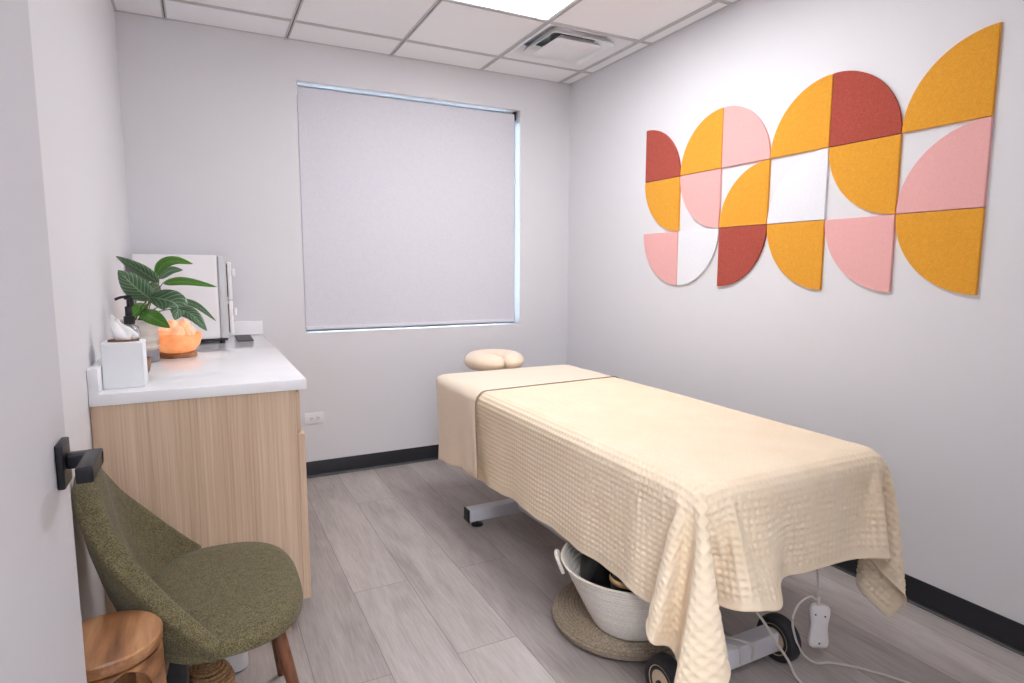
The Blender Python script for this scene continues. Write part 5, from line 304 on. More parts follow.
def rrect(x0, x1, y0, y1, r, seg=6):
    out = []
    for cx, cy, a0 in ((x1-r, y1-r, 0), (x0+r, y1-r, PI/2), (x0+r, y0+r, PI), (x1-r, y0+r, 1.5*PI)):
        for k in range(seg+1):
            a = a0+PI/2*k/seg; out.append((cx+r*math.cos(a), cy+r*math.sin(a)))
    return out
def skin(bm, rings, closed):
    for a, b in zip(rings, rings[1:]):
        n = len(a)
        for i in range(n if closed else n-1): bm.faces.new((a[i], a[(i+1) % n], b[(i+1) % n], b[i]))
def lathe(bm, prof, c=(0,0,0), seg=40, axis='Z', sx=1, sy=1, uv=False):
    rings = []
    for r, z in prof:
        ring = []
        for k in range(seg):
            a = 2*PI*k/seg; x, y = r*math.cos(a)*sx, r*math.sin(a)*sy
            p = (x, y, z) if axis == 'Z' else ((z, x, y) if axis == 'X' else (y, z, x))
            ring.append(bm.verts.new((c[0]+p[0], c[1]+p[1], c[2]+p[2])))
        rings.append(ring)
    skin(bm, rings, True)
    if prof[0][0] > 1e-5: bm.faces.new(rings[0][::-1])
    if prof[-1][0] > 1e-5: bm.faces.new(rings[-1])
    if uv:
        lay = bm.loops.layers.uv.verify(); s = 0; acc = [0]
        for p, q in zip(prof, prof[1:]): s += math.dist(p, q); acc.append(s)
        lut = {}
        for i, ring in enumerate(rings):
            for k, v in enumerate(ring): lut[v] = (k/seg, acc[i])
        for f in bm.faces:
            for lp in f.loops:
                if lp.vert in lut: lp[lay].uv = lut[lp.vert]
    bmesh.ops.remove_doubles(bm, verts=bm.verts, dist=1e-6)
def coil(prof, pitch, amp):          # coiled-rope version of a turned profile
    L_ = [0]
    for p, q in zip(prof, prof[1:]): L_.append(L_[-1]+math.dist(p, q))
    n = max(8, round(L_[-1]/pitch))*4; out = []; k = 0
    for i in range(n+1):
        d = L_[-1]*i/n
        while k < len(prof)-2 and d > L_[k+1]: k += 1
        (r0, z0), (r1, z1) = prof[k], prof[k+1]; ln = max(1e-9, L_[k+1]-L_[k]); t = (d-L_[k])/ln; ph = abs(math.sin(PI*i/4))
        out.append((max(.001, r0+(r1-r0)*t+(z1-z0)/ln*amp*(ph-1)), z0+(z1-z0)*t-(r1-r0)/ln*amp*(ph-1)))
    return out
def catmull(pts, n):
    pts = [Vector(p) for p in pts]; out = []
    P = [pts[0]*2-pts[1]] + pts + [pts[-1]*2-pts[-2]]
    for i in range(1, len(P)-2):
        for k in range(n):
            t = k/n; a, b, c, d = P[i-1], P[i], P[i+1], P[i+2]
            out.append(.5*((2*b)+(c-a)*t+(2*a-5*b+4*c-d)*t*t+(3*b-a-3*c+d)*t**3))
    return out+[pts[-1]]
def tube(bm, pts, r, seg=10, sub=8, r1=None):
    P = catmull(pts, sub) if sub else [Vector(p) for p in pts]; rings = []; up = Vector((0, 0, 1)); n = len(P)
    for i, p in enumerate(P):
        t = (P[min(i+1, n-1)]-P[max(i-1, 0)]).normalized()
        s = t.cross(up)
        if s.length < .05: s = t.cross(Vector((1, 0, 0)))
        s.normalize(); w = s.cross(t); rr = r if r1 is None else r+(r1-r)*i/(n-1)
        rings.append([bm.verts.new(p+(s*math.cos(2*PI*k/seg)+w*math.sin(2*PI*k/seg))*rr) for k in range(seg)])
    skin(bm, rings, True); bm.faces.new(rings[0][::-1]); bm.faces.new(rings[-1])
def prism(bm, poly, fn, h):                                   # poly in 2D, fn(u, v, w) -> point
    a = [bm.verts.new(fn(u, v, 0)) for u, v in poly]; b = [bm.verts.new(fn(u, v, h)) for u, v in poly]; n = len(poly)
    bm.faces.new(a[::-1]); bm.faces.new(b)
    for i in range(n): bm.faces.new((a[i], a[(i+1) % n], b[(i+1) % n], b[i]))
ORG = {}
def put(name, bm, mat, parent=None, org=None, sharp=35, mats=None):
    bmesh.ops.recalc_face_normals(bm, faces=bm.faces)
    o0 = ORG[parent.name] if parent else Vector(org if org else (0, 0, 0))
    bmesh.ops.translate(bm, verts=bm.verts, vec=-o0)
    me = bpy.data.meshes.new(name); bm.to_mesh(me); bm.free()
    for m in (mats or [mat]): me.materials.append(M[m] if isinstance(m, str) else m)
    me.shade_smooth(); me.set_sharp_from_angle(angle=math.radians(sharp))
    o = bpy.data.objects.new(name, me); COL.objects.link(o)
    if parent: o.parent = parent
    else: o.location = o0
    ORG[o.name] = o0
    return o
def thing(name, label, cat, loc, group=None):
    o = bpy.data.objects.new(name, None); COL.objects.link(o); o.location = loc; o.empty_display_size = .05
    ORG[o.name] = Vector(loc); return tag(o, label, cat, group)
def tag(o, label, cat, group=None):
    o['label'] = label; o['category'] = cat
    if group: o['group'] = group
    return o
def struct(o): o['kind'] = 'structure'; return o
B = bmesh.new

# ------------------------------------------------------------------ the setting
bm = B(); box(bm, L-.13, R+.12, -1.75, D, -.12, 0); struct(put('floor', bm, 'floor'))
bm = B(); box(bm, L-.12, L, FRONT-.12, D+.17, 0, H+.14); struct(put('wall_left', bm, 'wall'))
bm = B(); box(bm, R, R+.12, FRONT-.12, D+.17, 0, H+.14); struct(put('wall_right', bm, 'wall'))
WX0, WX1, WZ0, WZ1 = .556, 2.035, .912, 2.397
bm = B()
box(bm, L, WX0, D, D+.17, 0, H+.14); box(bm, WX1, R, D, D+.17, 0, H+.14); box(bm, WX0, WX1, D, D+.17, 0, WZ0); box(bm, WX0, WX1, D, D+.17, WZ1, H+.14)
struct(put('wall_back', bm, 'wall'))
DX0, DX1 = -.2, .72
bm = B(); box(bm, L, DX0-.045, FRONT-.12, FRONT, 0, H+.14); box(bm, DX1, R, FRONT-.12, FRONT, 0, H+.14); box(bm, DX0-.045, DX1, FRONT-.12, FRONT, 2.14, H+.14)
struct(put('wall_front', bm, 'wall'))
# the hallway behind the open door
bm = B(); box(bm, L-.13, R+.12, -1.75, -1.6, 0, H+.14); struct(put('wall_hall', bm, 'wall'))
bm = B(); box(bm, L-.25, L-.13, -1.75, FRONT-.12, 0, H+.14); struct(put('wall_hall_left', bm, 'wall'))
bm = B(); box(bm, R+.12, R+.24, -1.75, FRONT-.12, 0, H+.14); struct(put('wall_hall_right', bm, 'wall'))

# ceiling: lay-in tiles in a slotted metal grid
GX = [L, -.098, .5116, 1.1212, 1.7308, 2.3404, R]; GY = [D, 3.588] + [3.588-.6096*k for k in range(1, 6)] + [FRONT]
bm = B()
for i in range(len(GX)-1):
    for j in range(len(GY)-1):
        if i == 3 and j in (2, 3): continue                   # light
        if i == 4 and j == 1: continue                        # air diffuser
        box(bm, GX[i]+.006, GX[i+1]-.006, GY[j+1]+.006, GY[j]-.006, H, H+.016)
box(bm, L, R, FRONT, D, H+.13, H+.25)
ceil = struct(put('ceiling', bm, 'tile'))
bm = B()
for x in GX[1:-1]:
    for s in (-1, 1): box(bm, x+s*.0075-.0035, x+s*.0075+.0035, FRONT, D, H-.007, H+.03)
for y in GY[1:-1]:
    for a, b in zip(GX, GX[1:]):
        for s in (-1, 1): box(bm, a+.011, b-.011, y+s*.0075-.0035, y+s*.0075+.0035, H-.006, H+.028)
for s in (box(bm, L, R, D-.013, D, H-.002, H+.02), box(bm, R-.013, R, FRONT, D, H-.002, H+.02), box(bm, L, L+.013, FRONT, D, H-.002, H+.02)): pass
struct(put('ceiling_grid', bm, 'grid', ceil))
bm = B()
for x in GX[1:-1]: box(bm, x-.0039, x+.0039, FRONT+.001, D-.014, H-.001, H+.03)
for y in GY[1:-1]:
    for a, b in zip(GX, GX[1:]): box(bm, a+.012, b-.012, y-.0039, y+.0039, H-.001, H+.028)
struct(put('grid_reveal', bm, 'reveal', ceil))
bm = B(); box(bm, L-.13, R+.12, -1.75, FRONT-.12, H, H+.14); struct(put('ceiling_hall', bm, 'tile'))

# cove bases
def cove(bm, p0, p1, nrm):
    prof = [(0, 0), (.016, 0), (.016, .003), (.009, .009), (.006, .02), (.006, .098), (.004, .1016), (0, .1016)]
    a = [bm.verts.new((p0[0]+nrm[0]*u, p0[1]+nrm[1]*u, z)) for u, z in prof]; b = [bm.verts.new((p1[0]+nrm[0]*u, p1[1]+nrm[1]*u, z)) for u, z in prof]
    n = len(prof); bm.faces.new(a); bm.faces.new(b[::-1])
    for i in range(n): bm.faces.new((a[i], b[i], b[(i+1) % n], a[(i+1) % n]))
bm = B(); cove(bm, (.30, D), (R, D), (0, -1)); struct(put('baseboard_back', bm, 'base'))
bm = B(); cove(bm, (R, D), (R, FRONT), (-1, 0)); struct(put('baseboard_right', bm, 'base'))
bm = B(); cove(bm, (L, 2.26), (L, FRONT), (1, 0)); struct(put('baseboard_left', bm, 'base'))

# window
bm = B(); y0, y1 = D+.115, D+.165
box(bm, WX0, WX0+.022, y0, y1, WZ0, WZ1); box(bm, WX1-.022, WX1, y0, y1, WZ0, WZ1); box(bm, WX0+.022, WX1-.022, y0, y1, WZ0, WZ0+.022); box(bm, WX0+.022, WX1-.022, y0, y1, WZ1-.022, WZ1)
win = struct(put('window_1', bm, 'frame'))
bm = B(); box(bm, WX0+.022, WX1-.022, D+.14, D+.146, WZ0+.022, WZ1-.022); put('window_pane', bm, 'pane', win)

# roller shade hung inside the window recess
sh = thing('roller_shade', 'pale grey roller shade pulled down over the window', 'window shade', (1.29, D+.05, WZ1))
SX0, SX1 = WX0+.009, WX1-.026
bm = B(); box(bm, SX0, SX1, D+.044, D+.0455, WZ0+.03, 2.368); put('shade_cloth', bm, 'shade', sh)
bm = B(); lathe(bm, [(.021, 0), (.021, SX1-SX0)], (SX0, D+.066, 2.362), 20, 'X'); put('roller_tube', bm, 'shade', sh)
bm = B(); rbox(bm, SX0, SX1, D+.038, D+.052, WZ0+.014, WZ0+.036, .004, .003); put('hem_bar', bm, 'shade', sh)
for x, m in ((SX0-.008, 'frame'), (SX1+.002, 'black')):
    bm = B(); rbox(bm, x, x+.012, D+.04, D+.095, 2.335, 2.394, .004, .003); put('bracket', bm, m, sh)

# door leaf, opened back against the left wall
bm = B(); box(bm, -.245, -.2, FRONT+.012, 1.138, .008, 2.12, .0015, 1); door = struct(put('door_1', bm, 'door', org=(-.22, FRONT, 0)))
bm = B(); rbox(bm, -.2, -.190, 1.05, 1.106, .984, 1.050, .003, .002); put('handle_plate', bm, 'blackmetal', door)
bm = B()
rbox(bm, -.190, -.146, 1.066, 1.088, 1.009, 1.031, .003, .0025); rbox(bm, -.167, -.146, .985, 1.088, 1.0085, 1.0315, .003, .0025)
put('lever_handle', bm, 'blackmetal', door)
for z in (.25, 1.05, 1.87):
    bm = B(); lathe(bm, [(.007, 0), (.007, .1)], (-.206, FRONT+.006, z), 12); put('hinge', bm, 'blackmetal', door)

# wall outlet
ox, oz = .586, .377
ou = thing('wall_outlet', 'white double power outlet on the back wall beside the cabinet', 'outlet', (ox, D, oz))
bm = B(); rbox(bm, ox-.058, ox+.058, D-.006, D, oz-.036, oz+.036, .003, .002); put('cover_plate', bm, 'white', ou)
for s in (-1, 1):
    bm = B(); prism(bm, [(.0165*math.cos(a)*1.0, max(-.0135, min(.0135, .0165*math.sin(a)))) for a in [2*PI*k/24 for k in range(24)]], lambda u, v, w: (ox+s*.0195+u, D-.006-w, oz+v), .0025)
    sk = put('socket', bm, 'white', ou)
    bm = B()
    for dz in (-.006, .006): box(bm, ox+s*.0195-.005, ox+s*.0195+.004, D-.0092, D-.0083, oz+dz-.0013, oz+dz+.0013)
    lathe(bm, [(.0026, 0), (.0026, .001)], (ox+s*.0195+.009, D-.0093, oz), 10, 'Y'); put('slots', bm, 'dark', sk)

# ceiling light
lx0, lx1, ly0, ly1 = 1.1212+.012, 1.7308-.012, GY[4]+.012, GY[2]-.012
cl = thing('ceiling_light', 'bright flat panel light set in the ceiling grid', 'ceiling light', (1.426, (ly0+ly1)/2, H))
bm = B()
for q in ((lx0, lx0+.016, ly0, ly1), (lx1-.016, lx1, ly0, ly1), (lx0+.016, lx1-.016, ly0, ly0+.016), (lx0+.016, lx1-.016, ly1-.016, ly1)): box(bm, *q, H-.006, H+.03)
put('light_frame', bm, 'white', cl)
bm = B(); box(bm, lx0+.016, lx1-.016, ly0+.016, ly1-.016, H-.001, H+.02); put('diffuser', bm, 'lamp', cl)
bm = B(); box(bm, -.42, .38, -1.45, -.15, H-.02, H-.001)  # added fill panel, out of view, brightening the room through the doorway
hl = tag(put('hall_fill_light', bm, 'hallfill', org=(0, -.8, H)), 'added unseen fill light on the hallway ceiling behind the viewer', 'ceiling light')

# air diffuser: square louvred cones
vx, vy = (1.7308+2.3404)/2, (GY[1]+GY[2])/2
ve = thing('ceiling_vent', 'white square air diffuser in the ceiling by the far right corner', 'air vent', (vx, vy, H))
def cone(bm, prof):
    rings = []
    for h, z in prof:
        pts = rrect(vx-h, vx+h, vy-h, vy+h, max(.004, h*.0+ .028 if h > .12 else .006), 4); rings.append([bm.verts.new((x, y, z)) for x, y in pts])
    skin(bm, rings, True); return rings
bm = B(); rr = cone(bm, [(.292, H+.03), (.292, H-.002), (.272, H-.002), (.20, H+.055), (.196, H+.052)]); put('outer_pan', bm, 'white', ve)
bm = B(); rr = cone(bm, [(.165, H+.05), (.215, H-.004), (.211, H-.007), (.155, H+.048)]); put('louvre_ring', bm, 'white', ve)
bm = B(); rr = cone(bm, [(.105, H+.03), (.155, H-.008), (.150, H-.012), (.02, H-.012)]); bm.faces.new(rr[-1]); put('centre_plaque', bm, 'white', ve)
bm = B(); lathe(bm, [(.10, H+.099), (.10, H+.03), (.097, H+.03), (.097, H+.099)], (vx, vy, 0), 32); put('duct_neck', bm, 'dark', ve)
bm = B(); box(bm, vx-.29, vx+.29, vy-.29, vy+.29, H+.1, H+.104); put('back_plate', bm, 'chrome', ve)

# ------------------------------------------------------------------ wall art: quarter-round felt panels
S, AY, AZ = .3048, 3.0024, 1.8228
rows = [  # colour, corner the quarter circle is centred on, as seen: l/r (left = towards the window), t/b
    [('red','lb'), ('yellow','rb'), ('pink','lb'), ('yellow','rb'), ('red','lb'), ('yellow','rb')],
    [('yellow','rt'), ('pink','rt'), ('yellow','rb'), ('feltwhite','rb'), ('yellow','rt'), ('pink','rb')],
    [('pink','rt'), ('feltwhite','lt'), ('red','lt'), ('yellow','rt'), ('pink','rt'), ('yellow','rt')]]
cname = dict(red='brick red', yellow='mustard yellow', pink='blush pink', feltwhite='white')
rowname = ['top row', 'middle row', 'bottom row']
place = ['at the end nearest the window', 'second from the window end', 'third from the window end', 'fourth from the window end', 'second from the doorway end', 'at the end nearest the doorway']
curve = dict(lb='rounded at its upper right', rb='rounded at its upper left', rt='rounded at its lower left', lt='rounded at its lower right')
for j, row in enumerate(rows):
    for i, (c, k) in enumerate(row):
        ya, yb = AY-S*i, AY-S*(i+1); zt, zb = AZ+S*(1-j), AZ-S*j
        cy = ya if k[0] == 'l' else yb; cz = zb if k[1] == 'b' else zt
        sy = -1 if k[0] == 'l' else 1; sz = 1 if k[1] == 'b' else -1; q = S-.003
        poly = [(.0015, .0015)] + [(.0015+q*math.cos(a), .0015+q*math.sin(a)) for a in [PI/2*n/32 for n in range(33)]]
        bm = B(); prism(bm, poly, lambda u, v, w: (R-w, cy+sy*u, cz+sz*v), .011)
        fe = [e for e in bm.edges if all(abs(v.co.x-(R-.011)) < 1e-5 for v in e.verts)]
        bmesh.ops.bevel(bm, geom=fe, offset=.0018, segments=2, affect='EDGES')
        o = put('felt_wall_panel', bm, c, org=(R, (ya+yb)/2, zb))
        tag(o, f'{cname[c]} quarter circle felt panel, {rowname[j]}, {place[i]}', 'wall panel', 'quarter circle felt panels on the right wall')

# ------------------------------------------------------------------ cabinet and countertop
T_ = .9195
CX, CY = .3125, 2.205
cab = thing('base_cabinet', 'light oak base cabinet under the white countertop', 'cabinet', (0, 3.07, 0))
bm = B(); prism(bm, [(L+.002, 0), (.228, 0), (.228, .1), (.276, .1), (.276, T_-.038), (L+.002, T_-.038)], lambda u, v, w: (u, CY+.012+w, v), .02); put('end_panel', bm, 'oak', cab)
bm = B(); box(bm, L+.002, .262, CY+.033, D-.001, .1, T_-.038); put('carcass', bm, 'oak', cab)
bm = B(); box(bm,   .195, .21, CY+.033, D-.001, 0, .1); put('toe_kick', bm, 'oak', cab)
ys = [CY+.014, 2.80, 3.34, D-.004]
for a, b in zip(ys, ys[1:]):
    bm = B(); box(bm, .277, .289, a, b-.004, .728, T_-.046, .001, 1); put('drawer_front', bm, 'oak', cab)
    bm = B(); box(bm, .277, .302, a, b-.004, .102, .720, .001, 1); put('door', bm, 'oak', cab)
ct = thing('countertop', 'glossy white countertop along the left wall with low upstands', 'countertop', (0, 3.07, T_-.0375))
bm = B(); box(bm, L+.001, CX, CY, D-.001, T_ - .0375, T_, .003, 2); put('worktop', bm, 'quartz', ct)
bm = B(); box(bm, L+.001, L+.029, CY+.004, D-.001, T_+.0002, T_+.079, .002, 2); put('backsplash', bm, 'quartz', ct)
bm = B(); box(bm, L+.0295, CX-.002, D-.026, D-.001, T_+.0002, T_+.081, .002, 2); put('backsplash', bm, 'quartz', ct)
T = T_+.0001

# tissue box
tb = thing('tissue_box', 'white cube tissue box at the near end of the countertop', 'tissue box', (-.233, 2.39, T))
bx0, bx1, by0, by1, bz = -.294, -.178, 2.285, 2.401, 1.066
bm = B(); rbox(bm, bx0, bx1, by0, by1, T, bz, .004, .003); put('box_body', bm, 'whitemat', tb)
bm = B(); lathe(bm, [(.036, 0), (.035, .007), (.032, .007), (.030, .001), (.001, .001)], ((bx0+bx1)/2, (by0+by1)/2, bz-.0002), 32, sx=1.25, sy=.7); put('opening', bm, 'brown', tb)
bm = B(); cx, cy = (bx0+bx1)/2+.007, (by0+by1)/2; rings = []
for k in range(19):
    t = k/18; ring = []
    for q in range(41):
        a = 2*PI*q/40; w = (.020+.014*math.sin(PI*min(1, t*1.2)))*(1-.55*t*t)
        fold = 1+.28*math.sin(3*a+4*t)+.16*math.sin(5*a-3*t)
        tip = .076*t*(1+.16*math.cos(a-2.6)*t)
        ring.append(bm.verts.new((cx-.026*t**1.3+math.cos(a)*w*fold, cy+math.sin(a)*w*.55*fold, bz+.001+tip)))
    rings.append(ring)
skin(bm, rings, False); put('tissue', bm, 'tissue', tb, sharp=70)

# small wooden bowl behind it
bm = B(); lathe(bm, [(.001, 0), (.028, 0), (.043, .02), (.049, .048), (.050, .068), (.046, .070), (.043, .05), (.034, .018), (.001, .012)], (-.222, 2.495, T), 32)
tag(put('wooden_cup', bm, 'acacia', org=(-.222, 2.495, T)), 'small round wooden cup half hidden behind the tissue box', 'cup')

# pump bottle
pb = thing('pump_bottle', 'clear pump bottle with black pump top behind the tissue box', 'pump bottle', (-.245, 2.66, T))
px, py = -.245, 2.66
bm = B(); lathe(bm, [(.001, 0), (.031, 0), (.034, .004), (.034, .145), (.028, .165), (.016, .175), (.016, .185), (.001, .185)], (px, py, T), 32); put('bottle_body', bm, 'glass', pb)
bm = B(); lathe(bm, [(.0345, .03), (.0345, .12)], (px, py, T), 32); put('label_band', bm, 'print', pb)
bm = B(); lathe(bm, [(.018, .178), (.018, .206), (.012, .210), (.012, .242), (.008, .244), (.005, .246), (.005, .268), (.013, .270), (.013, .284), (.001, .286)], (px, py, T), 24); put('pump', bm, 'black', pb)
bm = B(); tube(bm, [(px, py, T+.278), (px-.02, py-.005, T+.278), (px-.04, py-.01, T+.270)], .005, 8, 4); put('nozzle', bm, 'black', pb)

# potted plant
PX, PY = -.236, 2.925
pl = thing('potted_plant', 'leafy green houseplant in a cream and grey pot beside the glowing bowl', 'plant', (PX, PY, T))
prof = [(.001, .05), (.064, .05)] + [(.068+.0022*math.sin(2*PI*k/4), .052+k*.0075) for k in range(1, 17)] + [(.064, .176), (.060, .17), (.058, .15), (.001, .15)]
bm = B(); lathe(bm, prof, (PX, PY, T), 40); put('pot', bm, 'pot', pl)
bm = B(); lathe(bm, [(.001, 0), (.062, 0), (.066, .004), (.066, .046), (.063, .05), (.001, .05)], (PX, PY, T), 40); put('pot_base', bm, 'potgrey', pl)
bm = B(); lathe(bm, [(.058, .151), (.04, .158), (.001, .160)], (PX, PY, T), 24); put('soil', bm, 'soil', pl)
leaves = [  # photo points along the midrib (x, y, depth), half width px, roll, material
    ([(159,283,2.93), (140,270,2.88), (116,256,2.82)], 8, .45, 0),
    ([(156,276,3.02), (163,265,3.0), (176,261,2.98), (193,264,2.95)], 7, .5, 1),
    ([(159,279,3.06), (170,271,3.07), (183,270,3.07)], 6, .5, 0),
    ([(163,283,2.92), (185,282,2.87), (217,287,2.80)], 6, .35, 1),
    ([(152,300,2.90), (135,287,2.82), (118,270,2.76)], 13, .9, 0),
    ([(139,266,3.05), (141,280,3.0), (146,296,2.95)], 9, .9, 0),
    ([(150,297,2.90), (170,301,2.80), (178,308,2.76), (175,320,2.74)], 13, .9, 0),
    ([(178,299,2.95), (197,306,2.90), (216,321,2.86)], 4, .6, 0),
    ([(176,308,2.93), (192,315,2.87), (207,331,2.82)], 8, .7, 0),
    ([(143,312,2.92), (155,319,2.82), (170,328,2.76)], 9, .8, 1),
    ([(147,306,2.98), (138,310,2.9), (133,316,2.86)], 7, .8, 1),
    ([(148,292,3.06), (155,288,3.08), (160,286,3.1)], 8, .8, 0)]
bm = B(); lay = bm.loops.layers.uv.verify(); stems = []
for pts, hw, roll, mi in leaves:
    P = catmull([at(*p) for p in pts], 8); n = len(P); hw = hw/609.2*3.1; rows_ = []
    for i, p in enumerate(P):
        t = i/(n-1); tg = (P[min(i+1, n-1)]-P[max(i-1, 0)]).normalized()
        view = (EYE-p).normalized(); s = tg.cross(view).normalized()             # blade direction, rolled about the midrib
        nn = s.cross(tg).normalized(); s = (s*math.sin(.6+roll*.9)+nn*math.cos(.6+roll*.9)).normalized()
        if s.z > 0: s = -s
        nn = s.cross(tg).normalized()
        w = hw*.68*(math.sin(PI*min(1, t**.75))**.8)+.0006
        rows_.append([bm.verts.new(p+s*(w*q)+nn*(abs(q)*w*.22)) for q in (-1, -.5, 0, .5, 1)])
    for i in range(n-1):
        for q in range(4):
            f = bm.faces.new((rows_[i][q], rows_[i][q+1], rows_[i+1][q+1], rows_[i+1][q])); f.material_index = mi
            for lp, (a, b) in zip(f.loops, ((i, q), (i, q+1), (i+1, q+1), (i+1, q))): lp[lay].uv = (a/(n-1), b/4)
    stems.append(P[0])
o = put('foliage', bm, None, pl, sharp=80, mats=['leaf', 'leaf2'])
m = o.modifiers.new('thick', 'SOLIDIFY'); m.thickness = .0012
bm = B()
for k, p in enumerate(stems):
    a = 2*PI*k/len(stems); b0 = Vector((PX+.02*math.cos(a), PY+.02*math.sin(a), T+.155)); mid = (b0+p)/2+Vector((0, 0, .015))
    tube(bm, [b0, mid, p], .0028, 7, 5, .0018)
put('stems', bm, 'stem', pl)

# salt lamp bowl heaped with crystals
BX, BY = -.106, 3.03
lp_ = thing('salt_lamp_bowl', 'glowing orange salt bowl on a wooden base on the countertop', 'salt lamp', (BX, BY, T))
bm = B(); lathe(bm, [(.001, 0), (.072, 0), (.076, .004), (.076, .015), (.072, .019), (.001, .019)], (BX, BY, T), 40); put('wooden_base', bm, 'acacia', lp_)
bm = B(); pr = [(.001, .0195), (.05, .0195), (.068, .026), (.088, .05), (.097, .078), (.099, .097), (.096, .101), (.088, .097), (.082, .075), (.06, .045), (.001, .04)]
lathe(bm, pr, (BX, BY, T), 48)
for v in bm.verts:
    d = v.co-Vector((BX, BY, T)); a = math.atan2(d.y, d.x); v.co.z += .004*math.sin(3*a+1)*max(0, (d.z-.05)/.06)*math.copysign(1, 1)
put('bowl', bm, 'salt', lp_)
cs = [(-.044, -.024, .118, .034), (.0, -.044, .122, .034), (.044, -.022, .120, .034), (.047, .028, .122, .029), (.004, .004, .134, .036), (-.044, .028, .122, .030), (.004, .054, .120, .028), (-.018, -.01, .15, .028), (.028, -.008, .152, .028)]
for k, (dx, dy, dz, r) in enumerate(cs):
    bm = B(); bmesh.ops.create_icosphere(bm, subdivisions=2, radius=r); rnd = random.Random(k)
    pl_ = [(Vector((rnd.uniform(-1, 1), rnd.uniform(-1, 1), rnd.uniform(-1, 1))).normalized(), r*rnd.uniform(.72, .9)) for _ in range(9)]
    for v in bm.verts:
        for nn, dd in pl_:
            e = v.co.dot(nn)-dd
            if e > 0: v.co -= nn*e
    bmesh.ops.translate(bm, verts=bm.verts, vec=(BX+dx, BY+dy, T+dz-.014))
    tag(put('salt_crystal', bm, 'chunk', org=(BX+dx, BY+dy, T+dz-.014-r), sharp=25), 'pale orange salt crystal heaped in the glowing salt bowl', 'salt crystal', 'salt crystals in the glowing bowl')

# hot towel cabinet
ty0, ty1, tz0, tz1 = 3.46, 3.80, T+.014, 1.372
tw = thing('towel_warmer', 'white two door hot towel cabinet at the back of the countertop', 'towel warmer', (-.1, 3.63, T))
bm = B(); rbox(bm, L+.032, .078, ty0, ty1, tz0+.012, tz1, .012, .008); put('cabinet_body', bm, 'white', tw)
bm = B(); box(bm, L+.04, .11, ty0+.006, ty1-.006, tz0, tz0+.0115); put('base_plate', bm, 'black', tw)
bm = B(); rbox(bm, .0785, .118, ty0, ty1, tz0+.0125, tz1-.004, .008, .006); put('front_frame', bm, 'chrome', tw)
for z0, z1 in ((tz0+.03, 1.135), (1.145, tz1-.035)):
    bm = B(); rbox(bm, .1185, .142, ty0+.012, ty1-.012, z0, z1, .008, .005); d = put('door', bm, 'white', tw)
    bm = B(); zc = z1-.055; rbox(bm, .1425, .160, ty0+.02, ty0+.06, zc-.02, zc+.02, .006, .004); put('door_handle', bm, 'white', d)
    bm = B(); box(bm, .1183, .1225, ty0+.0105, ty0+.0118, z0+.012, z0+.085); box(bm, .1183, .1225, ty0+.0105, ty0+.0118, z1-.115, z1-.012); put('hinge_slot', bm, 'dark', d)
for x in (L+.06, .085):
    for y in (ty0+.03, ty1-.03):
        bm = B(); lathe(bm, [(.012, 0), (.012, .0138)], (x, y, T), 16); put('rubber_foot', bm, 'black', tw)
mt = B()
for k in range(9): box(mt, .163+k*.0085, .1675+k*.0085, 3.50, 3.80, T, T+.008)
for k in range(10): box(mt, .156, .232, 3.50+k*.0328, 3.505+k*.0328, T, T+.006)
tag(put('drip_tray', mt, 'mesh', org=(.19, 3.65, T)), 'dark grey slotted drip tray in front of the towel cabinet', 'tray')

# ------------------------------------------------------------------ treatment table
TX0, TX1, TY0, TY1, TZ = 1.14, 1.975, 1.145, 3.25, .715
def squeeze(x, y): return .034*np.clip((x-1.55)/.4, 0, 1)*np.clip((2.2-y)/.9, 0, 1)   # the foot end tapers a little
tab = thing('massage_table', 'treatment table on a grey wheeled steel base under cream bedding', 'massage table', (1.55, 2.2, 0))
bm = B(); rbox(bm, TX0+.004, TX1-.004, TY0+.004, TY1-.004, TZ-.105, TZ-.004, .07, .03, 8, 5)
for v in bm.verts: v.co.x -= float(squeeze(v.co.x, v.co.y))
put('table_top', bm, 'cream', tab)
bm = B(); box(bm, TX0+.06, TX1-.06, TY0+.06, TY1-.08, TZ-.15, TZ-.106); put('under_frame', bm, 'steel', tab)
bm = B(); rbox(bm, 1.215, 1.63, 1.268, 1.328, .055, .122, .006, .005); put('crossbar', bm, 'steel', tab)
bm = B(); rbox(bm, 1.148, 1.90, 2.72, 2.78, .032, .095, .005, .004); xb = put('crossbar', bm, 'steel', tab)
for x0, x1 in ((1.138, 1.1475), (1.9005, 1.91)):
    bm = B(); rbox(bm, x0, x1, 2.719, 2.781, .031, .096, .004, .003); put('end_cap', bm, 'black', xb)
bm = B(); tube(bm, [(1.45, 1.33, .098), (1.45, 2.72, .066)], .027, 16, 0); put('base_rail', bm, 'steel', tab)
for y in (1.55, 2.72):
    bm = B(); rbox(bm, 1.49, 1.57, y-.03, y+.05, .08, .566, .006, .004); put('lift_column', bm, 'steel', tab)
for x in (1.2, 1.85):
    bm = B(); lathe(bm, [(.004, .03), (.004, .012), (.028, .008), (.030, 0)][::-1], (x, 2.75, 0.0005), 24); put('levelling_foot', bm, 'black', tab)
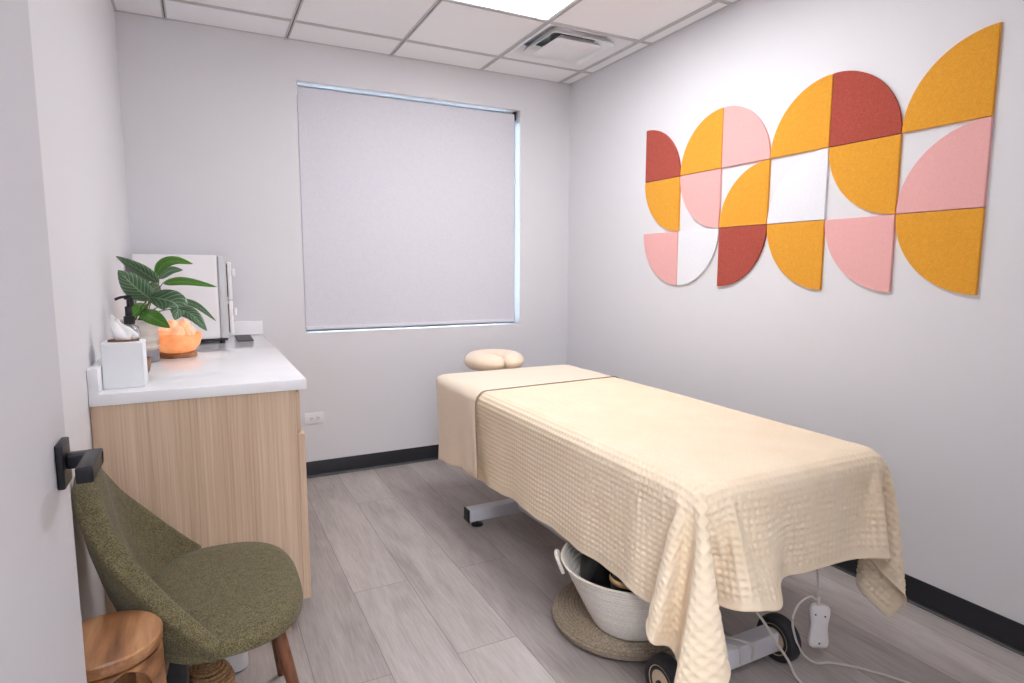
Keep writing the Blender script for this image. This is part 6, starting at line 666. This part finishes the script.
for x in (1.155, 1.64):
    bm = B(); w = .052
    lathe(bm, [(.052, .004), (.056, 0), (.070, .002), (.0755, .01), (.0765, w/2), (.0755, w-.01), (.070, w-.002), (.056, w), (.052, w-.004), (.052, .004)], (x, 1.3, .077), 48, 'X'); wh = put('wheel', bm, 'rubber', tab)
    bm = B(); lathe(bm, [(.012, .001), (.03, .003), (.046, .005), (.0515, .003), (.0515, w-.003), (.046, w-.005), (.03, w-.003), (.012, w-.001)], (x, 1.3, .077), 40, 'X'); put('hub', bm, 'tan', wh)
    bm = B(); lathe(bm, [(.010, -.006), (.010, w+.008)], (x, 1.3, .077), 16, 'X'); put('axle', bm, 'black', wh)
# horseshoe face rest
bm = B(); FX, FY, FZ = 1.622, 3.44, .733; rings = []
for k in range(49):
    a = math.radians(-86+352*k/48); t = min(k, 48-k)/5; rm = .115; rt = .066*min(1, .72+.28*math.sin(min(1, t)*PI/2))
    c = Vector((FX+math.cos(a)*rm*1.0, FY+math.sin(a)*rm*1.05, FZ)); out = Vector((math.cos(a), math.sin(a), 0))
    rings.append([bm.verts.new(c+out*(rt*1.1*math.cos(b))+Vector((0, 0, rt*.82*math.sin(b)))) for b in [2*PI*q/18 for q in range(18)]])
skin(bm, rings, True)
for rg, flip in ((rings[0], 1), (rings[-1], 0)): bm.faces.new(rg[::-1] if flip else rg)
cr = put('face_cradle', bm, 'flannel', tab, sharp=80)
for x in (1.53, 1.67):
    bm = B(); tube(bm, [(x, 3.2, .64), (x, 3.33, .665), (x, 3.42, .70)], .012, 10, 4); put('cradle_rod', bm, 'steel', cr)

# waffle blanket: draped surface, refined and given its woven cells
BL = np.array(BLANKET).reshape(BNY+1, BNX+1, 3)
BL = np.cumsum(BL, axis=1)/2000
def refine(A, n, axis):
    A = np.moveaxis(A, axis, 0); E = np.concatenate([2*A[:1]-A[1:2], A, 2*A[-1:]-A[-2:-1]]); out = []
    for k in range(n):
        t = k/n; a, b, c, d = E[:-3], E[1:-2], E[2:-1], E[3:]
        out.append(.5*(2*b+(c-a)*t+(2*a-5*b+4*c-d)*t*t+(3*b-a-3*c+d)*t**3))
    O = np.stack(out, 1).reshape((-1,)+A.shape[1:]); O = np.concatenate([O, A[-1:]]); return np.moveaxis(O, 0, axis)
KS = 5
G = refine(refine(BL, KS, 0), KS, 1); gy, gx = G.shape[:2]
hang = np.clip((.69-G[:, :, 2])/.33, 0, 1.6)
foot = np.clip((TY0+.03-G[:, :, 1])/.05, 0, 1)*hang; left = np.clip((TX0+.03-G[:, :, 0])/.05, 0, 1)*hang*np.clip((G[:, :, 1]-TY0-.05)/.2, 0, 1)
bulge = np.exp(-((G[:, :, 0]-1.335)/.075)**2); crease = np.exp(-((G[:, :, 0]-1.47)/.05)**2)
G[:, :, 1] -= foot*(.085*bulge-.02*crease); G[:, :, 2] -= foot*.02*bulge
G[:, :, 0] -= left*(.006*np.sin(G[:, :, 1]*19+.6)+.0025*np.sin(G[:, :, 1]*41+2))
tail = np.exp(-((G[:, :, 0]-1.13)**2+(G[:, :, 1]-1.08)**2)/.095**2)*hang; side = np.exp(-((G[:, :, 0]-1.04)**2+(G[:, :, 1]-1.2)**2)/.08**2)*hang
G[:, :, 0] += -.05*tail+.03*side; G[:, :, 1] -= .015*tail; G[:, :, 2] += .028*side
G[:, :, 2] += .028*np.clip(left, 0, 1)*np.clip((2.6-G[:, :, 1])/.4, 0, 1)
tip = np.exp(-((G[:, :, 0]-1.10)**2+(G[:, :, 1]-1.15)**2)/.05**2)*hang; G[:, :, 0] -= .035*tip; G[:, :, 1] -= .03*tip
sa, sb = G[:, :, 0]-1.075, G[:, :, 1]-1.10; pr = .77*sa-.64*sb; wt = np.exp(-(sa**2+sb**2)/.085**2)*np.clip(hang, 0, 1.3)
G[:, :, 0] += wt*(.77*pr*.8-.034); G[:, :, 1] += wt*(-.64*pr*.9-.016)
G[:, :, 0] -= squeeze(G[:, :, 0], G[:, :, 1])
G[:, :, 0] -= .02*hang*np.clip((G[:, :, 0]-1.9)/.06, 0, 1)
du = np.gradient(G, axis=1); dv = np.gradient(G, axis=0); nr = np.cross(du, dv); nr /= np.linalg.norm(nr, axis=2, keepdims=True)+1e-9
for _ in range(8):
    nr[1:-1] = (nr[:-2]+nr[1:-1]+nr[2:])/3; nr[:, 1:-1] = (nr[:, :-2]+nr[:, 1:-1]+nr[:, 2:])/3
nr /= np.linalg.norm(nr, axis=2, keepdims=True)+1e-9
uu = np.arange(gx)*BSX/KS; vv = np.arange(gy)*BSY/KS; CELL = .0205
wv = np.maximum(np.abs(np.cos(PI*uu/CELL))[None, :]**3, np.abs(np.cos(PI*vv/CELL))[:, None]**3)
edge = np.minimum(np.minimum(uu, uu[-1]-uu)[None, :], np.minimum(vv, vv[-1]-vv)[:, None])
wv = np.where(edge < .022, .55+.35*(edge < .006), wv)
G = G + nr*((wv-.5)*.0056+.002)[:, :, None]
me = bpy.data.meshes.new('waffle_blanket'); nv = gx*gy
idx = np.arange(nv).reshape(gy, gx); q = np.stack([idx[:-1, :-1], idx[:-1, 1:], idx[1:, 1:], idx[1:, :-1]], -1).reshape(-1, 4)
BO = np.array([1.55, 2.0, TZ]); me.vertices.add(nv); me.vertices.foreach_set('co', (G-BO).reshape(-1).astype(np.float32))
me.loops.add(q.size); me.loops.foreach_set('vertex_index', q.reshape(-1).astype(np.int32))
me.polygons.add(len(q)); me.polygons.foreach_set('loop_start', np.arange(0, q.size, 4, dtype=np.int32)); me.polygons.foreach_set('loop_total', np.full(len(q), 4, dtype=np.int32))
me.update(calc_edges=True); me.validate(); me.shade_smooth(); me.materials.append(M['waffle'])
bl = bpy.data.objects.new('waffle_blanket', me); COL.objects.link(bl); bl.location = BO
m = bl.modifiers.new('thick', 'SOLIDIFY'); m.thickness = .003; m.offset = -1
tag(bl, 'cream waffle weave blanket draped over the treatment table', 'blanket')

# cream sheet at the head of the table
shx = thing('folded_sheet', 'smooth cream sheet turned down across the head of the table', 'sheet', (1.55, 2.95, TZ))
def sheet_pt(u, v):           # u across from left hem to right hem (metres of cloth), v along from the trim to the head end
    f = v/SL; hd = max(0, v-(SL-.17))/.17; rnd = .115*(1-math.sqrt(max(0, 1-hd*hd)))
    drop = .405; rc = .06; zt = TZ+.0165; half = (TX1-TX0)/2+.024-rnd; cx = (TX0+TX1)/2
    s = (u/SW*2-1); sg = 1 if s > 0 else -1; a = abs(s)*(half-rc+rc*PI/2+drop*(.80+.20*f)); flat = half-rc; arc = rc*PI/2; hang = 0
    if a < flat: x, z = a, zt
    elif a < flat+arc: t = (a-flat)/rc; x = flat+rc*math.sin(t); z = zt-rc+rc*math.cos(t)
    else: hang = a-flat-arc; x = half+.022*hang/.3*.7+rnd*.5*min(1, hang/.3); z = zt-rc-hang
    k = min(1, hang/.3)
    x += k*(.009*math.sin(11*f+1.0)+.006*math.sin(23*f+2)) + .007*math.exp(-((f-.05)/.05)**2)*min(1, hang/.05)
    y = SY0+v+.045*sg*min(1, abs(s))*(1-f) - k*.075*(1-f) - k*.06*f
    z -= .05*hd**2.5*(1-k)
    z += .0018*math.sin(9*x+7*y)*math.sin(14*f)*(hang == 0)
    return Vector((cx+sg*x, y, z))
SY0, SL, SW = 2.60, .625, 1.66
NU, NV = 110, 44
bm = B(); g = [[bm.verts.new(sheet_pt(SW*i/NU, SL*j/NV)) for i in range(NU+1)] for j in range(NV+1)]
for j in range(NV):
    for i in range(NU): bm.faces.new((g[j][i], g[j][i+1], g[j+1][i+1], g[j+1][i]))
o = put('sheet_cloth', bm, 'cream', shx, sharp=80); m = o.modifiers.new('thick', 'SOLIDIFY'); m.thickness = .003; m.offset = -1
bm = B()
for k in range(0, 150):
    u0 = SW*(k+.1)/150; u1 = SW*(k+.62)/150
    tube(bm, [sheet_pt(u0, -.001)+Vector((0, -.002, .002)), sheet_pt(u1, -.001)+Vector((0, -.002, .002))], .003, 6, 0)
put('edge_stitching', bm, 'trim', shx)

# pad controller hanging at the foot of the table
pc = thing('pad_controller', 'white hand controller hanging by its cord at the foot of the table', 'controller', (1.725, 1.2, .1))
ccx, ccy, cz0, cz1 = 1.727, 1.2, .082, .232
bm = B(); rings = []
for k in range(25):
    t = k/24; z = cz0+(cz1-cz0)*t; e = min(1, min(t, 1-t)/.16); w = .029*(.55+.45*math.sqrt(max(0, 1-(1-e)**2)))*(1-.16*math.sin(PI*t)**4); d = .014*(.5+.5*math.sqrt(max(0, 1-(1-e)**2)))
    rings.append([bm.verts.new((ccx+w*1.07*math.copysign(abs(math.cos(a))**.6, math.cos(a)), ccy+d*math.copysign(abs(math.sin(a))**.6, math.sin(a)), z)) for a in [2*PI*q/28 for q in range(28)]])
skin(bm, rings, True); bm.faces.new(rings[0][::-1]); bm.faces.new(rings[-1]); body = put('controller_body', bm, 'bodygrey', pc, sharp=60)
for dx, dz in ((-.014, .118), (.014, .116), (.002, .022)):
    bm = B(); lathe(bm, [(.0028, 0), (.0028, .0015)], (ccx+dx, ccy-.0152, cz0+dz), 12, 'Y'); put('screw', bm, 'dark', body)
bm = B(); box(bm, ccx-.006, ccx+.008, ccy-.0135, ccy-.013, cz0+.052, cz0+.056); put('printed_mark', bm, 'print', body)
for o in (body, *[c for c in bpy.data.objects if c.parent == body]):
    rm_ = Matrix.Translation(Vector((ccx-1.725, ccy-1.2, 0))) @ Matrix.Rotation(-.75, 4, 'Z') @ Matrix.Translation(Vector((1.725-ccx, 1.2-ccy, 0)))
    o.data.transform(rm_)
bm = B(); tube(bm, [(ccx-.008, ccy, cz1-.004), (ccx-.006, ccy+.005, cz1+.03), (ccx-.016, ccy+.01, .4), (ccx-.02, ccy+.02, .61)], .0042, 8, 6)
tube(bm, [(ccx-.008, ccy, cz1-.004), (ccx-.007, ccy+.002, cz1+.025)], .0065, 8, 0); put('cord', bm, 'cord', pc)
bm = B(); tube(bm, [(ccx-.012, ccy, cz1+.012), (1.69, 1.21, .262), (1.655, 1.225, .235), (1.64, 1.23, .17), (1.68, 1.225, .07), (1.745, 1.215, .012), (1.805, 1.2, .004), (1.88, 1.115, .004), (1.97, .95, .004), (2.08, .75, .004)], .0036, 8, 8); put('cord', bm, 'cord', pc)
bm = B()
tube(bm, [(1.44, 1.36, .32), (1.463, 1.225, .262), (1.52, 1.2, .168), (1.588, 1.2, .08), (1.63, 1.19, .006), (1.61, 1.05, .004), (1.52, .85, .004)], .0042, 8, 8)
for x in (1.42, 1.47): tube(bm, [(x-.03, 1.335, .126), (x, 1.30, .1265), (x+.025, 1.264, .123), (x+.035, 1.2635, .1), (x+.032, 1.263, .07)], .0042, 8, 6)
tag(put('power_cord', bm, 'cord', org=(1.55, 1.2, 0)), 'pale cord looped over the wheeled base and trailing across the floor', 'cord')

# basket on a round jute cushion
JX, JY = 1.325, 1.70
bm = B(); lathe(bm, coil([(.001, .001), (.17, .001), (.218, .005), (.248, .02), (.261, .042), (.257, .062), (.238, .076), (.19, .0805), (.10, .082), (.001, .082)], .0125, .005), (JX, JY, 0), 72, uv=True)
for v in bm.verts: pass
o = put('floor_cushion', bm, 'jute', org=(JX, JY, 0), sharp=80); tag(o, 'round coiled jute floor cushion beneath the white rope basket', 'floor cushion')
KX, KY, KZ = 1.283, 1.60, .0825
bk = thing('rope_basket', 'white rope basket under the treatment table standing on a jute cushion', 'basket', (KX, KY, KZ))
bm = B(); lathe(bm, coil([(.001, 0), (.120, 0), (.134, .006), (.163, .06), (.205, .145), (.243, .222), (.248, .228), (.243, .234), (.236, .228), (.198, .145), (.155, .06), (.126, .012), (.001, .01)], .0125, .006), (KX, KY, KZ), 72, uv=True); put('basket_body', bm, 'rope', bk, sharp=80)
for a in (math.radians(152), math.radians(-28)):
    c = Vector((KX+.242*math.cos(a), KY+.242*math.sin(a), KZ+.215)); t = Vector((-math.sin(a), math.cos(a), 0)); o_ = Vector((math.cos(a), math.sin(a), 0))
    bm = B(); tube(bm, [c-t*.05-Vector((0, 0, .02)), c-t*.045+o_*.014+Vector((0, 0, .012)), c-t*.018+o_*.022+Vector((0, 0, .024)), c+t*.018+o_*.022+Vector((0, 0, .024)), c+t*.045+o_*.014+Vector((0, 0, .012)), c+t*.05-Vector((0, 0, .02))], .0062, 10, 6); put('handle', bm, 'rope', bk)
# black bolsters in the basket
def bolster(c0, c1, r, label, name='bolster'):
    c0, c1 = Vector(c0), Vector(c1); ax = (c1-c0).normalized(); s = ax.cross(Vector((0, 0, 1))).normalized(); w = s.cross(ax); rings = []; ln = (c1-c0).length
    for t, k in ((0, .0), (0, .55), (.01, .85), (.035, 1), (.5, 1.02), (.965, 1), (.99, .85), (1, .55), (1, 0)):
        rings.append([(c0+ax*(ln*t)+(s*math.cos(b)+w*math.sin(b))*(r*k+1e-4)) for b in [2*PI*q/36 for q in range(36)]])
    bm = B(); rr = [[bm.verts.new(p) for p in rg] for rg in rings]; skin(bm, rr, True); bm.faces.new(rr[0][::-1]); bm.faces.new(rr[-1])
    return tag(put(name, bm, 'vinyl', org=(c0+c1)/2, sharp=50), label, 'bolster')
bolster((1.155, 1.69, .298), (1.35, 1.61, .24), .088, 'black vinyl bolster lying in the white rope basket')
GXc, GYc, GZc = 1.190, 1.497, .288
bg = thing('black_bag', 'black pouch with a tan strap tucked in the front of the basket', 'bag', (GXc, GYc, .19))
bm = B(); bmesh.ops.create_uvsphere(bm, u_segments=32, v_segments=20, radius=1)
for v in bm.verts:
    v.co = Vector((GXc+v.co.x*.062, GYc+v.co.y*.055, GZc+v.co.z*.065*(1-.1*math.sin(4*v.co.x+3*v.co.y))))
put('pouch', bm, 'vinyl', bg, sharp=80)
bm = B(); rings = []
for k in range(33):
    a = PI*k/32; d = Vector((-.6, -.8, 0)); c = Vector((.8, -.6, 0))
    p = Vector((GXc, GYc, GZc+.02))+c*(.064*math.cos(a))+d*(.060*math.sin(a))
    rings.append([bm.verts.new(p+Vector((0, 0, q))) for q in (-.008, .008)])
skin(bm, rings, False); o = put('strap', bm, 'leather', bg); m = o.modifiers.new('thick', 'SOLIDIFY'); m.thickness = .004

# ------------------------------------------------------------------ olive chair
HX, HY = .0, 1.768
ch = thing('accent_chair', 'olive green upholstered chair with walnut legs by the door', 'chair', (HX, HY, 0))
bm = B(); rings = []; NA = 64
def seat_xy(a, k):
    ca, sa = math.cos(a), math.sin(a); e = .72
    x = math.copysign(abs(ca)**e, ca); y = math.copysign(abs(sa)**e, sa)
    hw = .298 if ca > -.2 else .298-.06*(-ca-.2)/.8
    return Vector((.005+.205*x*k, hw*y*k*(1-.05*max(0, x)), 0))
for z, k in ((.398, 0.001), (.397, .72), (.399, .9), (.402, .965), (.406, .99), (.41, 1), (.426, .985), (.438, .95), (.446, .88), (.452, .7), (.455, .4), (.456, .001)):
    rings.append([bm.verts.new(seat_xy(2*PI*q/NA, k)+Vector((HX, HY, z-.012*(k < 1)*0))) for q in range(NA)])
skin(bm, rings, True); bmesh.ops.remove_doubles(bm, verts=bm.verts, dist=1e-4); put('seat', bm, 'olive', ch, sharp=80)
rim = [(-102, -.012, -.300, .412), (-84, -.065, -.300, .47), (-62, -.145, -.276, .56), (-40, -.228, -.215, .655), (-20, -.283, -.125, .745), (0, -.297, 0, .79)]
low = [(-102, -.012, -.262, .392), (-84, -.065, -.252, .392), (-62, -.11, -.225, .392), (-40, -.155, -.165, .390), (-20, -.19, -.085, .388), (0, -.202, 0, .388)]
rim = rim+[(-a, x-.05*math.sin(math.radians(-a)), -y, z) for a, x, y, z in rim[-2::-1]]; low = low+[(-a, x-.05*math.sin(math.radians(-a)), -y, z) for a, x, y, z in low[-2::-1]]
rimP = catmull([p[1:] for p in rim], 6); lowP = catmull([p[1:] for p in low], 6); n = len(rimP)
bm = B(); rings = []
for i in range(n):
    a, b = rimP[i], lowP[i]; f = abs(2*i/(n-1)-1); th = .028*(1-.35*f**3)
    inw = Vector((-a.x+.02, -a.y*.95, 0)); inw.z = 0; inw.normalize(); up = (a-b).normalized(); inw = (inw-up*inw.dot(up)).normalized()
    sec = []
    for t in (0, .25, .5, .75, 1): sec.append(b.lerp(a, t)-inw*(.012*math.sin(PI*t)))
    for q in range(1, 8):
        c = PI*q/8; sec.append(a+inw*th*(1-math.copysign(abs(math.cos(c))**.55, math.cos(c)))+up*th*math.sin(c)**.55*.7)
    for t in (1, .75, .5, .25, 0): sec.append(b.lerp(a, t)+inw*(2*th)-inw*(.012*math.sin(PI*t)))
    rings.append([bm.verts.new(p+Vector((HX, HY, 0))) for p in sec])
skin(bm, rings, True); bm.faces.new(rings[0]); bm.faces.new(rings[-1][::-1]); put('backrest', bm, 'olive', ch, sharp=80)
for (x0, y0), (x1, y1) in (((.125, -.155), (.205, -.215)), ((.125, .115), (.165, .20)), ((-.12, -.12), (-.215, -.175)), ((-.12, .12), (-.215, .175))):
    bm = B(); tube(bm, [(HX+x0, HY+y0, .398), (HX+x1, HY+y1, .003)], .0185, 20, 0, .0105); put('leg', bm, 'walnut', ch)

# wooden stool by the door
QX, QY, QR, QZ = -.214, 1.412, .1045, .556
st = thing('wooden_stool', 'small round acacia wood stool between the door and the green chair', 'stool', (QX, QY, 0))
bm = B(); lathe(bm, [(.001, QZ-.034), (QR-.008, QZ-.034), (QR-.001, QZ-.026), (QR, QZ-.005), (QR-.003, QZ-.0008), (QR-.006, QZ), (.001, QZ)], (QX, QY, 0), 64); put('seat', bm, 'acacia', st)
for k in range(4):
    a0 = math.radians(-20+90*k); bm = B(); rings = []
    for i in range(29):
        t = i/28; z = (QZ-.0345)*(1-t**1.6); dz = (QZ-.0345)-z
        w = math.radians(13.5+31.2*math.exp(-dz/.022)); ro = QR-.003+.012*math.sin(min(1, dz/.4)*PI/2)-.004*math.exp(-dz/.03)*0; ri = ro-.03
        A = [a0-w+2*w*q/8 for q in range(9)]
        rings.append([bm.verts.new((QX+ro*math.cos(a), QY+ro*math.sin(a), z+.0005)) for a in A]+[bm.verts.new((QX+ri*math.cos(a), QY+ri*math.sin(a), z+.0005)) for a in A[::-1]])
    skin(bm, rings, True); bm.faces.new(rings[0][::-1]); bm.faces.new(rings[-1]); put('leg', bm, 'acacia', st)

# things under the chair
wb = thing('waste_bin', 'white waste bin against the oak cabinet behind the green chair', 'bin', (-.02, 2.12, 0))
bm = B(); rbox(bm, -.11, .075, 2.035, 2.205, .001, .27, .03, .012); put('bin_body', bm, 'white', wb)
bm = B(); rbox(bm, -.112, .077, 2.033, 2.207, .2702, .29, .03, .006); put('bin_lid', bm, 'white', wb)
JBX, JBY = -.042, 1.872
bm = B(); lathe(bm, coil([(.001, .001), (.055, .001), (.066, .01), (.072, .045), (.073, .08), (.070, .115), (.058, .142), (.04, .158), (.001, .165)], .0125, .004), (JBX, JBY, 0), 56, uv=True)
tag(put('woven_basket', bm, 'jute2', org=(JBX, JBY, 0), sharp=80), 'small round brown woven basket on the floor under the green chair', 'basket')
bm = B(); rbox(bm, -.205, -.082, 1.665, 1.785, .001, .34, .02, .015)
tag(put('black_box', bm, 'vinyl', org=(-.143, 1.725, 0)), 'black case on the floor under the chair beside the woven basket', 'case')

# ------------------------------------------------------------------ light from outside, camera, output
w = bpy.data.worlds.new('daylight'); sc.world = w; w.use_nodes = True
bgd = w.node_tree.nodes['Background']; bgd.inputs[0].default_value = lin((205, 230, 255)); bgd.inputs[1].default_value = 24.0
cam = bpy.data.cameras.new('camera'); co = bpy.data.objects.new('camera', cam); COL.objects.link(co)
rot = Matrix((_r, _u, -_f)).transposed().to_4x4(); co.matrix_world = Matrix.Translation(EYE) @ rot
cam.sensor_fit = 'HORIZONTAL'; cam.sensor_width = 36; cam.lens = FPX/1024*36; cam.clip_start = .02
sc.camera = co
vs = sc.view_settings; sc.display_settings.display_device = 'sRGB'; vs.view_transform = 'Standard'; vs.look = 'None'; vs.gamma = 1; vs.use_curve_mapping = False; vs.exposure = 1.12
sc.cycles.use_denoising = True; sc.cycles.max_bounces = 10; sc.cycles.diffuse_bounces = 6; sc.cycles.caustics_reflective = False; sc.cycles.caustics_refractive = False
